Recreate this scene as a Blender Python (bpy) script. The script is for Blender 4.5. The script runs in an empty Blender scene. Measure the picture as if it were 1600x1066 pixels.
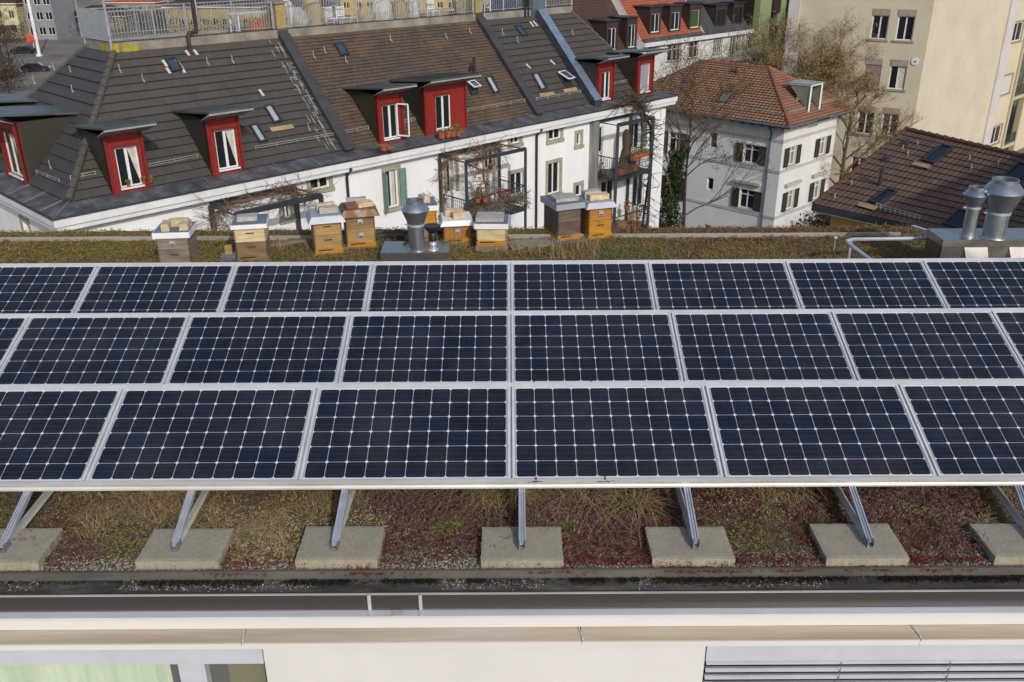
SUN_STR=2.3; SKY_STR=0.15; EXPO=0.10; TOWER_Z=6.0
import bpy, math, random
from mathutils import Vector as V, Matrix, noise
random.seed(7)
rnd = random.random
def U(a, b): return a + (b - a) * rnd()
C = bpy.context.scene.collection
sc = bpy.context.scene
H = 4.2            # camera height over the soil of the planted roof
PITCH, ROLL, YAW, FPX = 0.4189, -0.0054, 0.0007, 1423.7
# ------------------------------------------------------------------ camera
def cam_rot():
    p, r, y = PITCH, ROLL, YAW
    Ry = Matrix(((math.cos(y), -math.sin(y), 0), (math.sin(y), math.cos(y), 0), (0, 0, 1)))
    B = Matrix(((1, 0, 0), (0, -math.sin(p), -math.cos(p)), (0, math.cos(p), -math.sin(p))))
    Rr = Matrix(((math.cos(r), -math.sin(r), 0), (math.sin(r), math.cos(r), 0), (0, 0, 1)))
    return Rr @ B @ Ry
RM = cam_rot(); RI = RM.transposed()
EYE = V((0, 0, H))
cd = bpy.data.cameras.new('camera'); cam = bpy.data.objects.new('camera', cd); C.objects.link(cam)
cd.sensor_width = 36; cd.lens = FPX / 1600 * 36; cd.clip_end = 3000; cd.clip_start = 0.1
R4 = (RI @ Matrix(((1, 0, 0), (0, -1, 0), (0, 0, -1)))).to_4x4()
cam.matrix_world = Matrix.Translation(EYE) @ R4
sc.camera = cam
def ray(px, py): return RI @ V(((px - 800) / FPX, (py - 533) / FPX, 1.0))
def onz(px, py, z):
    d = ray(px, py); return EYE + d * ((z - H) / d.z)
def onp(px, py, P, N):
    d = ray(px, py); return EYE + d * ((P - EYE).dot(N) / d.dot(N))
def ony(px, py, Y): return onp(px, py, V((0, Y, 0)), V((0, 1, 0)))
def ond(px, py, d): return EYE + ray(px, py) * d
UP = V((0, 0, 1))
# ------------------------------------------------------------------ materials
MATS = {}
def srgb(h):
    h = h.lstrip('#'); o = []
    for i in (0, 2, 4):
        c = int(h[i:i + 2], 16) / 255
        o.append(c / 12.92 if c <= .04045 else ((c + .055) / 1.055) ** 2.4)
    return (*o, 1)
class NT:
    def __init__(s, name):
        s.m = bpy.data.materials.new(name); s.m.use_nodes = True
        s.t = s.m.node_tree; s.n = s.t.nodes; s.l = s.t.links
        s.b = s.n['Principled BSDF']
    def new(s, ty, **k):
        x = s.n.new(ty)
        for a, v in k.items():
            if a in ('op',): x.operation = v
            elif isinstance(v, (int, float, tuple, list)) and a[0] == '_':
                x.inputs[int(a[1:])].default_value = v
            else: setattr(x, a, v)
        return x
    def val(s, inp, v):
        if hasattr(v, 'is_linked') or isinstance(v, bpy.types.NodeSocket): s.l.new(v, inp)
        else: inp.default_value = v
    def math(s, op, a, b=None, c=None):
        x = s.n.new('ShaderNodeMath'); x.operation = op
        for i, v in enumerate((a, b, c)):
            if v is not None: s.val(x.inputs[i], v)
        return x.outputs[0]
    def noise(s, co, scale, detail=4, rough=.6, w=None):
        x = s.n.new('ShaderNodeTexNoise'); x.inputs['Scale'].default_value = scale
        x.inputs['Detail'].default_value = detail; x.inputs['Roughness'].default_value = rough
        if co is not None: s.l.new(co, x.inputs['Vector'])
        return x.outputs['Fac']
    def ramp(s, fac, stops):
        x = s.n.new('ShaderNodeValToRGB'); e = x.color_ramp.elements
        while len(e) < len(stops): e.new(.5)
        for i, (p, c) in enumerate(stops):
            e[i].position = p; e[i].color = c
        s.l.new(fac, x.inputs[0]); return x.outputs[0]
    def mix(s, f, a, b, mode='MIX'):
        x = s.n.new('ShaderNodeMix'); x.data_type = 'RGBA'; x.blend_type = mode
        s.val(x.inputs[0], f); s.val(x.inputs[6], a); s.val(x.inputs[7], b)
        return x.outputs[2]
    def bump(s, h, strength=.3, dist=.01):
        x = s.n.new('ShaderNodeBump'); x.inputs['Strength'].default_value = strength
        x.inputs['Distance'].default_value = dist; s.l.new(h, x.inputs['Height'])
        s.l.new(x.outputs[0], s.b.inputs['Normal'])
    def pos(s, sc_=None):
        g = s.n.new('ShaderNodeNewGeometry').outputs['Position']
        return s.scale(g, sc_) if sc_ else g
    def obj(s, sc_=None):
        g = s.n.new('ShaderNodeTexCoord').outputs['Object']
        return s.scale(g, sc_) if sc_ else g
    def uv(s):
        return s.n.new('ShaderNodeTexCoord').outputs['UV']
    def scale(s, g, k):
        x = s.n.new('ShaderNodeMapping'); x.inputs['Scale'].default_value = k; s.l.new(g, x.inputs['Vector'])
        return x.outputs[0]
def col(c): return srgb(c) if isinstance(c, str) else (*c, 1) if len(c) == 3 else c
def mat(name, c1, c2=None, rough=.7, metal=0, scale=3, bump=0, bscale=40, stretch=None, spec=.5, lo=.35, hi=.65, c3=None, rnd_=0, fine=.16):
    """surface whose colour wanders between c1 and c2 with layered noise"""
    if name in MATS: return MATS[name]
    t = NT(name); c1 = col(c1); c2 = col(c2) if c2 else c1
    co = t.pos(stretch)
    f = t.noise(co, scale, 6, .65)
    st = [(lo, c1), (hi, c2)]
    if c3: st = [(lo, c1), ((lo + hi) / 2, c2), (hi, col(c3))]
    colr = t.ramp(f, st)
    fn = t.noise(co, scale * 9, 3, .6)
    colr = t.mix(t.math('MULTIPLY', fn, fine), colr, (0.0, 0.0, 0.0, 1))
    if rnd_:
        oi = t.n.new('ShaderNodeObjectInfo').outputs['Random']
        colr = t.mix(t.math('MULTIPLY', oi, rnd_), colr, (0, 0, 0, 1))
    t.l.new(colr, t.b.inputs['Base Color'])
    t.b.inputs['Roughness'].default_value = rough; t.b.inputs['Metallic'].default_value = metal
    t.b.inputs['Specular IOR Level'].default_value = spec
    if bump:
        t.bump(t.noise(co, bscale, 4, .6), bump, .01)
    MATS[name] = t.m; return t.m
def speckle(name, dark, mid, light):
    t = NT(name); p = t.pos(); f = t.noise(p, 75, 4, .85); g = t.noise(p, 7, 6, .7)
    c = t.ramp(f, [(.36, col(dark)), (.44, col(mid)), (.58, col(mid)), (.68, col(light))])
    c = t.mix(t.math('MULTIPLY', t.ramp(g, [(.4, (0, 0, 0, 1)), (.65, (1, 1, 1, 1))]), .35), c, tuple(x * .55 for x in col(mid)[:3]) + (1,))
    t.l.new(c, t.b.inputs['Base Color']); t.b.inputs['Roughness'].default_value = .95; t.bump(f, .25, .004)
    MATS[name] = t.m; return t.m
def mat_metal(name, c, rough=.35, scale=6, streak=(1, 1, .15)):
    if name in MATS: return MATS[name]
    t = NT(name); f = t.noise(t.pos(streak), scale, 6, .7)
    cc = col(c)
    t.l.new(t.ramp(f, [(.3, tuple(x * .72 for x in cc[:3]) + (1,)), (.7, cc)]), t.b.inputs['Base Color'])
    t.b.inputs['Metallic'].default_value = .85
    r = t.n.new('ShaderNodeMapRange'); t.l.new(f, r.inputs[0]); r.inputs[3].default_value = rough - .08; r.inputs[4].default_value = rough + .15
    t.l.new(r.outputs[0], t.b.inputs['Roughness'])
    MATS[name] = t.m; return t.m
def mat_tiles(name, c1, c2, mortar, w, h, msize=.02, blotch=None, bl_amt=.5, rough=.75, squash=0, wave=0, offs=.5):
    """roof tiles laid in the metric UV of the roof patch"""
    if name in MATS: return MATS[name]
    t = NT(name); uv = t.uv()
    b = t.n.new('ShaderNodeTexBrick'); t.l.new(uv, b.inputs['Vector'])
    b.inputs['Color1'].default_value = col(c1); b.inputs['Color2'].default_value = col(c2); b.inputs['Mortar'].default_value = col(mortar)
    b.inputs['Scale'].default_value = 1; b.inputs['Mortar Size'].default_value = msize; b.inputs['Mortar Smooth'].default_value = .3
    b.inputs['Bias'].default_value = 0; b.inputs['Brick Width'].default_value = w; b.inputs['Row Height'].default_value = h
    b.offset = offs
    c = b.outputs['Color']
    pos = t.pos()
    c = t.mix(t.math('MULTIPLY', t.noise(pos, 14, 5, .7), .45), c, (.0, .0, .0, 1))
    if blotch:
        f = t.ramp(t.noise(pos, .9, 6, .7), [(.45, (0, 0, 0, 1)), (.68, (1, 1, 1, 1))])
        c = t.mix(t.math('MULTIPLY', f, bl_amt), c, col(blotch))
    t.l.new(c, t.b.inputs['Base Color']); t.b.inputs['Roughness'].default_value = rough
    hgt = t.math('SUBTRACT', 1.0, b.outputs['Fac'])
    if wave:
        s = t.n.new('ShaderNodeSeparateXYZ'); t.l.new(uv, s.inputs[0])
        w_ = t.math('SINE', t.math('MULTIPLY', s.outputs[0], 2 * math.pi / w))
        hgt = t.math('ADD', hgt, t.math('MULTIPLY', w_, wave))
    t.bump(hgt, .8, .03)
    MATS[name] = t.m; return t.m
# ------------------------------------------------------------------ mesh builder
W = {}
def basis(u, v=None):
    u = u.normalized()
    if v is None:
        v = UP if abs(u.z) < .9 else V((1, 0, 0))
    w = u.cross(v).normalized(); v = w.cross(u).normalized()
    return u, v, w
class MB:
    def __init__(s): s.v = []; s.f = []; s.uv = []; s.mi = []; s.cur = 0; s.haveuv = False
    def add(s, vs, fs, uvs=None):
        o = len(s.v); s.v += [V(x) for x in vs]
        for i, f in enumerate(fs):
            s.f.append([o + k for k in f]); s.mi.append(s.cur)
            if uvs: s.uv.append([uvs[k] for k in f]); s.haveuv = True
            else: s.uv.append([(0, 0)] * len(f))
        return s
    def quad(s, a, b, c, d, uvs=None): return s.add([a, b, c, d], [(0, 1, 2, 3)], uvs)
    def obox(s, O, x, y, z):
        """box from corner O with edge vectors x, y, z"""
        O = V(O); x = V(x); y = V(y); z = V(z)
        p = [O, O + x, O + x + y, O + y, O + z, O + x + z, O + x + y + z, O + y + z]
        f = [(0, 3, 2, 1), (4, 5, 6, 7), (0, 1, 5, 4), (1, 2, 6, 5), (2, 3, 7, 6), (3, 0, 4, 7)]
        if x.cross(y).dot(z) < 0: f = [t[::-1] for t in f]
        return s.add(p, f)
    def box(s, c, sx, sy, sz, yaw=0):
        x = V((math.cos(yaw), math.sin(yaw), 0)) * sx; y = V((-math.sin(yaw), math.cos(yaw), 0)) * sy; z = V((0, 0, sz))
        return s.obox(V(c) - x / 2 - y / 2 - z / 2, x, y, z)
    def bar(s, a, b, w, h=None, up=None):
        a = V(a); b = V(b); h = h or w; u, v, n = basis(b - a, up)
        return s.obox(a - v * h / 2 - n * w / 2, b - a, n * w, v * h)
    def tube(s, pts, r, n=8, cap=True):
        pts = [V(p) for p in pts]; R = r if isinstance(r, (list, tuple)) else [r] * len(pts)
        o = []; vs = []; prev = None
        for i, p in enumerate(pts):
            t = (pts[min(i + 1, len(pts) - 1)] - pts[max(i - 1, 0)])
            if t.length < 1e-9: t = V((0, 0, 1))
            t.normalize()
            if prev is None: u, v, w = basis(t)
            else:
                v = prev - t * prev.dot(t)
                if v.length < 1e-6: u, v, w = basis(t)
                v.normalize(); w = t.cross(v)
            prev = v
            for k in range(n):
                a = 2 * math.pi * k / n; vs.append(p + (v * math.cos(a) + w * math.sin(a)) * R[i])
        fs = []
        for i in range(len(pts) - 1):
            for k in range(n):
                k2 = (k + 1) % n; fs.append((i * n + k, i * n + k2, (i + 1) * n + k2, (i + 1) * n + k))
        if cap:
            fs.append(tuple(range(n))[::-1]); fs.append(tuple((len(pts) - 1) * n + k for k in range(n)))
        return s.add(vs, fs)
    def lathe(s, c, prof, n=24, axis=UP):
        """prof: (radius, height) pairs along the axis"""
        c = V(c); u, v, w = basis(axis); vs = []; fs = []
        for r, h in prof:
            for k in range(n):
                a = 2 * math.pi * k / n; vs.append(c + u * h + (v * math.cos(a) + w * math.sin(a)) * r)
        for i in range(len(prof) - 1):
            for k in range(n):
                k2 = (k + 1) % n; fs.append((i * n + k, i * n + k2, (i + 1) * n + k2, (i + 1) * n + k))
        return s.add(vs, fs)
    def poly(s, pts, h):
        """prism: polygon pts (counter-clockwise, any plane) extruded by vector h"""
        n = len(pts); pts = [V(p) for p in pts]; h = V(h)
        nrm = V((0, 0, 0))
        for i in range(n): nrm += pts[i].cross(pts[(i + 1) % n])
        if nrm.dot(h) < 0: pts = pts[::-1]
        vs = pts + [p + h for p in pts]
        fs = [tuple(range(n))[::-1], tuple(range(n, 2 * n))] + [(i, (i + 1) % n, n + (i + 1) % n, n + i) for i in range(n)]
        return s.add(vs, fs)
    def build(s, name, mats, parent=None, smooth=False, local=False):
        me = bpy.data.meshes.new(name)
        M = Matrix.Identity(4)
        if parent is not None and not local: M = W[parent].inverted()
        vs = [M @ v for v in s.v]
        me.from_pydata([tuple(v) for v in vs], [], s.f)
        if not isinstance(mats, (list, tuple)): mats = [mats]
        for m in mats: me.materials.append(m)
        if len(mats) > 1: me.polygons.foreach_set('material_index', s.mi)
        if s.haveuv:
            L = me.uv_layers.new(name='UVMap'); flat = []
            for q in s.uv:
                for a in q: flat += [a[0], a[1]]
            L.data.foreach_set('uv', flat)
        if smooth:
            me.polygons.foreach_set('use_smooth', [True] * len(me.polygons))
            try: me.set_sharp_from_angle(angle=math.radians(35))
            except Exception: pass
        o = bpy.data.objects.new(name, me); C.objects.link(o)
        if parent is not None: o.parent = parent; W[o] = W[parent]
        else: W[o] = Matrix.Identity(4)
        return o
def tag(o, label=None, cat=None, group=None, kind=None):
    if label: o['label'] = label
    if cat: o['category'] = cat
    if group: o['group'] = group
    if kind: o['kind'] = kind
    return o
def thing(name, label, cat, loc=(0, 0, 0), yaw=0, group=None, rot=None):
    o = bpy.data.objects.new(name, None); C.objects.link(o); o.empty_display_size = .2
    M = Matrix.Translation(V(loc)) @ (rot.to_4x4() if rot else Matrix.Rotation(yaw, 4, 'Z'))
    o.matrix_world = M; W[o] = M
    return tag(o, label, cat, group)
def dup(root, M, label, group=None):
    r = root.copy(); C.objects.link(r); r.matrix_world = M; W[r] = M
    r['label'] = label
    if group: r['group'] = group
    for ch in list(root.children):
        c = ch.copy(); C.objects.link(c); c.parent = r
        for g in list(ch.children):
            d = g.copy(); C.objects.link(d); d.parent = c
    return r
def mesh_thing(mb, name, m, label, cat, group=None, kind=None, smooth=False):
    """one-mesh object with its origin at its base"""
    xs = [v.x for v in mb.v]; ys = [v.y for v in mb.v]; zs = [v.z for v in mb.v]
    L = V(((min(xs) + max(xs)) / 2, (min(ys) + max(ys)) / 2, min(zs)))
    mb.v = [v - L for v in mb.v]
    o = mb.build(name, m, None, smooth); o.location = L; W[o] = Matrix.Translation(L)
    return tag(o, label, cat, group, kind)
# ------------------------------------------------------------------ facades with openings
class Facade:
    """vertical wall plane: origin O (on the plane), direction u (to the right seen from outside), outward normal n"""
    def __init__(s, O, u):
        s.O = V(O); s.u = V((u[0], u[1], 0)).normalized(); s.n = s.u.cross(UP).normalized()
    def P(s, a, t, k=0): return s.O + s.u * a + UP * t + s.n * k
    def px(s, x, y, k=0):
        p = onp(x, y, s.O + s.n * k, s.n) - s.O
        return p.dot(s.u), p.z
    def rect(s, x0, y0, x1, y1, k=0):
        """pixel corners (top-left, bottom-right) -> s0, t0, s1, t1"""
        a = s.px(x0, y0, k); b = s.px(x1, y1, k)
        return min(a[0], b[0]), min(a[1], b[1]), max(a[0], b[0]), max(a[1], b[1])
    def wall(s, mb, s0, t0, s1, t1, holes, depth=.18):
        xs = sorted({s0, s1, *[min(max(h[0], s0), s1) for h in holes], *[min(max(h[2], s0), s1) for h in holes]})
        ts = sorted({t0, t1, *[min(max(h[1], t0), t1) for h in holes], *[min(max(h[3], t0), t1) for h in holes]})
        for i in range(len(xs) - 1):
            for j in range(len(ts) - 1):
                cx = (xs[i] + xs[i + 1]) / 2; ct = (ts[j] + ts[j + 1]) / 2
                if any(h[0] < cx < h[2] and h[1] < ct < h[3] for h in holes): continue
                mb.quad(s.P(xs[i], ts[j]), s.P(xs[i + 1], ts[j]), s.P(xs[i + 1], ts[j + 1]), s.P(xs[i], ts[j + 1]))
        for a0, b0, a1, b1 in holes:
            P = s.P; d = -depth
            mb.quad(P(a0, b0), P(a0, b1), P(a0, b1, d), P(a0, b0, d)); mb.quad(P(a1, b1), P(a1, b0), P(a1, b0, d), P(a1, b1, d))
            mb.quad(P(a0, b1), P(a1, b1), P(a1, b1, d), P(a0, b1, d)); mb.quad(P(a1, b0), P(a0, b0), P(a0, b0, d), P(a1, b0, d))
            mb.quad(P(a0, b0, d - .12), P(a1, b0, d - .12), P(a1, b1, d - .12), P(a0, b1, d - .12))
    def bx(s, mb, a0, t0, a1, t1, k0, k1):
        return mb.obox(s.P(a0, t0, k0), s.u * (a1 - a0), s.n * (k1 - k0), UP * (t1 - t0))
    def window(s, par, r, fm, gm, k=-.12, fw=.07, cross=None, mull=1, curtain=None, trim=None, tw=.14, sill=None, lab=None, shutters=None, shm=None, box=None, boxm=None):
        a0, t0, a1, t1 = r; m = MB()
        for q in ((a0, t0, a0 + fw, t1), (a1 - fw, t0, a1, t1), (a0 + fw, t0, a1 - fw, t0 + fw), (a0 + fw, t1 - fw, a1 - fw, t1)):
            s.bx(m, *q, k - .03, k + .03)
        for i in range(mull):
            x = a0 + (a1 - a0) * (i + 1) / (mull + 1)
            s.bx(m, x - fw * .6, t0 + fw, x + fw * .6, t1 - fw, k - .03, k + .028)
        if cross:
            y = t0 + (t1 - t0) * cross; s.bx(m, a0 + fw, y - .03, a1 - fw, y + .03, k - .03, k + .034)
        w = m.build('window', fm, par)
        if lab: w['label'] = lab
        g = MB(); s.bx(g, a0 + fw * .5, t0 + fw * .5, a1 - fw * .5, t1 - fw * .5, k - .02, k - .005); g.build('pane', gm, w)
        if curtain:
            c = MB(); cm, f0, f1 = curtain
            s.bx(c, a0 + (a1 - a0) * f0, t0 + fw, a0 + (a1 - a0) * f1, t1 - fw, k - .005, k + .001); c.build('curtain', cm, w)
        if trim:
            m = MB(); s.bx(m, a0 - tw, t0, a0, t1 + tw, 0, .035); s.bx(m, a1, t0, a1 + tw, t1 + tw, 0, .035)
            s.bx(m, a0, t1, a1, t1 + tw, 0, .033); m.build('surround', trim, w)
        if sill:
            m = MB(); s.bx(m, a0 - tw - .03, t0 - .14, a1 + tw + .03, t0, -.05, .09); m.build('sill', sill, w)
        if shutters:
            for side in shutters:
                m = MB(); sw = (a1 - a0) * .5
                b0 = a0 - tw * .3 - sw if side == 'l' else a1 + tw * .3
                k0 = .05
                s.bx(m, b0, t0, b0 + .06, t1, k0, k0 + .05); s.bx(m, b0 + sw - .06, t0, b0 + sw, t1, k0, k0 + .05)
                s.bx(m, b0 + .06, t1 - .06, b0 + sw - .06, t1, k0, k0 + .05); s.bx(m, b0 + .06, t0, b0 + sw - .06, t0 + .06, k0, k0 + .05)
                n = max(6, int((t1 - t0) / .09))
                for i in range(n):
                    y = t0 + .06 + (t1 - t0 - .12) * i / n
                    m.obox(s.P(b0 + .06, y, k0 + .035), s.u * (sw - .12), s.n * -.03 + UP * .035, UP * .045)
                m.build('shutter', shm, w)
        if box:
            m = MB(); s.bx(m, a0 - .02, t1 - .02, a1 + .02, t1 + box, -.1, .05); m.build('roller_box', boxm, w)
        return w
# ------------------------------------------------------------------ tiled roof patch
def tiled(mb, A, B, Cc, D, course=.35, lift=.03, ncol=1, udir=None):
    """A,B eave (left,right), Cc,D ridge (right,left). Courses overlap like real tiles"""
    A, B, Cc, D = V(A), V(B), V(Cc), V(D)
    n = max(1, round(((D - A).length + (Cc - B).length) / 2 / course))
    ud = (udir or (B - A)).normalized(); nrm = (B - A).cross(D - A).normalized()
    if nrm.z < 0: nrm = -nrm
    O = A
    # slope direction
    sd = nrm.cross(ud); sd = sd if sd.z > 0 else -sd
    def L(f, g):
        a = A.lerp(D, g); b = B.lerp(Cc, g); return a.lerp(b, f)
    for i in range(n):
        for j in range(ncol):
            f0, f1 = j / ncol, (j + 1) / ncol
            p = [L(f0, i / n) + nrm * lift, L(f1, i / n) + nrm * lift, L(f1, (i + 1) / n) + nrm * .002, L(f0, (i + 1) / n) + nrm * .002]
            uv = [((q - O).dot(ud), i * course + (0.002 if k < 2 else course * .998)) for k, q in enumerate(p)]
            mb.quad(*p, uvs=uv)
            r = [L(f0, i / n) - nrm * .01, L(f1, i / n) - nrm * .01, p[1], p[0]]
            mb.quad(*r, uvs=[uv[0], uv[1], uv[1], uv[0]])
    return nrm
# ================================================================== LIGHT
sd = V((.685, -1.63, 1.05)).normalized()          # towards the sun
w = bpy.data.worlds.new('World'); sc.world = w; w.use_nodes = True
nt = w.node_tree; sky = nt.nodes.new('ShaderNodeTexSky'); sky.sky_type = 'NISHITA'; sky.sun_disc = False
sky.sun_elevation = math.asin(sd.z); sky.sun_rotation = math.atan2(sd.x, sd.y)
sky.air_density = 1.0; sky.dust_density = 3.0; sky.ozone_density = .6; sky.altitude = 400
nt.links.new(sky.outputs[0], nt.nodes['Background'].inputs[0]); nt.nodes['Background'].inputs[1].default_value = SKY_STR
sl = bpy.data.lights.new('sun', 'SUN'); so = bpy.data.objects.new('sun', sl); C.objects.link(so)
sl.energy = SUN_STR; sl.angle = math.radians(.6); sl.color = (1, .98, .95)
so.rotation_mode = 'QUATERNION'; so.rotation_quaternion = sd.to_track_quat('Z', 'Y'); so.location = (20, -40, 40)
sc.view_settings.view_transform = 'Standard'; sc.view_settings.look = 'None'
sc.view_settings.exposure = EXPO; sc.view_settings.gamma = 1
# ================================================================== MATERIALS
white_pl = mat('white_plaster', 'd0d0ce', 'dadad9', .9, scale=.7, stretch=(1.6, 1.6, .25), lo=.2, c3='e0e0df', bump=.1, bscale=30, fine=.05)
own_pl = mat('roof_edge_plaster', 'bcbcba', 'c3c3c1', .9, scale=.6, bump=.06, bscale=60, fine=.04)
stain = mat('weathered_ledge', 'a3907b', 'b5a590', .75, scale=1.2, stretch=(.25, 3, 1), c3='c4b9a8')
concrete = speckle('pad_concrete', '5f594b', '8d8675', 'aaa391')
conc_old = mat('curb_concrete', '6d675c', '8f897c', .95, scale=1.4, bump=.4, bscale=30)
alu = mat('aluminium', 'a9afb8', 'bcc1c9', .35, metal=.4, scale=6)
galv = mat_metal('galvanised_sheet', 'a3abb3', .36, 5, (1, 1, 1))
steelbox = mat_metal('stainless_sheet', '9c9a98', .3, 4, (1, 4, 1))
alu_dull = mat('weathered_aluminium', 'b3b0a8', 'cbc9c4', .45, metal=.35, scale=2, stretch=(.6, 3, 3))
aluframe = mat('panel_frame_aluminium', 'b6b7b9', 'c6c7c9', .4, metal=.1, scale=3)
dark_up = mat('brown_metal_upstand', '3b3836', '403d3b', .38, metal=.2, scale=.6, stretch=(.3, 1, 1), spec=.5, fine=.03)
ledge_al = mat('silver_ledge', 'c6c9ce', 'd0d3d8', .3, metal=.2, scale=1, stretch=(.4, 1, 1))
membrane = mat('gutter_membrane', '2b2927', '413e3a', .85, scale=5, stretch=(.5, 2, 1), c3='5d5850', bump=.3, bscale=50, fine=.4)
zincgrey = mat('grey_edging', '4a4743', '625e58', .65, metal=.1, scale=2, stretch=(.6, 2, 2))
glass = NT('dark_glass'); glass.b.inputs['Base Color'].default_value = (.012, .014, .018, 1); glass.b.inputs['Roughness'].default_value = .06
glass.b.inputs['Specular IOR Level'].default_value = .6; glass = glass.m
glass_blue = NT('skylight_glass'); glass_blue.b.inputs['Base Color'].default_value = (.03, .05, .09, 1); glass_blue.b.inputs['Roughness'].default_value = .05
glass_blue.b.inputs['Specular IOR Level'].default_value = .9; glass_blue = glass_blue.m
shade_black = mat('room_shade_black', '0a0a0a', '131210', .95)  # near-black that puts the shade of an unlit room into the colour
whitef = mat('white_frame', 'd2d2ce', 'dfdfdc', .5, scale=5)
black = mat('black_plastic', '1a1b1d', '26272a', .5, scale=8)
# solar cells: 10 x 6 pseudo-square cells on a white back sheet
CELL = .1585; NX, NY = 10, 6
def solar_mat():
    t = NT('solar_cells'); o = t.n.new('ShaderNodeTexCoord').outputs['Object']
    s = t.n.new('ShaderNodeSeparateXYZ'); t.l.new(o, s.inputs[0])
    M = t.math
    gx = M('ADD', M('DIVIDE', s.outputs[0], CELL), NX / 2); gy = M('ADD', M('DIVIDE', s.outputs[1], CELL), NY / 2)
    fx = M('FRACT', gx); fy = M('FRACT', gy)
    dx = M('MINIMUM', fx, M('SUBTRACT', 1.0, fx)); dy = M('MINIMUM', fy, M('SUBTRACT', 1.0, fy))
    line = M('LESS_THAN', M('MINIMUM', dx, dy), .009)
    dia = M('LESS_THAN', M('ADD', dx, dy), .105)
    out = M('MAXIMUM', M('GREATER_THAN', M('ABSOLUTE', M('SUBTRACT', gx, NX / 2)), NX / 2 - .01), M('GREATER_THAN', M('ABSOLUTE', M('SUBTRACT', gy, NY / 2)), NY / 2 - .01))
    white = M('MAXIMUM', M('MAXIMUM', line, dia), out)
    b = None
    for c in (.16, .5, .84):
        q = M('LESS_THAN', M('ABSOLUTE', M('SUBTRACT', fy, c)), .006)
        b = q if b is None else M('MAXIMUM', b, q)
    cellid = t.n.new('ShaderNodeCombineXYZ'); t.l.new(M('FLOOR', gx), cellid.inputs[0]); t.l.new(M('FLOOR', gy), cellid.inputs[1])
    oi = t.n.new('ShaderNodeObjectInfo').outputs['Random']; t.l.new(M('MULTIPLY', oi, 97.0), cellid.inputs[2])
    wn = t.n.new('ShaderNodeTexWhiteNoise'); t.l.new(cellid.outputs[0], wn.inputs['Vector'])
    cell = t.ramp(wn.outputs['Value'], [(0, (.0075, .0085, .014, 1)), (.7, (.007, .0095, .021, 1)), (1, (.0075, .011, .024, 1))])
    c = t.mix(M('MULTIPLY', b, .35), cell, (.10, .12, .17, 1))
    c = t.mix(white, c, (.46, .48, .53, 1))
    dust = t.ramp(t.noise(t.pos(), 2.2, 6, .7), [(.4, (0, 0, 0, 1)), (.8, (1, 1, 1, 1))])
    c = t.mix(M('ADD', M('MULTIPLY', dust, .06), M('MULTIPLY', oi, .010)), c, (.30, .27, .22, 1))
    t.l.new(c, t.b.inputs['Base Color']); t.b.inputs['Roughness'].default_value = .13
    t.b.inputs['Specular IOR Level'].default_value = .35
    return t.m
cells = solar_mat()
# ================================================================== OWN BUILDING
GZ = -16.3
X0, X1 = -14.0, 16.0
def zY(py, Y, px=800): return ony(px, py, Y).z
Yg0 = 5.36; Yg1 = 5.19
own = thing('apartment_building', 'modern block below the camera with white ledges and a planted flat roof', 'building', (0, 5, GZ))
m = MB()   # roof slab
m.poly([(X0, 5.20, -.30), (X1, 5.20, -.30), (X1, 11.75, -.30), (7.2, 11.95, -.30), (6.25, 13.66, -.30), (X0, 13.66, -.30)], (0, 0, .24))
m.build('roof_slab', membrane, own)
m = MB(); m.obox((X0, Yg0 - .02, -.06), (X1 - X0, 0, 0), (0, .02, 0), (0, 0, .07))
m.obox((X0, Yg0 - .035, .004), (X1 - X0, 0, 0), (0, .02, 0), (0, 0, .012)); m.build('gravel_stop', zincgrey, own)
m = MB(); m.obox((X0, Yg1 - .03, -.18), (X1 - X0, 0, 0), (0, .03, 0), (0, 0, .125)); m.build('upstand', dark_up, own)
m = MB(); m.obox((X0, Yg1 - .036, -.054), (X1 - X0, 0, 0), (0, .016, 0), (0, 0, .005)); m.build('edge_trim', alu_dull, own)
zl = zY(952, Yg1 - .03)
m = MB(); Yw = onz(800, 962, zl).y
m.obox((X0, Yw, zl - .02), (X1 - X0, 0, 0), (0, Yg1 - .03 - Yw, 0), (0, 0, .02)); m.build('metal_ledge', ledge_al, own)
zb = zY(980.5, Yw)
m = MB(); m.obox((X0, Yw + .003, zb), (X1 - X0, 0, 0), (0, .1, 0), (0, 0, zl - .021 - zb)); m.build('fascia', own_pl, own)
Yb = onz(800, 1002, zb).y; zc = zY(1012, Yb)
# joints of the cornice stones in real gaps
xs = [X0] + [onz(p, 990, zb).x for p in (-140, 382, 908, 1434)] + [X1]
m = MB(); m2 = MB()
for i in range(len(xs) - 1):
    m.obox((xs[i] + .003, Yb + .004, zb - .012), (xs[i + 1] - xs[i] - .006, 0, 0), (0, Yw + .1 - Yb, 0), (0, 0, .008))
    m2.obox((xs[i] + .003, Yb, zc), (xs[i + 1] - xs[i] - .006, 0, 0), (0, Yw + .1 - Yb, 0), (0, 0, zb - .013 - zc))
m.build('cornice_top', stain, own); m2.build('cornice', own_pl, own)
seal = mat('pale_sealant', 'bdb9ae', 'cfccc3', .7)
m = MB()
for x in xs[1:-1]: m.tube([(x, Yb - .002, zc + .01), (x + .006, Yb + .02, zb + .002), (x - .012, Yw - .01, zb + .004)], .0045, 6)
m.build('joint_seal', seal, own)
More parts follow.
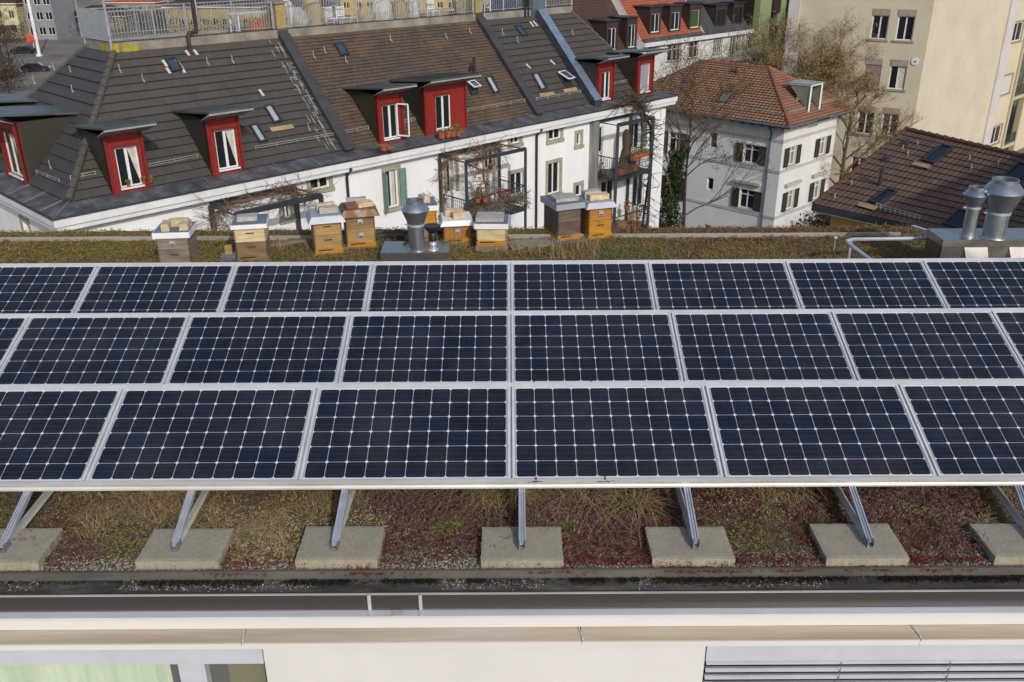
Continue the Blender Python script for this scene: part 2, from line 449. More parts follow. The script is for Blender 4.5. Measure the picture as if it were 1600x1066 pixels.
# connector plates across the upstand
m = MB()
for px in (577, 657):
    x = ony(px, 940, Yg1 - .035).x
    m.obox((x - .012, Yg1 - .036, zl + .002), (.024, 0, 0), (0, .004, 0), (0, 0, -.05 - zl)); m.obox((x - .012, Yw - .004, zl + .001), (.024, 0, 0), (0, Yg1 - .034 - Yw, 0), (0, 0, .004))
x0 = ony(611, 955, Yw).x; x1 = ony(629, 955, Yw).x
m.obox((x0, Yw - .003, zl + .002), (x1 - x0, 0, 0), (0, Yg1 - .034 - Yw, 0), (0, 0, .005)); m.build('joint_plate', alu_dull, own)
# wall below with openings
Ya = Yb + .03
F = Facade((0, Ya, 0), (1, 0, 0))
lx = F.px(413, 1030)[0]; rx = F.px(1101, 1030)[0]
holes = [(X0 + 1, zc - 1.9, lx, zc - .002), (rx, zc - 1.9, rx + 3.4, zc - .002)]
m = MB(); F.wall(m, X0, GZ, X1, zc + .002, holes, .22); m.build('wall', own_pl, own)
m = MB(); m.obox((X0, 5.3, GZ), (0, 8.4, 0), (.2, 0, 0), (0, 0, -.31 - GZ)); m.obox((X0, 13.44, GZ), (20.2, 0, 0), (0, .2, 0), (0, 0, -.31 - GZ)); m.obox((X1 - .2, 5.3, GZ), (0, 6.3, 0), (.2, 0, 0), (0, 0, -.31 - GZ))
m.build('rear_wall', own_pl, own)
head = mat('pale_blue_casing', 'b3b8c2', 'bcc1ca', .5, metal=.1, scale=1)
zh = F.px(800, 1033)[1]
for (a, b) in ((X0 + 1.02, lx - .005), (rx + .006, rx + 3.39)):
    m = MB(); F.bx(m, a, zh, b, zc - .004, -.1, .012); m.build('blind_casing', head, own)
# left window: two sashes with a post between
pA = F.px(285, 1050, -.1)[0]; pB = F.px(325, 1050, -.1)[0]
m = MB(); F.bx(m, pA, zc - 1.9, pB, zh - .002, -.14, -.05); F.bx(m, pB - .012, zc - 1.9, pB + .012, zh - .002, -.05, -.035); F.bx(m, X0 + 1, zc - 1.88, pA, zc - 1.8, -.14, -.06)
wn_ = m.build('window', head, own)
m = MB(); F.bx(m, X0 + 1.02, zc - 1.8, pA, zh - .002, -.125, -.12); F.bx(m, pB, zc - 1.8, lx - .01, zh - .002, -.125, -.12)
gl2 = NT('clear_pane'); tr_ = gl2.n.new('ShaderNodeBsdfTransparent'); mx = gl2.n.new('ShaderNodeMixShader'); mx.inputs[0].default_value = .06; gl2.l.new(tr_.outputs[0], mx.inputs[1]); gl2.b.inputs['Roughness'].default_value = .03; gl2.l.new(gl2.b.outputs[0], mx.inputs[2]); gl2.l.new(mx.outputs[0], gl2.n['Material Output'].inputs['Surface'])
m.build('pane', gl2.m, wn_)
mint = mat('mint_curtain_fabric', '9fb398', 'aabda2', .95, scale=2, stretch=(6, 1, .3), c3='b4c6ab')
olive = mat('olive_blind_fabric', '454010', '544e16', .95, scale=3)
m = MB(); vs = []; n = 160; cxe = F.px(268, 1040, -.16)[0]; x00 = X0 + 1.05
top = []
for i in range(n + 1):
    f = i / n; x = x00 + (cxe - x00) * f
    d = -.155 - .018 * math.sin(f * 150 + 2 * math.sin(f * 31)); top.append((x, d))
for i in range(n):
    (a, d0), (b, d1) = top[i], top[i + 1]; dr = .04 * (i / n) ** 20
    m.quad(F.P(a, zc - 1.85, d0), F.P(b, zc - 1.85, d1), F.P(b, zh, d1), F.P(a, zh, d0))
m.build('curtain', mint, wn_, smooth=True)
m = MB(); F.bx(m, pB + .13, zc - 1.8, lx - .03, zh - .004, -.165, -.155); m.build('blind', olive, wn_)
# right window: venetian blind of curved slats
slat = mat('blind_slat_metal', '8a8e95', '979ba2', .45, metal=.3, scale=1)
m = MB(); z = zh - .006
while z > zc - 1.2:
    pr = [(-.022, -.003), (-.010, .003), (.004, .0), (.016, -.010), (.021, -.021)]
    for (k0, h0), (k1, h1) in zip(pr, pr[1:]):
        m.quad(F.P(rx + .01, z + h0, k0), F.P(rx + 3.38, z + h0, k0), F.P(rx + 3.38, z + h1, k1), F.P(rx + .01, z + h1, k1))
    z -= .068
wr = m.build('window_blind', slat, own, smooth=True)
m = MB(); z = zh - .02
for px in (1309, 1478):
    x = F.px(px, 1045, .0)[0]
    zz = zh - .01
    while zz > zc - .9:
        m.tube([F.P(x + .012, zz, .02), F.P(x - .004, zz - .02, .036), F.P(x + .008, zz - .04, .034), F.P(x - .002, zz - .068, .03)], .0022, 4)
        m.tube([F.P(x - .02, zz - .004, .005), F.P(x + .004, zz - .016, .02)], .0018, 4); zz -= .068
m.build('ladder_cord', zincgrey, wr)
m = MB(); F.bx(m, rx, zc - 1.9, rx + 3.4, zh, -.2, -.17); m.build('window', glass, own)
m = MB(); F.bx(m, X0 + 1.01, zc - 1.89, lx - .005, zh, -.215, -.2); m.build('room_shade', shade_black, own)  # black sheet before the bright reveal, painting the shade of the room
# rear edge strip
Yr = 13.24
rs = mat('rear_strip_metal', '8a8478', 'a09a8e', .6, metal=.1, scale=1.5, stretch=(.4, 1, 1))
m = MB(); xr = ony(1408, 362, Yr).x
m.obox((X0, Yr, 0), (xr - X0, 0, 0), (0, .018, 0), (0, 0, .068)); m.build('kerb_strip', rs, own)
m = MB(); P = [(6.25, 13.66, .0), (7.15, 11.98, .0)]
m.bar(P[0], P[1], .06, .1); m.obox((X0, 13.64, -.08), (20.25, 0, 0), (0, .03, 0), (0, 0, .085)); m.build('edge_flashing', alu_dull, own)
# ------------------------------------------------------------------ soil with ground cover
def soil_mat():
    t = NT('roof_soil'); p = t.pos()
    n1 = t.noise(p, 1.1, 7, .68); n2 = t.noise(t.pos((1, 1, 1)), 30, 6, .85); n3 = t.noise(t.pos((1.3, .9, 1)), .7, 5, .6)
    base = t.ramp(n2, [(.3, (.012, .008, .006, 1)), (.46, (.06, .04, .026, 1)), (.58, (.22, .15, .09, 1)), (.72, (.42, .33, .23, 1))])
    green = t.ramp(n2, [(.3, (.03, .028, .008, 1)), (.5, (.12, .11, .02, 1)), (.7, (.26, .23, .05, 1))])
    red = t.ramp(n2, [(.3, (.022, .006, .006, 1)), (.52, (.08, .022, .016, 1)), (.7, (.16, .06, .045, 1))])
    c = t.mix(t.ramp(n1, [(.5, (0, 0, 0, 1)), (.62, (1, 1, 1, 1))]), base, green)
    c = t.mix(t.ramp(n3, [(.53, (0, 0, 0, 1)), (.66, (1, 1, 1, 1))]), c, red)
    t.l.new(c, t.b.inputs['Base Color']); t.b.inputs['Roughness'].default_value = .95
    t.bump(n2, 1.0, .05); return t.m
soil = soil_mat()
def grid_xy(m, x0, x1, y0, y1, dx, f):
    nx = int((x1 - x0) / dx); ny = max(1, int((y1 - y0) / dx)); vs = []; fs = []
    for j in range(ny + 1):
        for i in range(nx + 1):
            x = x0 + (x1 - x0) * i / nx; y = y0 + (y1 - y0) * j / ny; vs.append((x, y, f(x, y)))
    for j in range(ny):
        for i in range(nx): a = j * (nx + 1) + i; fs.append((a, a + 1, a + nx + 2, a + nx + 1))
    m.add(vs, fs)
def hz(x, y):
    n = noise.noise((x * 1.7, y * 1.7, 3)) * .02 + noise.noise((x * 9, y * 9, 1)) * .018 + noise.noise((x * 26, y * 26, 5)) * .010
    e = min(1, max(0, (y - Yg0) / .15)); return (n + .005) * e - .004
m = MB(); grid_xy(m, X0 + .1, 7.1, Yg0, 9.0, .045, hz); grid_xy(m, X0 + .1, 7.1, 9.0, 11.2, .2, hz)
grid_xy(m, X0 + .1, 7.1, 11.2, 11.9, .045, hz); grid_xy(m, X0 + .1, 6.25, 11.9, 13.63, .045, lambda x, y: hz(x, y) + (.035 if y > 13.27 else 0))
grid_xy(m, 7.1, X1, Yg0, 11.7, .3, hz)
so_ = m.build('planted_roof_soil', soil, None, smooth=False); tag(so_, 'brown soil of the planted roof with moss', None, None, 'structure')
# scattered ground cover: real leaf-sized faces in a handful of plant tints
def hue(x, y, k, s): return noise.noise((x * s + k * 17.3, y * s - k * 9.1, k * 3.7)) * .5 + noise.noise((x * s * 3 + k, y * s * 3, k * 5.1)) * .3
def leafmat(n, c1, c2, c3=None):
    t = NT(n); f = t.noise(t.pos(), 60, 3, .8)
    st = [(.35, col(c1)), (.6, col(c2))]
    if c3: st.append((.72, col(c3)))
    t.l.new(t.ramp(f, st), t.b.inputs['Base Color']); t.b.inputs['Roughness'].default_value = .8; t.b.inputs['Specular IOR Level'].default_value = .25
    return t.m
m_red = leafmat('sedum_red', '431c1b', '6e302b', '8f5643'); m_grn = leafmat('moss_green', '564f22', '857a38', 'a89b58')
m_brn = leafmat('sedum_brown', '554231', '8a6b4c', 'b6966c'); m_dry = leafmat('dry_straw', '75654a', '9c8862', 'c9b78f'); m_pur = leafmat('heather_purple', '4f3433', '735150', '93706a')
m_pale = leafmat('pale_lichen', '7b7252', '9c9270', 'b8ae8c')
m_lime = leafmat('fresh_green', '39481c', '576a28', '7d8a44')
def tuft(mb, x, y, z, r, n, h, ls=1.0):
    """cushion: leaves on a small dome, so that every plant has its own height and shade"""
    for _ in range(n):
        a = U(0, 6.283); q = rnd() ** .5; b = V((x + math.cos(a) * q * r, y + math.sin(a) * q * r, z + h * (1 - q * q) * U(.7, 1.15)))
        s = U(.008, .017) * ls; d = V((math.cos(a) * q + U(-.6, .6), math.sin(a) * q + U(-.6, .6), U(.1, .9))).normalized() * s; e = V((U(-1, 1), U(-1, 1), U(-.3, .3))).normalized() * s * .5
        mb.add([b - e, b + e, b + d], [(0, 1, 2)])
def blade(mb, x, y, z, L, lean, wd=.003, ang=None):
    a = U(0, 6.283) if ang is None else ang; dx, dy = math.cos(a), math.sin(a); p0 = V((x, y, z)); n = 4; pr = None
    sx, sy = -dy * wd, dx * wd
    for i in range(n + 1):
        f = i / n; q = p0 + V((dx * lean * f * f * L, dy * lean * f * f * L, L * f * (1 - .45 * lean * f)))
        k = (1 - f * .8); c = (q - V((sx, sy, 0)) * k, q + V((sx, sy, 0)) * k)
        if pr: mb.add([pr[0], pr[1], c[1], c[0]], [(0, 1, 2, 3)])
        pr = c
def pads_at(): return [-3.98, -2.52, -1.31, .07, 1.37, 2.70, 3.98]
red, grn, brn, dry, pur, lime = MB(), MB(), MB(), MB(), MB(), MB()
random.seed(11)
for _ in range(21000):                       # front strip, seen from near
    x = U(-5.2, 5.2); y = 5.40 + 2.0 * rnd() ** 1.15; z = hz(x, y)
    kr = hue(x, y, 1, .9) - .02 + (.06 if y < 6.0 else -.04) + (.16 if x > 0 else -.08) + .25 * math.exp(-((x + 1.0) ** 2 + (y - 5.6) ** 2) * 6) + .22 * math.exp(-((x + 2.05) ** 2 + (y - 5.6) ** 2) * 14); kg = hue(x, y, 2, 1.1) - .10 + .1 * (x > 2) * (y > 5.9); kp = hue(x, y, 3, .8) - .04 + .3 * math.exp(-((x + .75) ** 2 + (y - 6.2) ** 2) * 4); kd = hue(x, y, 4, 1.0) + .02 + (y - 6.0) * .25
    if y < 5.5 and kr < .16: continue
    best = max((kr, 0), (kg, 1), (kp, 2), (kd, 3), (.02, 4))[1]
    if best in (0, 1) and rnd() < .38: best = 4
    if best == 0 and x < -.2 and rnd() < .35: best = 4
    if best == 0: tuft(red, x, y, z, U(.015, .04), 11, U(.02, .05))
    elif best == 1: tuft(grn, x, y, z, U(.015, .035), 10, U(.015, .035), .8)
    elif best == 2: tuft(pur, x, y, z, U(.015, .04), 11, U(.04, .09))
    elif best == 3:
        tuft(brn, x, y, z, U(.015, .04), 6, U(.02, .06))
        if rnd() < .42:
            for _k in range(2): blade(dry, x + U(-.03, .03), y + U(-.03, .03), z, U(.05, .2), U(1.2, 3.2))
    elif rnd() < .5: tuft(brn, x, y, z, U(.01, .03), 7, U(.01, .035))
for cx, cy, n in ((-.02, 6.35, 150), (.55, 6.25, 120), (.95, 6.2, 120), (-.35, 6.45, 110), (2.35, 6.5, 110), (-3.2, 6.6, 70), (-1.15, 6.55, 90), (3.3, 6.6, 60), (1.85, 6.7, 60), (-2.9, 6.3, 40)):
    for _ in range(n): blade(dry, cx + U(-.13, .13), cy + U(-.1, .1), 0, U(.15, .34), U(1.0, 3.2), .0030)
for cx, cy, n in ((.92, 6.12, 170), (-.02, 6.25, 120), (-3.3, 6.45, 120), (.42, 5.85, 60), (2.35, 5.85, 60), (2.9, 6.4, 50), (-2.0, 5.7, 30)):
    for _ in range(n): blade(lime, cx + random.gauss(0, .05), cy + random.gauss(0, .04), 0, U(.03, .09), U(.3, 1.2), .003)
for _ in range(34000):                       # rear strip
    x = U(-8.4, 6.2); y = U(11.3, 13.62); z = hz(x, y) + (.035 if y > 13.27 else 0)
    if y > 13.2 and y < 13.28: continue
    t_ = (x + 8) / 14
    ky = hue(x, y, 2, .55) + (.45 if x < -4 else .16 if x < .5 else .10) + (-.1 if y > 12.9 else .04); kr = hue(x, y, 1, .6) + (.12 if y > 12.8 or y < 12.1 else -.02); kd = hue(x, y, 4, .6) + .04; kl = hue(x, y, 6, .8) - .16 + (.30 if abs(x - 1.3) < .9 and y < 12.7 else 0)
    best = max((kr, 0), (ky, 1), (kd, 2), (kl, 3))[1]
    if rnd() < (.2 if x < -4 else .4): best = 2
    if best == 0: tuft(red if rnd() < .4 else brn, x, y, z, U(.02, .06), 6, .04, 1.3)
    elif best == 1: tuft(grn, x, y, z, U(.02, .06), 6, .035, 1.3)
    elif best == 3: tuft(lime if rnd() < .7 else grn, x, y, z, U(.02, .06), 6, .05, 1.3)
    else:
        tuft(brn, x, y, z, U(.02, .06), 5, .04, 1.3)
        if rnd() < .3: blade(dry, x, y, z, U(.04, .14), U(.4, 1.2), .003)
for cx, cy in ((-2.0, 13.0), (-1.0, 12.7), (-.55, 12.9), (-2.7, 12.9), (.9, 12.3), (-3.6, 12.7), (1.0, 12.8), (.1, 12.6)):
    for _ in range(130): blade(dry, cx + U(-.35, .35), cy + U(-.15, .15), 0, U(.1, .28), U(.2, 1.1), .0035)
for b, nm, mt, lb, ct in ((red, 'red_sedum', m_red, 'dark red sedum spread over the planted roof', 'sedum'), (grn, 'moss', m_grn, 'yellow green moss cushions on the planted roof', 'moss'),
        (brn, 'brown_sedum', m_brn, 'brown withered ground cover between the plants of the roof', 'sedum'), (dry, 'dry_grass', m_dry, 'straw coloured dry grass bent over on the roof', 'grass'),
        (pur, 'purple_heather', m_pur, 'low purple brown plants under the solar panels', 'ground cover'), (lime, 'green_grass', m_lime, 'fresh green grass tufts on the planted roof', 'grass')):
    o = b.build(nm, mt); tag(o, lb, ct, None, 'stuff')
g = MB(); random.seed(17)
for cx, cy, sx, sy, n in ((-1.95, 5.78, .22, .2, 1500), (-1.75, 5.6, .12, .1, 350), (-1.2, 5.95, .2, .1, 300), (.35, 6.0, .12, .12, 250), (1.95, 6.2, .25, .12, 300), (3.3, 6.0, .2, .1, 250)):
    for _ in range(n): x, y = random.gauss(cx, sx), random.gauss(cy, sy); (tuft(g, x, y, hz(x, y), .03, 4, .018) if 5.45 < y < 7 else None)
tag(g.build('pale_lichen', m_pale), 'pale beige lichen patches between the concrete pads', 'lichen', None, 'stuff')
# gravel
def peb(mb, c, r):
    k = [V((U(.6, 1.2) * r, 0, 0)), V((0, U(.6, 1.2) * r, 0)), V((-U(.6, 1.2) * r, 0, 0)), V((0, -U(.6, 1.2) * r, 0)), V((0, 0, U(.4, .9) * r)), V((0, 0, -r * .5))]
    R = Matrix.Rotation(U(0, 6.28), 3, 'Z') @ Matrix.Rotation(U(-.5, .5), 3, 'X')
    mb.add([V(c) + R @ q for q in k], [(0, 1, 4), (1, 2, 4), (2, 3, 4), (3, 0, 4), (1, 0, 5), (2, 1, 5), (3, 2, 5), (0, 3, 5)])
gm = NT('gravel_stone'); gf = gm.n.new('ShaderNodeNewGeometry').outputs['Random Per Island']
gm.l.new(gm.ramp(gf, [(0, (.05, .045, .04, 1)), (.3, (.13, .11, .085, 1)), (.55, (.22, .19, .15, 1)), (.85, (.28, .21, .14, 1)), (.97, (.32, .28, .24, 1)), (1, (.42, .38, .34, 1))]), gm.b.inputs['Base Color']); gm.b.inputs['Roughness'].default_value = .85
g = MB()
for _ in range(11000):
    x = U(-5.0, 5.0); y = Yg0 + .01 + abs(random.gauss(0, .09)); peb(g, (x, y, hz(x, y) + .003), U(.004, .011))
for _ in range(8500):
    x = U(-5.0, 5.0); y = U(5.45, 6.2)
    if hue(x, y, 7, .9) > -.12: peb(g, (x, y, hz(x, y) + .006), U(.003, .008))
for _ in range(3300):
    x = U(-4.8, 4.8)
    if hue(x, 0, 8, 1.2) + hue(x, 3, 8, 4) * .6 > -.05: peb(g, (x, U(5.22, 5.335) if rnd() < .85 else U(5.2, 5.3), -.056), U(.003, .009))
tag(g.build('gravel', gm.m), 'pale and brown gravel along the roof edge and gutter', 'gravel', None, 'stuff')
g = MB()
for cx in (-2.0, -1.1, -.9, .35, 1.25, 1.5, 2.0, 2.6, 3.1, 3.9):
    for _ in range(70): tuft(g, cx + random.gauss(0, .13), 5.36 - abs(random.gauss(0, .035)), .0, .012, 5, .012)
for cx, n in ((1.37, 520), (2.70, 480), (3.98, 260), (.07, 150), (-1.31, 260), (-.95, 120), (-2.15, 120), (.48, 160), (1.0, 200), (1.78, 220), (2.25, 200), (3.15, 260)):
    for _ in range(n // 3): y = 5.415 + random.gauss(0, .016); tuft(g, cx + U(-.3, .3), min(y, 5.44), .0, .018, 8, .045)
tag(g.build('creeping_sedum', m_red), 'red sedum creeping over the metal edge of the planted roof', 'sedum', None, 'stuff')
# black debris in the gutter
g = MB()
for _ in range(9000):
    x = U(-4.8, 4.8); k = hue(x, 0, 9, 1.1) + hue(x, 5, 9, 5) * .5
    if k > .0 or (rnd() < .12): tuft(g, x, 5.315 - abs(random.gauss(0, .022 + .03 * max(0, k))), -.056, .008, 2, .006)
tag(g.build('leaf_litter', leafmat('black_litter', '14100c', '241c14', '3a2c1e')), 'blackish leaf litter lying in the gutter', 'litter', None, 'stuff')
# ================================================================== CONCRETE PADS AND RACKS
def pad(cx, y0, y1, wd, zt, seed):
    random.seed(seed); m = MB(); nx, ny = 22, 15; vs = []; fs = []
    for j in range(ny + 1):
        for i in range(nx + 1):
            x = cx + wd * (i / nx - .5); y = y0 + (y1 - y0) * j / ny
            e = (i in (0, nx)) or (j in (0, ny))
            vs.append((x + (U(-.003, .003) if e else 0), y + (U(-.003, .003) if e else 0), zt + U(-.0006, .0005) - (.004 if e else 0)))
    for j in range(ny):
        for i in range(nx): a = j * (nx + 1) + i; fs.append((a, a + 1, a + nx + 2, a + nx + 1))
    rim = [i for i in range(nx + 1)] + [(j * (nx + 1) + nx) for j in range(1, ny + 1)] + [ny * (nx + 1) + i for i in range(nx - 1, -1, -1)] + [j * (nx + 1) for j in range(ny - 1, 0, -1)]
    o = len(vs)
    for k in rim: v = vs[k]; vs.append((v[0] + U(-.003, .003), v[1] + U(-.003, .003), -.03))
    n = len(rim)
    for i in range(n): fs.append((rim[i], o + i, o + (i + 1) % n, rim[(i + 1) % n]))
    m.add(vs, fs); return m
ZP = .07
px_pads = [(-68, 56, 99 - 0), (223, 0, 0)]
pads = []
names = ['leftmost grey concrete pad, cut by the left edge of the photo', 'second concrete pad from the left, pale sedum on its right', 'third concrete pad from the left, red sedum along its front', 'middle concrete pad below the central panel seam', 'third concrete pad from the right, thick red sedum before it', 'second concrete pad from the right, a dead tuft behind it', 'rightmost concrete pad, cut by the right edge of the photo']
for i, (pl, pr) in enumerate(((-60, 68), (219, 345), (466, 590), (753, 878), (1019, 1146), (1290, 1417), (1553, 1680))):
    a = onz(pl, 866, ZP).x; b = onz(pr, 866, ZP).x; cx = (a + b) / 2
    y0 = onz(800, 875, ZP).y + U(-.008, .008); y1 = onz(800, 822, ZP).y + U(-.01, .01)
    m = pad(cx, y0, y1, .60, ZP + U(-.006, .006), i + 3)
    pads.append(mesh_thing(m, 'concrete_pad', concrete, names[i], 'concrete pad', 'concrete pads under the solar racks'))
TILT = .3418; ct, st_ = math.cos(TILT), math.sin(TILT)
ROWS = [(10.0177, -3.8058 + H), (8.3071, -3.7687 + H), (6.5355, -3.7185 + H)]      # back to front: centre y, z
PP = 10.515 * CELL
legx = [ (p - 800) / 198.4 for p in (44, 300, 540, 815, 1072, 1329, 1585)]
legx = [onp(p, 766, V((0, ROWS[2][0] - .5 * ct - .03, 0)), V((0, 1, 0))).x for p in (44, 300, 540, 815.5, 1072, 1329, 1588)]
legb = [onz(p, 858, ZP).x for p in (8, 275, 524, 816, 1088, 1361, 1624)]
Zax = V((0, -st_, ct)); Sl = V((0, ct, st_))
rown = ['back', 'middle', 'front']
for r, (yc, zc_) in enumerate(ROWS):
    rk = thing('panel_rack', 'aluminium rack of rails and sloping struts carrying the %s row of solar panels' % rown[r], 'solar rack', (0, yc - .7, 0), group='solar racks')
    Ce = V((0, yc, zc_)); lo = Ce - Sl * .50; hi = Ce + Sl * .50
    m = MB(); xa, xb = -9.2 + (.9 if r == 2 else 0), 9.2
    L = xb - xa
    # bottom rail: upper lip and lower rounded face
    m.obox(V((xa, 0, 0)) + lo - Sl * .040 - Zax * .008, (L, 0, 0), Sl * .044, Zax * .018)
    m.build('bottom_rail', alu_dull, rk)
    m = MB(); pr = []
    for k in range(7):
        a = -.25 + k * .38; pr.append(lo - Sl * .030 + Zax * -.038 + V((0, -math.cos(a), math.sin(a))) * .029)
    vs = [V((xa, 0, 0)) + p for p in pr] + [V((xb, 0, 0)) + p for p in pr]
    m.add(vs, [(i, i + 7, i + 8, i + 1) for i in range(6)] + [(6, 13, 7, 0)] + [tuple(range(7)), tuple(range(13, 6, -1))])
    m.build('rail_nose', alu_dull, rk, smooth=True)
    m = MB(); m.obox(V((xa, 0, 0)) + hi - Sl * .002 - Zax * .03, (L, 0, 0), Sl * .045, Zax * .038); m.build('top_rail', aluframe, rk)
    xsr = legx if r == 2 else [x for x in legx[1:-1]]
    xsb = legb if r == 2 else xsr
    for x, xb_ in zip(xsr, xsb):
        A = lo + V((x, .0, 0)) - Zax * .05 - Sl * .02; B = V((xb_, yc - (.5 * ct + .66 - .12), ZP + .035))
        m = MB(); dd = (A - B).normalized(); sx = V((.024, 0, 0))
        u_, v_, n_ = basis(A - B)
        e = A + Sl * .9 - Zax * .02
        for s in (-1, 1):                   # channel profile: two webs and a floor
            m.obox(B + V((s * .021 - .0045, 0, 0)) - v_ * .02, A - B, V((.009, 0, 0)), v_ * .040)
        m.obox(B + V((-.022, 0, 0)) - v_ * .018, A - B, V((.044, 0, 0)), v_ * .024)
        m.obox(B + V((-.003, 0, 0)) - v_ * .018, A - B, V((.006, 0, 0)), v_ * .034)
        m.build('strut', alu, rk)
        m = MB(); m.obox(V((xb_ - .026, B.y - .035, ZP + .002)), (.052, 0, 0), (0, .11, 0), (0, 0, .008)); m.obox(V((xb_ - .026, B.y - .03, ZP + .01)), (.008, 0, 0), (0, .09, 0), (0, 0, .05)); m.obox(V((xb_ + .018, B.y - .03, ZP + .01)), (.008, 0, 0), (0, .09, 0), (0, 0, .05))
        m.build('foot_plate', galv, rk)
        m = MB(); q = V((xb_, B.y + .03, ZP + .03)); q2 = V((x * 1.0 + (x - xb_) * .3, q.y + 1.35, .085))
        m.bar(q, q2, .012, .055); m.bar(q - UP * .027, q2 - UP * .027, .045, .008); m.bar(q2, q2 + V((0, .0, .30)), .04); m.build('base_rail', alu_dull, rk)
    if r > 0:
        # small bolts with dark seep stains on the rail between rows
        pass
rust = mat('rail_stain', '3a2f24', '57493a', .9, scale=30)
# ================================================================== SOLAR PANELS
PW = PP - .018; PH = 1.0
Rt = Matrix.Rotation(TILT, 4, 'X')
def make_panel():
    t = thing('solar_panel', 'x', 'solar panel', (0, 0, 0))
    m = MB(); fw = .018; fh = .012
    for (x0, y0, x1, y1) in ((-PW / 2, -PH / 2, PW / 2, -PH / 2 + fw), (-PW / 2, PH / 2 - fw, PW / 2, PH / 2), (-PW / 2, -PH / 2 + fw, -PW / 2 + fw, PH / 2 - fw), (PW / 2 - fw, -PH / 2 + fw, PW / 2, PH / 2 - fw)):
        m.obox((x0, y0, -.035), (x1 - x0, 0, 0), (0, y1 - y0, 0), (0, 0, .045))
    m.build('frame', aluframe, t)
    m = MB(); m.obox((-PW / 2 + fw, -PH / 2 + fw, -.004), (PW - 2 * fw, 0, 0), (0, PH - 2 * fw, 0), (0, 0, .008)); m.cur = 1; m.obox((-PW / 2 + fw + .004, -PH / 2 + fw + .01, .0045), (.008, 0, 0), (0, PH - 2 * fw - .02, 0), (0, 0, .003)); m.obox((PW / 2 - fw - .012, -PH / 2 + fw + .01, .0045), (.008, 0, 0), (0, PH - 2 * fw - .02, 0), (0, 0, .003))
    m.build('glass', [cells, mat('grey_busbar', '7f8692', '9097a2', .5)], t)
    return t
proto = make_panel(); first = True
ordw = ['first', 'second', 'third', 'fourth', 'fifth', 'sixth', 'seventh', 'eighth']
for r, (yc, zc_) in enumerate(ROWS):
    rng = {0: range(-4, 4), 1: range(-4, 4), 2: range(-3, 3)}[r]
    k = len(list(rng))
    for i, p in enumerate(rng):
        x = p * PP + PP / 2 - .0068
        M = Matrix.Translation(V((x, yc, zc_))) @ Rt
        if i == 0: lb = 'dark blue solar panel at the left end of the %s row' % rown[r]
        elif i == k - 1: lb = 'dark blue solar panel at the right end of the %s row' % rown[r]
        else: lb = '%s dark blue solar panel from the left in the %s row' % (ordw[i], rown[r])
        if first:
            proto.matrix_world = M; W[proto] = M; proto['label'] = lb; proto['group'] = 'solar panels in three rows'; first = False
        else: dup(proto, M, lb, 'solar panels in three rows')
    # seam rails seen between neighbouring modules
    for p in list(rng)[1:]:
        x = p * PP - .0068; m = MB()
        m.obox(V((x - .022, yc, zc_)) - Sl * .49 - Zax * .06, (.044, 0, 0), Sl * .98, Zax * .05); m.build('seam_rail', alu, [o for o in C.objects if o.name.startswith('panel_rack')][r])
    
# drip marks on the two rails (rust collars round bolts)
for r, pts in ((2, (838, 946)), (1, (835, 925))):
    m = MB(); lo = V((0, ROWS[r][0], ROWS[r][1])) - Sl * .5
    for px in pts:
        y_ = lo.y - .03; x = onp(px, 752 if r == 2 else 599, V((0, y_, 0)), V((0, 1, 0))).x
        c = lo - Sl * .02 + Zax * .012 + V((x, 0, 0)); m.obox(c + V((-.004, 0, 0)), (.008, 0, 0), Sl * .03, Zax * .012)
        for k in range(26):
            q = lo - Sl * (.028 + U(0, .012)) + Zax * (.0105) + V((x + random.gauss(0, .035), 0, 0)); m.obox(q, (U(.004, .02), 0, 0), Sl * U(.002, .005), Zax * .0012)
    m.build('bolt', rust, [o for o in C.objects if o.name.startswith('panel_rack')][r])
# ================================================================== BEEHIVES
def wood(name, c1, c2, c3):
    t = NT(name); o = t.obj((.6, 3, 9)); o2 = t.obj((1.2, 2, 40))
    f = t.noise(o, 3.2, 6, .7); g = t.noise(o2, 3, 5, .7)
    c = t.ramp(f, [(.3, col(c1)), (.52, col(c2)), (.72, col(c3))])
    c = t.mix(t.math('MULTIPLY', t.ramp(g, [(.45, (0, 0, 0, 1)), (.7, (1, 1, 1, 1))]), .5), c, tuple(x * .35 for x in col(c1)[:3]) + (1,))
    t.l.new(c, t.b.inputs['Base Color']); t.b.inputs['Roughness'].default_value = .8; t.bump(g, .4, .005)
    return t.m
w_or = wood('orange_oiled_wood', '80531f', '9c692a', 'ad7d3c'); w_ye = wood('yellow_pine', '836540', '9c7d4e', 'ae9160'); w_gr = wood('grey_weathered_wood', '564a3e', '7d7062', '998d7d')
w_br = wood('brown_weathered_wood', '5a4630', '7b6245', '9a8059'); w_pa = wood('pale_wood', 'a08a68', 'c0ac88', 'd0bf9f'); w_dk = wood('dark_grey_wood', '3f342b', '5b4e42', '776a5b')
w_am = wood('amber_wood', '8a5d14', 'ab7820', 'bb8b34')
lid_g = mat('grey_tin_lid', '8e959f', 'a1a8b0', .5, metal=.3, scale=4); lid_w = mat('white_tin_lid', 'cfd0d1', 'dcddde', .55, scale=4)
lid_b = mat('blue_grey_lid', '596172', '6e7686', .5, metal=.2, scale=4); lid_r = mat('rusty_lid', '5b4a3c', '7d5a3a', .6, metal=.3, scale=6, c3='98897a')
darkslot = mat('dark_slot', '15100b', '241a12', .9)
stoneA = mat('pale_brick', 'a39478', 'c2b397', .95, scale=14, bump=.6, bscale=60); stoneB = mat('grey_stone', '8f8c84', 'aaa79f', .95, scale=12, bump=.6, bscale=60)
stoneR = mat('reddish_tile', '6b4238', '84584a', .95, scale=14, bump=.5); stoneT = mat('tan_brick', 'b09a7c', 'c9b595', .95, scale=14, bump=.6)
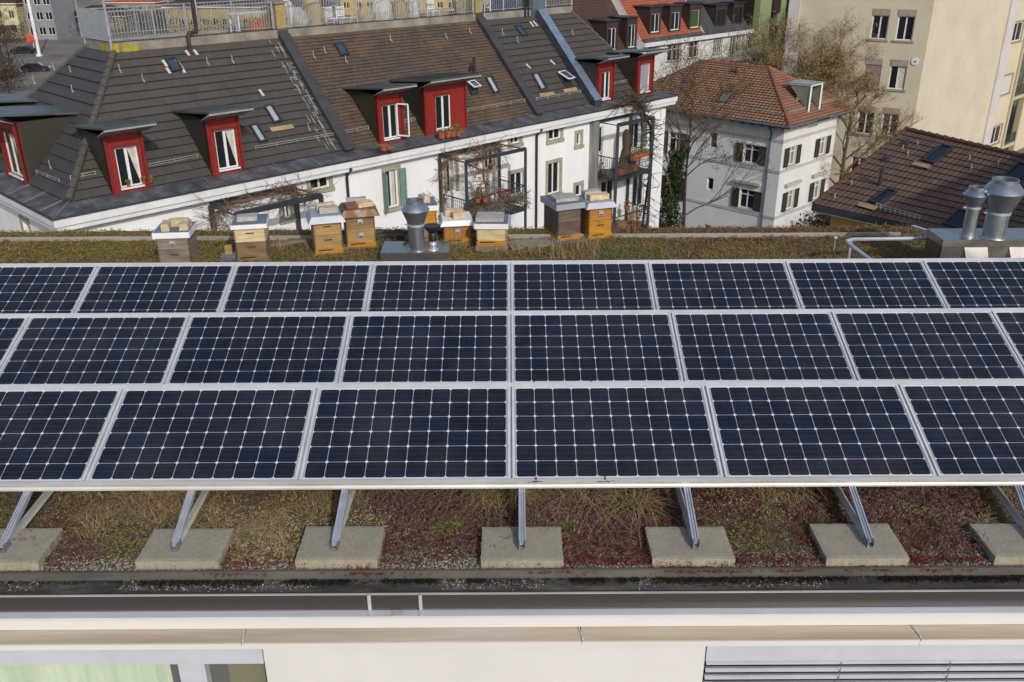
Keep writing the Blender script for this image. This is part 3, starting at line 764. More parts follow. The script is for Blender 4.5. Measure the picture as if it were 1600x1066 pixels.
def hive(label, x, ybot, wd, boxes, lid, lidm, yaw, legs_=.03, dep=.46, lidh=.05, over=.03, handle=None, zt=.03, Y=None, skirt=0, floor=w_am):
    p = onz(x, ybot, zt)
    if Y: p = ony(x, ybot, Y)
    t = thing('beehive', label, 'beehive', (p.x, p.y, zt if not Y else zt), yaw, 'beehives on the planted roof')
    z = 0.0
    m = MB(); m.obox((-.02, -.0, -zt * .9), (wd + .04, 0, 0), (0, dep, 0), (0, 0, zt * .9 - .002)); m.build('stand', w_gr, t, local=True)
    m = MB(); m.obox((0, -.012, 0), (wd, 0, 0), (0, dep, 0), (0, 0, .075)); m.build('floor_board', floor, t, local=True)
    m = MB(); m.obox((.05, -.016, .048), (wd * .5, 0, 0), (0, .02, 0), (0, 0, .014)); m.build('entrance', darkslot, t, local=True)
    z = .077
    for k, (h, mt) in enumerate(boxes):
        m = MB(); m.obox((0, 0, z), (wd, 0, 0), (0, dep, 0), (0, 0, h - .003)); b = m.build('hive_box', mt, t, local=True)
        m = MB(); n = 7
        for i in range(n):                  # finger joints at both front corners
            for xx in (-.0015, wd - .02):
                m.obox((xx, -.0022, z + h * (i + .05) / n), (.0215, 0, 0), (0, .004, 0), (0, 0, h / n * .45))
            m.obox((-.0022, .003, z + h * (i + .05) / n), (.004, 0, 0), (0, .018, 0), (0, 0, h / n * .45))
        m.build('joint', darkslot, b, local=True)
        m = MB()
        if handle and k in handle:
            kind = handle[k]
            if kind == 'm':
                m.obox((wd / 2 - .038, -.02, z + h * .35), (.076, 0, 0), (0, .02, 0), (0, 0, h * .36)); m.obox((wd / 2 - .028, -.026, z + h * .5), (.056, 0, 0), (0, .01, 0), (0, 0, h * .12)); m.build('handle_plate', alu, b, local=True)
                m = MB(); m.obox((wd / 2 - .026, -.0215, z + h * .4), (.052, 0, 0), (0, .01, 0), (0, 0, h * .07)); m.build('handle_slot', darkslot, b, local=True)
            else:
                m.obox((wd / 2 - .055, -.0022, z + h * .55), (.11, 0, 0), (0, .012, 0), (0, 0, .022)); m.build('handle_slot', darkslot, b, local=True)
                m = MB(); m.obox((wd / 2 - .05, -.006, z + h * .535), (.10, 0, 0), (0, .01, 0), (0, 0, .01)); m.build('handle_lip', mt, b, local=True)
        z += h
    m = MB(); o = over
    if skirt:
        a = [(-.0, -.0, z), (wd, 0, z), (wd, dep, z), (0, dep, z)]; sk = skirt
        lo = [V((-o - sk, -o - sk, z - .01)), V((wd + o + sk, -o - sk, z - .01)), V((wd + o + sk, dep + o + sk, z - .01)), V((-o - sk, dep + o + sk, z - .01))]
        hi = [V((-.01, -.01, z + lidh)), V((wd + .01, -.01, z + lidh)), V((wd + .01, dep + .01, z + lidh)), V((-.01, dep + .01, z + lidh))]
        m.add(lo + hi, [(0, 1, 5, 4), (1, 2, 6, 5), (2, 3, 7, 6), (3, 0, 4, 7), (4, 5, 6, 7), (3, 2, 1, 0)])
    else:
        m.obox((-o, -o, z - .006), (wd + 2 * o, 0, 0), (0, dep + 2 * o, 0), (0, 0, lidh + .006))
        m2 = MB(); m2.obox((-o + .008, -o + .01, z + lidh), (wd + 2 * o - .016, 0, 0), (0, dep + 2 * o - .02, 0), (0, 0, .004)); m2.build('lid_top', lid_b, t, local=True)
    m.build('lid', lidm, t, local=True)
    return t, z + lidh + .004, wd, dep
def rockmesh(c, sx, sy, sz, yaw, rough=.1, seed=0):
    random.seed(seed); m = MB(); n = 3; x = V((math.cos(yaw), math.sin(yaw), 0)); y = V((-math.sin(yaw), math.cos(yaw), 0))
    vs = []; idx = {}; fs = []
    def vid(i, j, k):
        if (i, j, k) not in idx:
            q = V(c) + x * sx * (i / n - .5) + y * sy * (j / n - .5) + UP * sz * (k / n)
            q += V((U(-1, 1), U(-1, 1), U(-1, 1) if k else 0)) * rough * min(sx, sy, sz) * (.5 if k else .3)
            idx[(i, j, k)] = len(vs); vs.append(q)
        return idx[(i, j, k)]
    for a in range(n):
        for b in range(n):
            fs += [(vid(a, b, n), vid(a + 1, b, n), vid(a + 1, b + 1, n), vid(a, b + 1, n)), (vid(a, b, 0), vid(a, b + 1, 0), vid(a + 1, b + 1, 0), vid(a + 1, b, 0)),
                   (vid(a, 0, b), vid(a + 1, 0, b), vid(a + 1, 0, b + 1), vid(a, 0, b + 1)), (vid(a, n, b), vid(a, n, b + 1), vid(a + 1, n, b + 1), vid(a + 1, n, b)),
                   (vid(0, a, b), vid(0, a, b + 1), vid(0, a + 1, b + 1), vid(0, a + 1, b)), (vid(n, a, b), vid(n, a + 1, b), vid(n, a + 1, b + 1), vid(n, a, b + 1))]
    return m.add(vs, fs)
def on_lid(hv, fx, fy, sx, sy, sz, yaw, mt, label, name='brick', cat='brick', rough=.1, lift=0, seed=1, group='stones weighing down the hive lids'):
    t, z, wd, dep = hv; M = W[t]; c = M @ V((fx * wd, fy * dep, z + lift + .002)); ry = math.atan2(M[1][0], M[0][0])
    m = rockmesh(c, sx, sy, sz, ry + yaw, rough, seed)
    return mesh_thing(m, name, mt, label, cat, group)
R_ = math.radians
h1 = hive('grey weathered beehive at the left end of the row, white edged lid', 251, 421, .43, [(.20, w_gr), (.17, w_gr)], 0, lid_w, R_(6), lidh=.075, handle={1: 'm', 0: 'o'})
h2 = hive('second beehive from the left, pale top box over a grey brown box', 371, 409, .43, [(.20, w_br), (.20, w_pa)], 0, lid_w, R_(10), lidh=.055, handle={0: 'o', 1: 'o'}, floor=w_br)
h3 = hive('yellow beehive with a flared grey lid, left of the rusty lidded one', 493, 398, .40, [(.20, w_ye), (.195, w_ye)], 0, lid_g, R_(16), lidh=.08, skirt=.035, handle={0: 'o', 1: 'o'})
h4 = hive('tall beehive with a flared rusty lid and a grey brown top box', 543, 388, .42, [(.205, w_ye), (.20, w_br)], 0, lid_r, R_(14), lidh=.08, skirt=.045, handle={0: 'm', 1: 'm'})
h5 = hive('beehive half hidden behind the round vent cowl, amber top box', 642, 379, .40, [(.19, w_gr), (.21, w_am)], 0, lid_w, R_(12), lidh=.07, handle={})
h6 = hive('single box orange beehive just right of the black capped pipe', 694, 382, .41, [(.215, w_or)], 0, lid_w, R_(8), lidh=.06, skirt=.02, handle={0: 'm'})
h7 = hive('low pale wooden beehive under a big grey slab', 745, 384, .43, [(.185, w_pa)], 0, lid_w, R_(-2), lidh=.07, zt=.10, handle={})
h8 = hive('dark grey weathered beehive beside the orange one, right end of the row', 871, 377, .38, [(.205, w_dk), (.20, w_dk)], 0, lid_g, R_(22), lidh=.08, over=.045, handle={}, dep=.5)
h9 = hive('orange amber beehive at the right end of the row', 919, 374, .38, [(.20, w_am), (.205, w_or)], 0, lid_g, R_(18), lidh=.07, skirt=.03, handle={1: 'm', 0: 'o'})
on_lid(h1, .30, .3, .10, .24, .10, .1, stoneA, 'pale brick standing lengthwise on the left of the leftmost hive lid', seed=2)
on_lid(h1, .62, .62, .26, .11, .10, 0, stoneA, 'pale brick lying across the back of the leftmost hive lid', seed=3)
on_lid(h1, .88, .35, .12, .24, .09, 0, stoneA, 'pale brick along the right edge of the leftmost hive lid', seed=4)
on_lid(h2, .42, .45, .27, .17, .07, .1, stoneB, 'grey stone block on the lid of the second hive from the left', 'stone_block', 'stone', seed=5)
on_lid(h3, .62, .38, .26, .14, .085, 0, stoneB, 'grey white block at the front of the flared grey lid', 'stone_block', 'stone', seed=6)
on_lid(h3, .56, .72, .27, .11, .10, .1, stoneT, 'tan brick behind the grey block on the flared grey lid', seed=7)
on_lid(h4, .48, .74, .29, .10, .09, 0, stoneB, 'long grey block at the back of the rusty lid', 'stone_block', 'stone', seed=8)
on_lid(h4, .26, .36, .19, .16, .06, .3, stoneR, 'round reddish tile on the left front of the rusty lid', 'tile_fragment', 'stone', .25, seed=9)
on_lid(h4, .72, .38, .24, .14, .06, .35, stoneT, 'pale flat stone on the right front of the rusty lid', 'flat_stone', 'stone', .25, seed=10)
on_lid(h5, .62, .48, .10, .20, .10, .3, stoneT, 'tan stone on the lid of the hive behind the cowl', 'flat_stone', 'stone', .3, seed=11)
on_lid(h6, .46, .62, .26, .12, .09, -.1, stoneT, 'back one of two tan bricks on the single box orange hive', seed=12)
on_lid(h6, .60, .28, .20, .12, .09, .1, stoneT, 'front one of two tan bricks on the single box orange hive', seed=13)
on_lid(h7, .44, .5, .40, .34, .055, 0, stoneB, 'large grey slab covering the lid of the low pale hive', 'stone_slab', 'stone', .12, seed=14)
on_lid(h8, .52, .44, .36, .30, .05, -.05, stoneB, 'flat grey paver with a ribbed edge on the dark grey hive', 'paver', 'stone', .08, seed=15)
on_lid(h9, .40, .62, .26, .13, .11, 0, stoneB, 'grey white block behind the tan bricks on the right end hive', 'stone_block', 'stone', seed=16)
on_lid(h9, .42, .34, .22, .12, .08, .05, stoneT, 'left tan brick on the lid of the right end hive', seed=17)
on_lid(h9, .80, .38, .12, .14, .08, .1, stoneT, 'right tan brick on the lid of the right end hive', seed=18)
# planks and slabs on the soil by the hives
def plank(x0, y0, x1, y1, wd, th, mt, label, name='plank', cat='plank', z=.04):
    a = onz(x0, y0, z); b = onz(x1, y1, z); m = MB(); d = b - a; s = V((-d.y, d.x, 0)).normalized() * wd
    m.obox(a + V((0, 0, 0)), d, s, (0, 0, th)); return mesh_thing(m, name, mt, label, cat)
plank(536, 393, 590, 385, .42, .05, w_gr, 'grey plank stand under the rusty lidded hive', z=.0)
plank(413, 388, 478, 379, .10, .05, w_gr, 'weathered grey beam lying between the second and third hives', 'beam', 'beam', .02)
plank(862, 385, 952, 372, .55, .03, lid_b, 'grey board carrying the two hives at the right end', 'board', 'board', 0.0)
plank(800, 392, 866, 385, .34, .04, conc_old, 'brown concrete slab left of the dark grey hive', 'slab', 'slab', .0)
plank(690, 386, 735, 384, .36, .045, w_gr, 'pale board under the single box orange hive', 'board', 'board', .0)
t = thing('feeder_box', 'small blue grey box with a wooden block on it, left of the second hive', 'box', onz(347, 411, 0), R_(8))
m = MB(); m.obox((0, 0, 0), (.19, 0, 0), (0, .16, 0), (0, 0, .07)); m.obox((-.01, -.01, .07), (.21, 0, 0), (0, .18, 0), (0, 0, .03)); m.build('box_body', lid_b, t, local=True)
m = MB(); m.obox((.05, .05, .10), (.10, 0, 0), (0, .07, 0), (0, 0, .13)); m.build('wood_block', w_ye, t, local=True)
pl = onz(600, 372, .05); m = MB()
m.tube([pl + V((-.12, 0, .02)), pl + V((.1, .03, .03)), pl + V((.3, .05, .02))], .055, 10); mesh_thing(m, 'plastic_tube', black, 'black plastic tube lying on the roof behind the vent', 'tube', smooth=True)
# ================================================================== MIDDLE ROOF VENT
zt = .16
A = onz(595, 395, zt); B = onz(700, 394, zt); A.y = B.y = (A.y + B.y) / 2; wb = B.x - A.x; dep = .50
v1 = thing('roof_vent', 'galvanised vent cowl on a flat steel box in front of the hives', 'vent', (A.x + wb / 2, A.y, 0))
m = MB(); m.obox(A - UP * zt, (wb, 0, 0), (0, dep, 0), (0, 0, zt - .02)); m.obox(A + V((-.012, -.012, -.05)), (wb + .024, 0, 0), (0, dep + .024, 0), (0, 0, .05)); m.build('base_box', steelbox, v1)
m = MB(); m.obox(A + V((.40, .0, .001)), (.05, 0, 0), (0, dep, 0), (0, 0, .003)); m.obox(A + V((.26, .30, .001)), (.05, 0, 0), (.03, .2, 0), (0, 0, .003)); m.build('wet_seam', zincgrey, v1)
def cowl(par, c, r0, zr, rw, zw, rt, zt2, name='duct', ring=True):
    """straight duct r0, ring at zr, widest rw at zw, top collar rt at zt2 (heights above c)"""
    m = MB(); m.lathe(c, [(r0 * 1.25, 0), (r0 * 1.22, .012), (r0, .02), (r0, zr)], 36); m.build('duct', galv, par, smooth=True)
    m = MB(); m.lathe(c, [(r0, zr + .0), (rw, zw), (rw + .004, zw + .006), (rt + .01, zt2 - .05), (rt, zt2 - .045), (rt, zt2), (rt - .012, zt2), (rt - .012, zt2 - .25)], 36); m.build('cowl', galv, par, smooth=True)
    m = MB(); m.lathe(c, [(r0 + .002, zr - .022), (r0 + .012, zr - .02), (r0 + .012, zr + .004), (r0 + .002, zr + .006)], 36); m.bar(c + V((-r0 - .05, 0, zr - .01)), c + V((-r0, 0, zr - .01)), .018); m.build('clamp_ring', alu, par, smooth=True)
    m = MB(); m.lathe(c, [(rt - .013, zt2 - .2), (0.001, zt2 - .21)], 24); m.build('dark_throat', black, par)
    m = MB(); m.box(c + V((.02, -r0 - .001, zr / 2)), .006, .004, zr * .95); m.build('seam', alu, par)
def at_h(px, py, c): return ony(px, py, c.y).z
def do_cowl(par, px, pb, zbase, dy, base_w, y_ring, w_wide, y_wide, w_top, y_top, d_off=0):
    c = onz(px, pb, zbase); c.y += dy; sc_ = (RM @ (c - EYE)).z / FPX
    cowl(par, c, base_w / 2 * sc_, at_h(px, y_ring, c) - zbase, w_wide / 2 * sc_, at_h(px, y_wide, c) - zbase, w_top / 2 * sc_, at_h(px, y_top, c) - zbase)
    return c, sc_
c, s_ = do_cowl(v1, 652, 390, zt, 0, 24, 350, 43, 328, 27, 312)
c2 = onz(677, 390, zt); m = MB(); m.lathe(c2, [(.075, 0), (.07, .01), (.05, .015), (.05, .07), (.058, .085), (.05, .10), (.05, .14)], 24); m.build('pipe', alu, v1, smooth=True)
m = MB(); m.lathe(c2, [(.052, .13), (.062, .135), (.062, .235), (.055, .25), (.07, .27), (.105, .31), (.115, .345), (.115, .352), (.10, .354), (.001, .34)], 24); m.build('black_cap', black, v1, smooth=True)
# ================================================================== RIGHT HAND VENT UNIT
zt = .60
A = onz(1474, 375, zt); dep = .50; wb = 3.2
v2 = thing('ventilation_unit', 'large steel roof housing with two galvanised cowls at the right edge', 'vent housing', (A.x + .6, A.y, 0))
m = MB(); m.obox(A + V((0, 0, -.10)), (wb, 0, 0), (0, dep, 0), (0, 0, .10)); m.build('cover', steelbox, v2)
m = MB(); m.obox((A.x + .012, A.y + .02, 0), (wb, 0, 0), (0, dep - .04, 0), (0, 0, zt - .101)); m.build('housing', steelbox, v2)
m = MB(); m.obox((A.x - .004, A.y + .06, .0), (.015, 0, 0), (0, dep - .1, 0), (0, 0, zt - .11)); m.build('dark_side', mat('dark_brown_side', '5b4838', '6b5644', .5, metal=.3), v2)  # left side of the housing, coloured darker brown than the steel
m = MB()
for k in range(3):
    x = A.x + .30 + k * .58; z0 = .05; z1 = zt - .105
    a = V((x + .0, A.y + .018, z1)); m.add([a, a + V((.30, 0, 0)), a + V((.36, -.12, z0 - z1)), a + V((.10, -.12, z0 - z1)), a + V((-.10, 0, z0 - z1))], [(0, 3, 2, 1)])
    m.add([a, a + V((-.07, .0, z0 - z1)), a + V((.10, -.12, z0 - z1))], [(0, 1, 2)])
m.build('hood', steelbox, v2)
m = MB()
for k in range(4): m.obox((A.x + .2 + k * .36, A.y - .006, zt - .065), (.008, 0, 0), (0, .01, 0), (0, 0, .018))
m.build('bolt', rust, v2)
do_cowl(v2, 1512, 368, zt, .0, 19, 323, 36, 305, 24, 292)
do_cowl(v2, 1552, 370, zt, .0, 33, 331, 61, 300, 38, 280)
# steel pipe rail and short rod
def pipe_pt(x, y, z): return onz(x, y, z)
m = MB(); m.tube([pipe_pt(1452, 372.5, .42), pipe_pt(1332, 374, .42), pipe_pt(1323, 377, .42), pipe_pt(1326, 381, .42), pipe_pt(1358, 405, .42), pipe_pt(1372, 416, .42)], .026, 10)
q = pipe_pt(1330, 376, .42); m.tube([q, V((q.x, q.y, 0))], .02, 8)
mesh_thing(m, 'steel_pipe', alu, 'bent steel pipe running to the ventilation unit', 'pipe', smooth=True)
b = onz(1302, 394, .0); m = MB(); m.tube([b, b + UP * .19], .008, 8); m.lathe(b + UP * .19, [(.008, 0), (.026, .012), (.03, .03), (.02, .045), (.002, .05)], 12)
mesh_thing(m, 'vent_rod', alu, 'small capped metal rod standing in the moss', 'rod', smooth=True)
# ================================================================== GROUND
grd = mat('street_asphalt', '5a544c', '6e675e', .95, scale=.12, bump=.2, bscale=6, c3='7c7266')
m = MB(); m.quad((-900, -300, GZ), (900, -300, GZ), (900, 1500, GZ), (-900, 1500, GZ)); tag(m.build('ground', grd), 'grey brown street and yard surface far below', None, None, 'structure')
# ================================================================== LONG WHITE BUILDING
zA = -3.4
A = onz(83, 344, zA); B = onz(1059, 149.5, zA)
a_ = (B - A).normalized(); b_ = V((-a_.y, a_.x, 0)); n_f = -b_; LEN = (B - A).length
zT = zA + .22; zR = .61; AP = .80
Hp = onz(155, 83, zR); rt = (Hp - A).dot(b_) * .5 + (Hp - A).dot(a_) * .5
TW = 2.4; WD = TW + 2 * rt; rtR = 3.3
def LP(s, q, z): return V((A.x, A.y, 0)) + a_ * s + b_ * q + UP * z
tile_big = mat_tiles('dark_concrete_tile', '45403c', '4c4743', '3b3632', .30, .36, .006, '4a443a', .35)
tile_left = mat_tiles('slate_grey_tile', '413e41', '484548', '3a373a', .30, .36, .006, '3d3a3a', .3)
tile_sm = mat_tiles('small_brown_tile', '4a3f37', '5b4e44', '33281f', .17, .16, .010, '6e5232', .55)
tile_dk = mat_tiles('dark_brown_tile', '433e3b', '4b4642', '37332f', .26, .36, .006, '47413a', .35)
lead = mat('lead_apron', '434447', '55565a', .5, metal=.2, scale=1.2, stretch=(1.5, 1.5, 1), c3='707174')
capm = mat('dark_sheet_cap', '38393b', '454648', .55, metal=.2, scale=2)
capblue = mat('blue_sheet_cap', '71839a', '8c9db3', .4, metal=.5, scale=2); capside = mat('grey_sheet_side', '3a3f46', '4c525a', .5, metal=.4, scale=2)
white_fas = mat('white_eave_board', 'cbcbca', 'dadad9', .7, scale=1.5)
soffit = mat('grey_soffit', '8d8c88', '9c9b97', .8)
redm = mat('red_dormer_board', '77160f', '861d14', .65, scale=4, stretch=(1, 1, .3)); redd = mat('deep_red_edge', '6a130e', '76180f', .6, scale=4)
cheek = mat('olive_grey_cheek', '2d2b22', '38352b', .55, metal=.2, scale=1)
slabm = mat('grey_standing_seam', '4a4d4b', '5c605e', .5, metal=.35, scale=1.5); slabe = mat('pale_soffit_edge', '84878a', '979a9c', .6)
stone_tr = mat('sandstone_surround', '8d8873', 'a39e88', .9, scale=3)
green_sh = mat('green_shutter', '5f7a70', '728c82', .7, scale=6)
steel_d = mat('anthracite_steel', '34373d', '42464d', .5, metal=.4, scale=3)
pipe_br = mat('brown_downpipe', '332521', '45332d', .5, metal=.2)
curt = mat('white_curtain', 'a8a79f', 'c2c1b9', .95, scale=5)
hall = thing('row_house', 'long white apartment house with a dark hipped roof, red dormers and a roof terrace', 'building', (A.x, A.y, GZ))
O = LP(.4, .4, 0); FL = Facade(O, a_); Lw = LEN - .8
OW = LP(.4, .4, 0); FW = Facade(LP(.4, WD - .4, 0), -b_); Ww = WD - .8
wins = dict(
    w1=(483, 269, 515, 292), w2=(601, 268, 624, 322), w3=(797, 209, 812, 223), w4=(857, 200, 876, 216), w5=(856, 256, 874, 300), w6=(901, 209, 907, 226),
    w7=(899, 290, 908, 305), d1=(697, 250, 713, 299), w8=(757, 228, 772, 262), w9=(797, 272, 817, 302), d2=(934, 199, 942, 238), d3=(985, 190, 999, 230), w10=(440, 316, 455, 340), d4=(940, 285, 958, 330), d5=(990, 275, 1005, 320))
rc = {k: FL.rect(*v) for k, v in wins.items()}
# snap the storeys so that heads line up
m = MB(); FL.wall(m, 0, GZ, Lw, zA - .12, list(rc.values()), .2)
leftw = FW.rect(34, 343, 50, 372); FW.wall(m, 0, GZ, Ww, zA - .12, [leftw], .2)
m.quad(LP(LEN - .4, .4, GZ), LP(LEN - .4, WD - .4, GZ), LP(LEN - .4, WD - .4, zA - .12), LP(LEN - .4, .4, zA - .12))
m.quad(LP(LEN - .4, WD - .4, GZ), LP(.4, WD - .4, GZ), LP(.4, WD - .4, zA - .12), LP(LEN - .4, WD - .4, zA - .12))
m.build('wall', white_pl, hall)
for k, r in rc.items():
    cw = None
    if k in ('w2', 'd1'): cw = (curt, .55, .85)
    FL.window(hall, r, whitef, glass, k=-.1, fw=.06, mull=0 if k in ('w6', 'w7', 'd2') else 1, curtain=cw, trim=stone_tr if k[0] == 'w' or k == 'd1' else None, tw=.15, sill=stone_tr if k[0] == 'w' else None, shutters='r' if k in ('w2', 'd3') else None, shm=green_sh)
FW.window(hall, leftw, whitef, glass, trim=stone_tr, tw=.15, sill=stone_tr)
# half closed left shutter of w2, seen edge on
r = rc['w2']; m = MB(); m.obox(FL.P(r[0] - .16, r[1], .04), FL.u * .05, FL.n * .42 - FL.u * .12, UP * (r[3] - r[1])); m.build('shutter', green_sh, hall)
# eaves: soffit, white boards, gutter
E4 = [(0, 0), (LEN, 0), (LEN, WD), (0, WD)]
def ring(mb, o0, o1, z0, z1):
    """rectangular ring following the eaves between outsets o0 (outer) and o1 (inner, smaller rectangle)"""
    def c(o): return [LP(-o, -o, 0), LP(LEN + o, -o, 0), LP(LEN + o, WD + o, 0), LP(-o, WD + o, 0)]
    co, ci = c(o0), c(o1)
    for i in range(4):
        j = (i + 1) % 4; vs = [co[i] + UP * z0, co[j] + UP * z0, ci[j] + UP * z0, ci[i] + UP * z0, co[i] + UP * z1, co[j] + UP * z1, ci[j] + UP * z1, ci[i] + UP * z1]
        mb.add(vs, [(0, 3, 2, 1), (4, 5, 6, 7), (0, 1, 5, 4), (2, 3, 7, 6)])
m = MB(); ring(m, 0, -.5, zA - .26, zA - .02); ring(m, -.06, -.5, zA - .42, zA - .262); m.build('eave_board', white_fas, hall)
m = MB(); ring(m, .035, -.02, zA - .018, zA + .035); m.build('gutter_edge', capm, hall)
# lead apron, slightly sloping, with raised seams
m = MB()
def cc(q, z): return [LP(q, q, z), LP(LEN - q, q, z), LP(LEN - q, WD - q, z), LP(q, WD - q, z)]
c0, c1 = cc(.02, zA + .01), cc(AP, zT)
for i in range(4): j = (i + 1) % 4; m.quad(c0[i], c0[j], c1[j], c1[i])
m.cur = 1; random.seed(5)
for s in (1.4, 2.9, 5.2, 6.1, 7.9, 9.4, 11.3, 12.2, 12.6, 14.4, 16.2, 18.0, 19.0, 20.9, 22.8, 23.2, 25.1, 27.5, 29.0): m.bar(LP(s, .05, zA + .03), LP(s, AP, zT + .02), .03, .02)
for s in (1.2, 2.6, 4.0, 6.3, 8.0): m.bar(LP(.05, s, zA + .03), LP(AP, s, zT + .02), .05, .03)
m.bar(LP(.03, .03, zA + .03), LP(AP, AP, zT + .02), .06, .03); m.build('apron', [lead, mat('seam_zinc', '67686b', '7c7d80', .5, metal=.2)], hall)
# roof planes
Tl = LP(AP, AP, zT); nR = a_.cross(LP(AP, rt, zR) - LP(AP, AP, zT)).normalized()
def RP(px, py, off=0): return onp(px, py, Tl + nR * off, nR)
def s_of(px, py): return (RP(px, py) - LP(0, 0, 0)).dot(a_)
cuts = []
for (p0, p1) in (((543, 227), (436, 56)), ((838, 172), (748, 36)), ((926, 163), (842, 27))):
    cuts.append((s_of(*p0) + s_of(*p1)) / 2)
print('LEN', LEN, 'rt', rt, 'WD', WD, 'cuts', cuts, [s_of(543, 227), s_of(436, 56)], 'top right s', s_of(897, 22), LEN - rtR)
def roofq(s0b, s1b, s0t, s1t): return LP(s0b, AP, zT), LP(s1b, AP, zT), LP(s1t, rt, zR), LP(s0t, rt, zR)
c1_, c2_, c3_ = cuts
for nm, q, mt, co in (('tile_field', roofq(AP, c1_, rt, c1_), tile_big, .36), ('tile_field', roofq(c1_, c2_, c1_, c2_), tile_sm, .16), ('tile_field', roofq(c2_, c3_, c2_, c3_), tile_dk, .36), ('tile_field', roofq(c3_, LEN - AP, c3_, LEN - rtR), tile_dk, .36)):
    m = MB(); tiled(m, *q, course=co, lift=.05 if co > .2 else .022); m.build(nm, mt, hall)
m = MB(); tiled(m, LP(AP, WD - AP, zT), LP(AP, AP, zT), LP(rt, rt, zR), LP(rt, WD - rt, zR), course=.5, lift=.06); m.build('tile_field', tile_left, hall)
m = MB(); tiled(m, LP(LEN - AP, AP, zT), LP(LEN - AP, WD - AP, zT), LP(LEN - rtR, WD - rt, zR), LP(LEN - rtR, rt, zR), course=.36, lift=.05); m.build('tile_field', tile_dk, hall)
m = MB(); tiled(m, LP(LEN - AP, WD - AP, zT), LP(AP, WD - AP, zT), LP(rt, WD - rt, zR), LP(LEN - rtR, WD - rt, zR), course=.36, lift=.05); m.build('tile_field', tile_dk, hall)
# hip tiles
def hipline(mb, p, q, r=.13, n=None):
    p, q = V(p), V(q); L = (q - p).length; n = n or int(L / .42); d = (q - p) / n
    for i in range(n):
        a = p + d * i; mb.tube([a + UP * .05, a + d * 1.06 + UP * .02], [r, r * .8], 10)
m = MB(); hipline(m, LP(AP, AP, zT + .03), LP(rt, rt, zR)); m.build('hip_tiles', tile_dk_p if False else mat('hip_tile', '453f3a', '544d47', .8, scale=8), hall, smooth=True)
for p, q in ((LP(LEN - AP, AP, zT + .03), LP(LEN - rtR, rt, zR)), (LP(AP, WD - AP, zT + .03), LP(rt, WD - rt, zR))):
    m = MB(); hipline(m, p, q, .08); m.build('hip_tiles', MATS['hip_tile'], hall, smooth=True)
# party wall caps running up the roof
for i, (s, w_, h_) in enumerate(((c1_, .46, .16), (c2_, .42, .16), (c3_, .52, .34))):
    m = MB(); p = LP(s - w_ / 2, AP - .12, zT - .05); d = LP(s - w_ / 2, rt, zR) - LP(s - w_ / 2, AP, zT); d = d * 1.03
    if i < 2: m.obox(p, a_ * w_, d, nR * h_); m.build('party_wall_cap', capm, hall)
    else:
        m.obox(p, a_ * w_, d, nR * h_); m.build('party_wall_cap', capside, hall)
        m = MB(); m.obox(p + nR * (h_ + .002), a_ * w_, d, nR * .02); m.build('cap_sheet', capblue, hall)
        m = MB(); m.obox(p - V((0, 0, .2)) - b_ * .25, a_ * w_, b_ * .3, UP * .42); m.build('cap_end', capside, hall)
# wet lime streaks and mortar patches left of the first cap
lime = mat('lime_streak', '7d7b77', '979591', .9, scale=9)
m = MB(); random.seed(31)
for k in range(70):
    g = rnd(); s = c1_ - .35 - .5 * rnd() ** 2 - (.15 if g < .3 else 0); q = AP + (rt - AP) * g
    p = LP(s, q, zT + (zR - zT) * g) + nR * .052; sl_ = (LP(s, rt, zR) - LP(s, AP, zT)).normalized()
    if rnd() < .6: m.obox(p, a_ * .03, sl_ * U(.15, .4), nR * .004)
    else: m.obox(p, a_ * U(.1, .3), sl_ * .025, nR * .004)
m.build('lime_streak', lime, hall)
# snow guards
def snow(par, P0, P1, mt, k=3):
    m = MB(); m.tube([P0 + UP * .14, P1 + UP * .14], .014, 6); m.tube([P0 + UP * .07, P1 + UP * .07], .012, 6); L = (P1 - P0).length; n = max(2, int(L / .7))
    for i in range(n + 1): q = P0.lerp(P1, i / n); m.bar(q + UP * .16, q - b_ * .0 + UP * 0, .025)
    return m.build('snow_guard', mt, par)
gm_ = mat('snow_guard_metal', '9a9892', 'b1afa9', .5, metal=.4)
for x0, y0, x1, y1 in ((400, 235, 526, 213), (541, 210, 576, 203), (633, 193, 652, 189), (731, 176, 820, 160), (234, 263, 310, 248), (111, 282, 150, 275), (838, 158, 907, 146), (960, 133, 986, 128)):
    snow(hall, RP(x0, y0), RP(x1, y1), gm_)
nL = (-b_).cross(LP(rt, rt, zR) - LP(AP, AP, zT)).normalized(); nL = nL if nL.z > 0 else -nL
def RL(px, py, off=0): return onp(px, py, Tl + nL * off, nL)
snow(hall, RL(58, 273), RL(94, 287), gm_)
# small hooks
for x, y, f in ((53, 128, RL), (113, 142, RL), (84, 107, RL), (110, 112, RL), (78, 260, RL), (187, 110, RP), (223, 124, RP), (324, 98, RP), (363, 95, RP), (507, 80, RP), (610, 62, RP), (697, 58, RP), (734, 50, RP), (482, 200, RP), (894, 52, RP), (540, 95, RP), (490, 88, RP), (785, 52, RP), (808, 64, RP)):
    m = MB(); p = f(x, y, .05); m.bar(p, p + UP * .2, .025); m.bar(p, p - b_ * .12 - UP * .09, .045); m.build('roof_hook', gm_, hall)
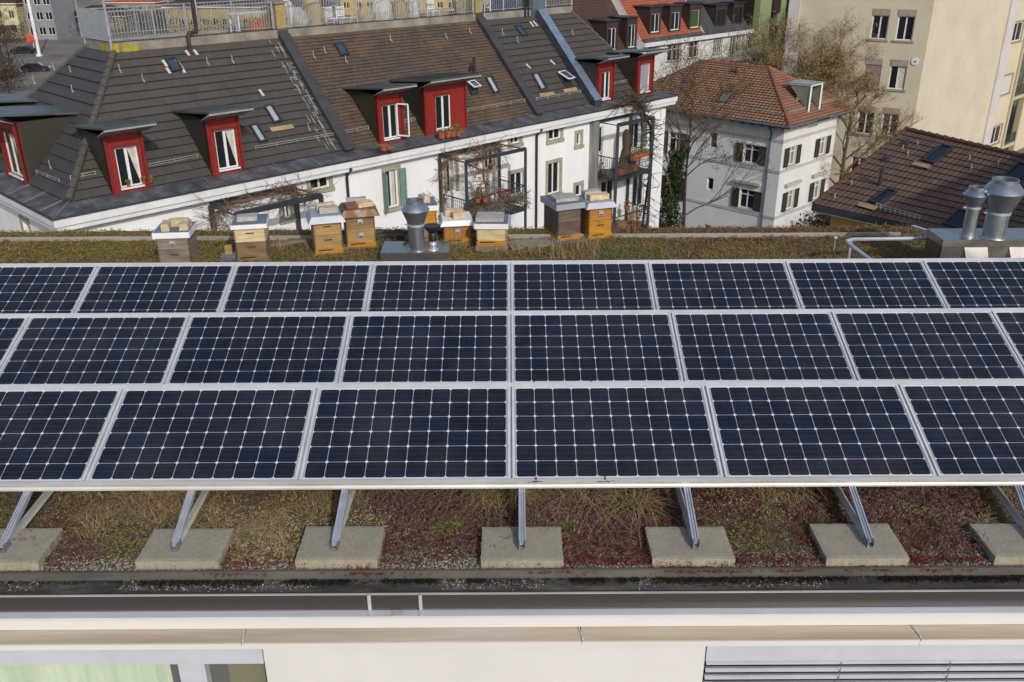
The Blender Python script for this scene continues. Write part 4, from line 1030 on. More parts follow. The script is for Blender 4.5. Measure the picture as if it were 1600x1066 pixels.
# skylights
def skylight(par, plane, q, fm, gm, h=.10, bar=.07, blind=None, open_=0):
    P = [plane(*p) for p in q]; c = sum(P, V((0, 0, 0))) / 4
    ux = ((P[1] - P[0]) + (P[2] - P[3])) / 4; uy = ((P[0] - P[3]) + (P[1] - P[2])) / 4
    nn = ux.cross(uy).normalized(); nn = nn if nn.z > 0 else -nn
    P = [c - ux + uy, c + ux + uy, c + ux - uy, c - ux - uy]; lx_ = ux.normalized(); ly = uy.normalized()
    m = MB()
    m.obox(P[3], ux * 2, ly * bar, nn * h); m.obox(P[0] - ly * bar, ux * 2, ly * bar, nn * h)
    m.obox(P[3] + ly * bar, lx_ * bar, uy * 2 - ly * 2 * bar, nn * h); m.obox(P[2] + ly * bar, -lx_ * bar, uy * 2 - ly * 2 * bar, nn * h)
    o = m.build('skylight', fm, par)
    if open_:
        e = (-ly + nn * open_).normalized(); L = uy.length * 2 - .1; tp = P[0] + nn * (h + .01) - ly * .05
        m = MB(); m.obox(tp, ux * 2, e * L, nn.cross(lx_).normalized() * 0 + nn * .05); m.build('sash', whitef, o)
        m = MB(); m.obox(tp + lx_ * .07 + e * .07 + nn * .051, ux * 2 - lx_ * .14, e * (L - .14), nn * .01); m.build('pane', gm, o)
    m = MB(); m.obox(P[3] + (lx_ + ly) * bar, ux * 2 - lx_ * 2 * bar, uy * 2 - ly * 2 * bar, nn * (h * .6)); m.build('glass', gm, o)
    if blind:
        m = MB(); m.obox(P[3] + (lx_ + ly) * bar + nn * (h * .6 + .002) + (uy * 2) * .0, ux * 1.0, uy * 2 - ly * 2 * bar, nn * .004); m.build('blind', blind, o)
    return o
skf = mat('skylight_frame', '2a2c2f', '393b3e', .5, metal=.1); grey_bl = mat('grey_blind', '8b8d8e', '9fa1a2', .8)
for q, bl, op in ((((257, 93), (273, 91), (286, 111), (268, 114)), None, 0), (((521, 69), (534, 67), (546, 86), (532, 89)), None, 0), (((803, 42), (812, 40), (825, 56), (815, 58)), None, 0),
        (((411, 167), (425, 164), (442, 190), (427, 195)), grey_bl, 0), (((388, 197), (402, 194), (419, 221), (405, 225)), grey_bl, 0), (((757, 122), (767, 119), (781, 144), (771, 148)), grey_bl, 0),
        (((727, 129), (738, 127), (747, 147), (736, 150)), None, .5), (((830, 117), (841, 114), (855, 139), (844, 143)), grey_bl, 0), (((868, 114), (879, 112), (893, 134), (883, 137)), None, .45)):
    skylight(hall, RP, q, skf, glass_blue, blind=bl, open_=op)
tan = mat('tan_flashing', '8b7355', 'a38a68', .8)
sl_ = (LP(0, rt, zR) - LP(0, AP, zT)).normalized()
for x0, y0, x1, y1 in ((421, 200, 457, 196), (842, 147, 864, 143), (879, 140, 900, 137)):
    p, q = RP(x0, y0, .06), RP(x1, y1, .06); m = MB(); m.obox(p, (q - p).dot(a_) * a_, -sl_ * .18, nR * .02); m.build('flashing', tan, hall)
for x0, y0, x1, y1 in ((254, 94, 261, 104), (260, 106, 266, 115), (275, 93, 282, 103), (283, 104, 289, 114), (290, 79, 296, 87), (303, 78, 309, 86), (405, 140, 412, 150), (822, 100, 829, 107), (860, 94, 867, 101), (828, 34, 834, 42), (833, 33, 840, 41)):
    p, q = RP(x0, y0, .06), RP(x1, y1, .06); m = MB(); m.bar(p, q, .10, .02, nR); m.build('flashing', mat('pale_flashing', 'a9a598', 'bdb9ac', .8), hall)
# stove pipe on the roof
p = RP(741, 117); m = MB(); m.tube([p - UP * .2, p + UP * .75], .06, 10); p2 = RP(735, 116); m.tube([p2 - UP * .2, p2 + UP * .35], .05, 8); m.build('flue_pipe', black, hall, smooth=True)
# ------------------------------------------------------------------ red dormers
def dormer(par, F, off, rB, hgt, face, edge, cheekm, roofm, soffm, win=(.22, .15, .2, .35), over=.5, slope=1.15, k0=0, lift=.16, wcol=None, side=.12, wlab=None, mull=1, glassm=None, curtain=None, seams=0, z0=None, flat=False, blind=None):
    """rB: facade coordinates s0, s1 of the front at the roof foot; off: distance of the front plane behind F"""
    s0, s1 = rB; z0 = zT - .02 if z0 is None else z0; z1 = z0 + hgt; k = -off
    m = MB(); a0, a1 = s0 + win[0], s1 - win[1]; t0, t1 = z0 + win[2], z1 - win[3]
    P = F.P; th = .12
    F.bx(m, s0, z0, a0, z1, k - th, k); F.bx(m, a1, z0, s1, z1, k - th, k); F.bx(m, a0, z0, a1, t0, k - th, k); F.bx(m, a0, t1, a1, z1, k - th, k)
    d = m.build('dormer', face, par)
    if edge:
        m = MB(); F.bx(m, s0, z0, s0 + .09, z1 - .0, k, k + .05); F.bx(m, s1 - .09, z0, s1, z1, k, k + .05); F.bx(m, a0 - .07, t1, a1 + .07, t1 + .07, k + .001, k + .04); m.build('frame_board', edge, d)
    run = hgt / slope + .25
    m = MB()
    for s, sg in ((s0, 1), (s1, -1)):
        q = [P(s, z0 - .05, k - .001), P(s, z1, k - .001), P(s, z1, k - run)]; m.poly(q, F.u * .05 * sg)
    m.build('cheek', cheekm, d)
    m = MB(); sl0 = 0 if flat else lift
    A0 = P(s0 - side, z1 + .02 + sl0, k + over); A1 = P(s1 + side, z1 + .02 + sl0, k + over); B0 = P(s0 - side, z1 + .03, k - run); B1 = P(s1 + side, z1 + .03, k - run)
    hh = UP * .06; m.add([A0, A1, B1, B0, A0 + hh, A1 + hh, B1 + hh, B0 + hh], [(0, 3, 2, 1), (4, 5, 6, 7), (0, 1, 5, 4), (1, 2, 6, 5), (2, 3, 7, 6), (3, 0, 4, 7)])
    for i in range(seams): g = (i + .5) / seams; m.bar(A0.lerp(A1, g) + UP * .075, B0.lerp(B1, g) + UP * .075, .03, .035)
    m.build('dormer_roof', roofm, d)
    m = MB(); m.add([A0 - UP * .004, A1 - UP * .004, P(s1 + side - .02, z1 - .01, k + .03), P(s0 - side + .02, z1 - .01, k + .03), A0 - UP * .06, A1 - UP * .06], [(0, 4, 5, 1), (4, 3, 2, 5), (0, 3, 4), (1, 5, 2)])
    m.build('soffit', soffm, d)
    m = MB(); fw = .05; kk = k - .08
    for q in ((a0, t0, a0 + fw, t1), (a1 - fw, t0, a1, t1), (a0 + fw, t0, a1 - fw, t0 + fw), (a0 + fw, t1 - fw, a1 - fw, t1)): F.bx(m, *q, kk - .02, kk + .03)
    for i in range(mull): x = a0 + (a1 - a0) * (i + 1) / (mull + 1); F.bx(m, x - .045, t0 + fw, x + .045, t1 - fw, kk - .02, kk + .028)
    F.bx(m, a0 - .02, t0 - .05, a1 + .02, t0, kk, k + .07)
    m.build('window_frame', wcol or whitef, d)
    m = MB(); F.bx(m, a0 + fw, t0 + fw, a1 - fw, t1 - fw, kk - .012, kk - .002); m.build('pane', blind or glassm or glass, d)
    m = MB(); F.bx(m, s0 + .05, z0, s1 - .05, z1, k - th - .05, k - th - .02); m.build('room_shade', darkslot, d)  # dark sheet behind the panes, room shade put into its colour
    if curtain:
        m = MB(); xx = a0 + (a1 - a0) * .55; m.poly([P(xx + .02, t1 - fw, kk + .001), P(a1 - fw, t1 - fw, kk + .001), P(a1 - fw, t0 + fw + .1, kk + .001)], F.n * .004); m.build('curtain', curtain, d)
    return d
DK = AP - .4 - .05          # dormer front plane behind the wall plane
def sF(px, py): p = onp(px, py, FL.O - FL.n * DK, FL.n) - FL.O; return p.dot(FL.u), p.z
for i, (x0, y0, x1, y1, yt, w_, mu) in enumerate(((176, 303, 235, 292, 208, (.30, .22, .16, .42), 1), (331, 271, 382, 261, 184, (.28, .20, .16, .40), 1), (592, 220, 630.5, 213, 147, (.26, .24, .16, .42), 1), (664, 206, 729, 194, 133, (.62, .85, .14, .42), 1), (933, 157, 958, 154, 98, (.30, .28, .14, .42), 1), (994, 148, 1019, 143, 88, (.28, .26, .14, .36), 0))):
    s0 = sF(x0, y0)[0]; s1 = sF(x1, y1)[0]; xm = (x0 + x1) / 2
    zt_ = sF(xm - 12 if i < 4 else xm, yt)[1]; hg = zt_ - zT + .02
    print('dormer', i, round(s1 - s0, 2), round(hg, 2), round(sF(x0, y0)[1] - zT, 2))
    dormer(hall, FL, DK, (s0, s1), hg, redm, redd, cheek, slabm, slabe, win=w_, mull=mu, slope=(zR - zT) / (rt - AP), curtain=curt if i < 2 else None, over=.75, side=.2, lift=.28, seams=9 if i == 3 else 0, blind=mat('grey_roller_blind', '85858a', '96969b', .7, scale=2) if i == 5 else None)
# the third dormer has its sash swung out
s0_ = sF(592, 220)[0]; s1_d = sF(630.5, 213)[0]; P = FL.P; aa, tb, tt = s1_d - .26, zT + .2, zT + 1.42
m = MB(); dv = FL.n * .42 + FL.u * .22
for p0, p1 in ((P(aa, tb, -DK), P(aa, tb, -DK) + dv), (P(aa, tt, -DK), P(aa, tt, -DK) + dv), (P(aa, tb, -DK) + dv, P(aa, tt, -DK) + dv), (P(aa, tb, -DK), P(aa, tt, -DK))): m.bar(p0, p1, .05)
o = m.build('open_window_sash', whitef, hall)
# left wing dormers
def sW(px, py): p = onp(px, py, FW.O - FW.n * DK, FW.n) - FW.O; return p.dot(FW.u), p.z
s1 = sW(45, 298)[0]; s0 = s1 - 1.7; print('wing dormer', s0, s1, Ww)
dormer(hall, FW, DK, (s0, s1), 2.0, redm, redd, cheek, slabm, slabe, win=(.25, .25, .16, .42), slope=(zR - zT) / (rt - AP), over=.75, side=.2, lift=.28, curtain=curt)
dormer(hall, FW, DK, (s0 - 3.6, s0 - 1.9), 2.0, redm, redd, cheek, slabm, slabe, win=(.25, .25, .16, .42), slope=(zR - zT) / (rt - AP), over=.75, side=.2, lift=.28, curtain=curt)
# ------------------------------------------------------------------ terrace on the flat top
deck = mat('terrace_floor', '6b675f', '7f7b72', .9, scale=3)
m = MB(); m.obox(LP(rt, rt, zR - .1), a_ * (LEN - rt - rtR), b_ * TW, UP * .12); m.build('terrace_floor', deck, hall)
m = MB(); m.obox(LP(rt, rt, zR - .02), a_ * (LEN - rt - rtR), b_ * .22, UP * .34); m.obox(LP(rt, rt + .22, zR - .02), a_ * .22, b_ * (TW - .44), UP * .34); m.obox(LP(rt, rt + TW - .22, zR - .02), a_ * (LEN - rt - rtR), b_ * .22, UP * .3); m.build('curb', conc_old, hall)
m = MB(); m.obox(LP(rt - .02, rt - .02, zR + .325), a_ * (LEN - rt - rtR), b_ * .10, UP * .03); m.build('curb_gutter', capm, hall)
yl = mat('lichen_patch', '8a7a12', 'a8931c', .95, scale=9)
m = MB()
for s in (0, .35, .62): m.obox(LP(rt - .004 + s, rt - .006, zR + .0), a_ * U(.2, .34), b_ * .003, UP * U(.18, .3))
for s in (0, .3, .7): m.obox(LP(rt - .006, rt + s, zR + .0), b_ * U(.2, .36), a_ * .003, UP * U(.18, .28))
m.build('lichen', yl, hall)
rail_m = mat('galvanised_rail', '8c939c', 'a4abb4', .45, metal=.5)
def railing(par, P0, P1, h, pitch=.11, post=1.6, mt=None, name='railing', th=.016):
    L = (P1 - P0).length; d = (P1 - P0).normalized(); m = MB()
    m.bar(P0 + UP * h, P1 + UP * h, .04); m.bar(P0 + UP * .08, P1 + UP * .08, .03)
    n = int(L / pitch)
    for i in range(n): q = P0 + d * (i + .5) * L / n; m.bar(q + UP * .08, q + UP * (h - .02), th)
    k = max(1, round(L / post))
    for i in range(k + 1): q = P0 + d * L * i / k; m.bar(q - UP * .2, q + UP * (h + .02), .05)
    return m.build(name, mt or rail_m, par)
e = .02
zc0 = zR + .34
railing(hall, LP(rt + 0, rt + .02, zc0), LP(c1_ - .35, rt + .02, zc0), .98); railing(hall, LP(c1_ + .35, rt + .02, zc0), LP(c2_ - .35, rt + .02, zc0), 1.15, .12, 3.2); railing(hall, LP(c2_ + .35, rt + .02, zc0), LP(c3_ - .4, rt + .02, zc0), 1.15, .12, 3)
railing(hall, LP(c3_ + .6, rt + .02, zc0), LP(LEN - rtR, rt + .02, zc0), 1.15, .12, 2)
railing(hall, LP(rt, rt + TW - .1, zc0), LP(LEN - rtR, rt + TW - .1, zc0), .95, .14, 2)
# corrugated screen on the short end
m = MB(); n = 70; cor = mat_metal('corrugated_sheet', '98a0a8', .4, 5, (1, 1, 1)); P0 = LP(rt - .03, rt + .0, zc0 + .02); vs = []
for i in range(n + 1):
    q = P0 + b_ * (TW - .05) * i / n + a_ * (.018 if i % 2 else -.018); vs += [q, q + UP * 1.0]
m.add(vs, [(2 * i, 2 * i + 1, 2 * i + 3, 2 * i + 2) for i in range(n)]); m.build('corrugated_screen', cor, hall)
m = MB(); m.bar(P0 + UP * 1.32, P0 + b_ * TW + UP * 1.32, .04); m.bar(LP(rt, rt, zc0 + 1.34), LP(rt + 7, rt, zc0 + 1.42), .03)
for q in (P0, P0 + b_ * TW): m.bar(q, q + UP * 1.34, .05)
m.build('hand_rail', rail_m, hall)
# brick party wall stacks
brick_y = mat_tiles('yellow_brick', 'a58f52', 'b8a468', '8a8270', .24, .08, .01, rough=.9)
def stack(s, w_, h_, mt, cap=True):
    m = MB(); p = LP(s - w_ / 2, rt + .0, zR); vs0 = len(m.v)
    q = [p, p + a_ * w_, p + a_ * w_ + b_ * .6, p + b_ * .6]
    for i in range(4):
        x, y = q[i], q[(i + 1) % 4]; L = (y - x).length; m.quad(x, y, y + UP * h_, x + UP * h_, uvs=[(0, 0), (L, 0), (L, h_), (0, h_)])
    m.quad(*[v + UP * h_ for v in q]); o = m.build('chimney', mt, hall)
    if cap: m = MB(); m.obox(p - a_ * .06 - b_ * .06 + UP * h_, a_ * (w_ + .12), b_ * .72, UP * .08); m.build('chimney_cap', conc_old, o)
    m = MB(); m.obox(p - a_ * .02 - b_ * .02 - UP * .2, a_ * (w_ + .04), b_ * .1, UP * .5); m.build('chimney_foot', capm, o)
stack(c1_ - .0, .42, 1.25, brick_y); stack(c2_, .42, 1.5, brick_y)
m = MB(); m.obox(LP(c3_ - .45, rt - .1, zR - .4), a_ * .9, b_ * .9, UP * 4.0)
m.build('duct_shaft', mat_metal('blue_grey_sheet', '8b98a8', .4, 3, (1, 1, .3)), hall)
m = MB(); m.obox(LP(c3_ - .95, rt - .02, zR - .1), a_ * .16, b_ * .16, UP * 3); m.obox(LP(c3_ - .72, rt - .02, zR - .1), a_ * .12, b_ * .12, UP * 3); m.build('vent_pipe', black, hall)
# tall poles and the bent brown waste pipe
m = MB(); p = RP(175, 79, .05); m.tube([p, p + UP * 3.4], .055, 10); m.build('pole', rail_m, hall, smooth=True); m = MB(); p = LP((RP(341, 10) - LP(0, 0, 0)).dot(a_) * 0 + s_of(352, 58), rt + TW - .2, zc0); m.tube([p, p + UP * 3], .06, 8); m.build('pole', rail_m, hall, smooth=True)
p = RP(297, 80, .0); q = LP((p - LP(0, 0, 0)).dot(a_) + .35, rt - .12, zR + .5); m = MB(); m.tube([p - UP * .1, p + UP * .5, p + UP * .62 + a_ * .06, q - UP * .02, q + UP * .14 + a_ * .02, q + UP * 3], .075, 10); m.build('waste_pipe', pipe_br, hall, smooth=True)
# downpipes on the long front
for (px, py) in ((541, 262), (839, 204)):
    s, z = FL.px(px, py, .1); m = MB(); m.tube([FL.P(s, zA - .3, .42), FL.P(s, zA - .55, .14), FL.P(s, zA - .7, .09), FL.P(s, GZ, .09)], .055, 8); m.build('downpipe', pipe_br, hall, smooth=True)
# ------------------------------------------------------------------ balconies of steel frames
def solve_k(px, py, z):
    return onz(px, py, z)
def beams(mb, s0, s1, kz, z0, zt_, t=.12):
    for k in (.08, kz):
        mb.bar(FL.P(s0, zt_, k), FL.P(s1, zt_, k), t, t * 1.1)
        for s in (s0, s1): mb.bar(FL.P(s, z0, k), FL.P(s, zt_, k), t, t)
    for s in (s0, s1): mb.bar(FL.P(s, zt_ - .02, .1), FL.P(s, zt_ - .02, kz), t * .3)
def find_k(s, z, px):
    """outset at which facade coordinate s projects to column px"""
    best = min((abs(onp_col(FL.P(s, z, k / 50)) - px), k / 50) for k in range(0, 200)); return best[1]
def onp_col(P): q = RM @ (P - EYE); return 800 + FPX * q.x / q.z
def onp_row(P): q = RM @ (P - EYE); return 533 + FPX * q.y / q.z
s0, z1 = FL.px(687, 244, .08); s1, z2 = FL.px(780, 224, .08); zt_ = (z1 + z2) / 2
k = (find_k(s0, zt_, 729) + find_k(s1, zt_, 820)) / 2
zf = onp(821, 324, FL.P(0, 0, k), FL.n).z; zrl = onp(820, 290, FL.P(0, 0, k), FL.n).z
print('balcony', s1 - s0, k, zt_ - zf, zrl - zf)
balc = MB(); beams(balc, s0, s1, k, GZ, zt_); balc.build('balcony_frame', steel_d, hall)
def floor(s0, s1, k, z): m = MB(); m.obox(FL.P(s0, z - .14, 0), a_ * (s1 - s0), FL.n * (k + .04), UP * .14); m.build('balcony_floor', steel_d, hall)
def rails(s0, s1, k, z, h): railing(hall, FL.P(s0, z, k), FL.P(s1, z, k), h, .12, 9, steel_d); railing(hall, FL.P(s0, z, .1), FL.P(s0, z, k), h, .12, 9, steel_d); railing(hall, FL.P(s1, z, .1), FL.P(s1, z, k), h, .12, 9, steel_d)
floor(s0, s1, k, zf); rails(s0, s1, k, zf, .95); floor(s0, s1, k, zf - 2.9)
BM = (s0, s1, k, zf, zt_)
s0, z1 = FL.px(931, 190, .08); s1, z2 = FL.px(980, 179.5, .08); zt_ = (z1 + z2) / 2; k = find_k(s0, zt_, 966)
s1 = onp(1021, 186, FL.P(0, 0, k), FL.n); s1 = (s1 - FL.O).dot(a_)
zf = onp(1018, 264, FL.P(0, 0, k), FL.n).z; print('balcony2', s1 - s0, k, zt_ - zf)
m = MB(); beams(m, s0, s1, k, GZ, zt_, .14); m.build('balcony_frame', steel_d, hall)
m = MB(); m.obox(FL.P(s0 - .35, GZ, .0), a_ * .38, FL.n * .30, UP * (zA - .5 - GZ)); m.build('steel_column', mat('brushed_steel_column', '6d6f70', 'a9a9a6', .4, metal=.4, scale=2, stretch=(2.5, 2.5, .2)), hall)
for dz in (0, -2.9): floor(s0, s1, k, zf + dz); rails(s0, s1, k, zf + dz, .95)
BR = (s0, s1, k, zf, zt_)
s0, z1 = FL.px(329, 320, .08); s1, z2 = FL.px(461, 294, .08); zt_ = (z1 + z2) / 2; k = find_k(s1, zt_, 501)
m = MB(); beams(m, s0, s1, k, GZ, zt_, .15); m.build('balcony_frame', steel_d, hall); floor(s0, s1, k, zt_ - 2.5); rails(s0, s1, k, zt_ - 2.5, .95)
BL = (s0, s1, k, zt_ - 2.5, zt_)
# ------------------------------------------------------------------ climbing vines (bare)
vine_m = mat('bare_vine_bark', '5a4636', '7c644e', .9, scale=20); vine_d = mat('dark_vine_bark', '3a2a22', '55402f', .9, scale=20)
def twig(mb, p, d, L, r, depth, wob=.5, keep=None):
    n = 5; pts = [p]; q = p.copy(); dd = d.copy()
    for i in range(n):
        dd = (dd + V((U(-1, 1), U(-1, 1), U(-1, 1))) * wob * .4).normalized(); q = q + dd * L / n; pts.append(q.copy())
    mb.tube(pts, [r * (1 - .6 * i / n) for i in range(n + 1)], 4 if r < .02 else 6, cap=False)
    if depth:
        for i in range(2 + (depth > 1)):
            k_ = random.randint(1, n); e = (dd + V((U(-1, 1), U(-1, 1), U(-.8, .8))) * 1.1).normalized(); twig(mb, pts[k_], e, L * U(.4, .75), r * .55, depth - 1, wob)
random.seed(99)
def vine(path, label, mt, n=40, L=.7, r=.03, depth=2):
    m = MB(); path = [V(p) for p in path]
    for i in range(2): m.tube([p + V((U(-.06, .06), U(-.06, .06), U(-.05, .05))) for p in path], r, 6)
    for i in range(n):
        k_ = random.randrange(len(path) - 1); p = path[k_].lerp(path[k_ + 1], rnd()); twig(m, p, V((U(-1, 1), U(-1, 1), U(-.7, .7))).normalized(), L * U(.4, 1.2), r * .45, depth - 1)
    mesh_thing(m, 'climbing_vine', mt, label, 'vine', 'bare climbing vines')
s0, s1, k, zf, zt_ = BM; P = FL.P
vine([P(s0 - .1, zf - 2.4, .2), P(s0 - .05, zf, .2), P(s0, zt_ - .6, .2), P(s0 + .4, zt_, .3), P(s0 + 1.6, zt_ - .05, .7), P(s1 - 1.0, zt_, .5), P(s1, zt_ - .1, .3)], 'bare vine climbing the left post of the middle balcony and along its top beam', vine_m, 130, .8, .035)
vine([P(s0 + .1, zt_ - .1, k), P(s0 + 1.2, zt_ - .6, k - .3), P(s0 + 1.4, zf + .8, k - .2), P(s0 + 1.0, zf, k)], 'tangled bare vine hanging inside the middle balcony frame', vine_m, 110, .75, .03)
vine([P(s0 + .3, zf + .35, k + .02), P(s0 + 2.2, zf + .5, k + .05), P(s1, zf + .4, k)], 'grey brown creeper woven through the railing of the middle balcony', mat('grey_creeper', '5c5247', '7b7063', .95, scale=20), 320, .55, .03)
s0, s1, k, zf, zt_ = BR
vine([P(s1 + .2, zf - 5.5, k * .6), P(s1 + .2, zf - 3, k * .7), P(s1 + .12, zf, k * .9), P(s1 + .1, zt_ - .5, k * .9), P(s1 + .1, zt_ + .3, .6), P(s1 - .3, zt_ + .8, .5), P(s1 - 1.6, zt_ + .7, .6)], 'dark bare vine on the right post of the right balcony up to the eave', vine_d, 260, .85, .05)
vine([P(s1 + .3, zf - 5, .1), P(s1 + .9, zf - 3.4, .1), P(s1 + .8, zf - 1, .1), P(s1 + 1.0, zf + 1.5, .1), P(s1 + .6, zf + 3, .1)], 'thin bare creeper on the white wall beside the corner of the long house', vine_m, 60, .6, .015)
s0, s1, k, zf, zt_ = BL
vine([P(s0 - .3, zt_ - 1.6, .3), P(s0, zt_ - .3, .3), P(s0 + .6, zt_ + .1, .5), P(s0 + 2.4, zt_ + .1, k * .5), P(s1 - .6, zt_ + .05, k * .6), P(s1 + .3, zt_ - .1, k * .7)], 'gnarled bare vine lying over the left pergola behind the hives', vine_m, 170, .9, .03)
# ------------------------------------------------------------------ things on balconies, ledge and terrace
terra = mat('terracotta', '8a4a2c', 'a85f3a', .9, scale=9); plantm = mat('dull_plant', '474820', '686432', .9, scale=12, c3='8a6a3a'); redc = mat('red_paint', '8d1520', 'a31d28', .6)
def pot(c, r, h, label, plant=None, name='flower_pot', cat='flower pot', group=None):
    t = thing(name, label, cat, c, group=group); m = MB(); m.lathe(V((0, 0, 0)), [(.001, 0), (r * .7, 0), (r, h), (r * 1.1, h), (r * 1.1, h * .86), (r * 1.0, h * .85)], 14); m.lathe(V((0, 0, h * .93)), [(r, 0), (.001, .01)], 14); m.build('pot', terra, t, smooth=True, local=True)
    if plant:
        m = MB()
        for _ in range(60):
            a = U(0, 6.28); q = V((math.cos(a) * r * U(0, 1.1), math.sin(a) * r * U(0, 1.1), h + U(0, plant))); d = V((U(-1, 1), U(-1, 1), U(0, 1.5))).normalized() * .09; e = V((U(-1, 1), U(-1, 1), 0)).normalized() * .03
            m.add([q - e, q + e, q + d], [(0, 1, 2)])
        m.build('plant', plantm, t, local=True)
    return t
def led(px, py): return onz(px, py, zA + .16)
g_ = 'terracotta pots on the lead ledge'
pot(led(690, 216), .17, .24, 'left terracotta pot of the row on the ledge under the wide dormer', .05, group=g_); pot(led(700, 214.5), .15, .22, 'second terracotta pot of the row under the wide dormer', .12, group=g_); pot(led(708, 213.5), .15, .22, 'third terracotta pot of the row under the wide dormer, reddish plant', .22, group=g_)
pot(led(716, 212.5), .15, .20, 'right terracotta pot of the row under the wide dormer', .3, group=g_); pot(led(600, 235), .2, .2, 'round terracotta pot on the ledge below the third dormer', group=g_)
t = thing('bird_feeder', 'small broken clay dish lying beside the round pot on the ledge', 'dish', led(610, 235)); m = MB(); m.lathe(V((0, 0, 0)), [(.001, 0), (.12, .01), (.2, .08), (.19, .085), (.11, .03), (.001, .02)], 12); m.build('dish', terra, t, local=True, smooth=True)
s0, s1, k, zf, zt_ = BM
def chair(c, mt, label, yaw=0):
    t = thing('garden_chair', label, 'chair', c, yaw)
    for x in (-.2, .2):
        for y in (-.2, .2): m = MB(); m.obox((x - .015, y - .015, 0), (.03, 0, 0), (0, .03, 0), (0, 0, .45 if y < 0 else .9)); m.build('leg', mt, t, local=True)
    m = MB()
    for i in range(6): m.obox((-.22, -.22 + i * .075, .45), (.44, 0, 0), (0, .055, 0), (0, 0, .02))
    m.build('seat', mt, t, local=True); m = MB()
    for i in range(5): m.obox((-.22, .2, .52 + i * .08), (.44, 0, 0), (0, .02, 0), (0, 0, .055))
    m.build('backrest', mt, t, local=True); return t
yA = math.atan2(a_.y, a_.x)
chair(P(s1 - 1.45, zf, .55), redc, 'red slatted folding chair by the wall on the middle balcony', yA + .3); chair(P(s1 - .7, zf, 1.1), redc, 'second red chair near the railing of the middle balcony', yA + 2.2)
t = thing('bistro_table', 'green topped bistro table on the middle balcony', 'table', P(s1 - 1.9, zf, .95)); m = MB(); m.lathe(V((0, 0, .72)), [(.001, .03), (.34, .03), (.34, 0), (.001, 0)], 20); m.build('table_top', mat('green_table', '2f6b52', '3d7d62', .6), t, local=True)
m = MB(); m.lathe(V((0, 0, 0)), [(.22, 0), (.22, .02), (.03, .04), (.03, .72)], 12); m.build('pedestal', steel_d, t, local=True)
t = thing('parasol', 'closed pale grey parasol leaning upright on the middle balcony', 'parasol', P(s1 - .95, zf, .75)); m = MB(); m.lathe(V((0, 0, 0)), [(.02, 0), (.02, 2.2)], 8); m.build('pole', steel_d, t, local=True)
m = MB(); n = 12; vs = []
for i in range(6):
    for j in range(n): a = 6.283 * j / n; r_ = (.03 + .17 * i / 5) * (1 if j % 2 else .7); vs.append((math.cos(a) * r_, math.sin(a) * r_, 2.15 - i * .3))
m.add(vs, [(i * n + j, i * n + (j + 1) % n, (i + 1) * n + (j + 1) % n, (i + 1) * n + j) for i in range(5) for j in range(n)]); m.build('canopy', mat('grey_canvas', '77797c', '8e9093', .9), t, local=True, smooth=True)
pot(P(s0 + .9, zf + .75, k + .1), .13, .16, 'reddish brown flower pot hanging on the left of the middle balcony railing', .2); pot(P(s0 + .5, zf + .8, k + .1), .13, .16, 'second pot with dry plant at the left end of the middle balcony railing', .2)
pot(FL.P(rc['w8'][0] + .35, rc['w8'][1] + .0, .02), .13, .18, 'terracotta pot with green plant on the window sill above the red chair', .25)
def box_thing(c, sx, sy, sz, yaw, mt, name, label, cat, plant=0):
    t = thing(name, label, cat, c, yaw); m = MB(); m.obox((-sx / 2, -sy / 2, 0), (sx, 0, 0), (0, sy, 0), (0, 0, sz)); m.obox((-sx / 2 - .015, -sy / 2 - .015, sz - .04), (sx + .03, 0, 0), (0, sy + .03, 0), (0, 0, .05)); m.build('box', mt, t, local=True)
    if plant:
        m = MB()
        for _ in range(int(120 * sx)):
            q = V((U(-sx / 2, sx / 2), U(-sy / 2, sy / 2), sz + U(0, plant))); d = V((U(-1, 1), U(-1, 1), U(0, 1.5))).normalized() * .1; e = V((U(-1, 1), U(-1, 1), 0)).normalized() * .035; m.add([q - e, q + e, q + d], [(0, 1, 2)])
        m.build('plant', plantm, t, local=True)
    return t
box_thing(P(s1 - 1.5, zf, k - .35), .9, .3, .28, yA, curt, 'planter_box', 'pale planter box behind the railing of the middle balcony', 'planter')
box_thing(P(s0 + 1.2, zf, .9), .9, .5, .5, yA, w_br, 'planter_box', 'wooden planter with a brown shrub on the left half of the middle balcony', 'planter', .7)
s0, s1, k, zf, zt_ = BR
box_thing(P(s1 - 1.0, zf + .75, k + .05), 1.2, .2, .18, yA, terra, 'planter_box', 'long flower box on the upper railing of the right balcony', 'planter', .15); box_thing(P(s0 + 1.4, zf + .7, k + .05), .6, .2, .18, yA, terra, 'planter_box', 'short flower box at the outer corner of the upper right balcony', 'planter', .15)
box_thing(P(s0 + 1.0, zf - 2.9, 1.0), .6, .4, .45, yA, w_ye, 'wooden_crate', 'wooden crate on the lower right balcony', 'crate'); pot(P(s1 - .8, zf - 2.9 + .8, .7), .16, .22, 'terracotta pot with plant standing high on the lower right balcony', .3); pot(P(s1 - 1.2, zf - 2.9, 1.1), .2, .3, 'large pot with a leafless shrub on the lower right balcony', .5); chair(P(s0 + 1.6, zf - 2.9, 1.2), w_ye, 'light wooden chair on the lower right balcony', yA + 2.5)
t = thing('covered_parasol', 'large parasol under an olive brown cover on the upper right balcony', 'parasol', P(s0 + 1.35, zf, .9)); m = MB()
m.lathe(V((0, 0, 0)), [(.42, .0), (.36, .3), (.26, .8), (.17, 1.2), (.20, 1.7), (.15, 2.0), (.04, 2.1)], 14); m.build('cover', mat('olive_cover', '3c3322', '52462e', .9, scale=6), t, local=True, smooth=True)
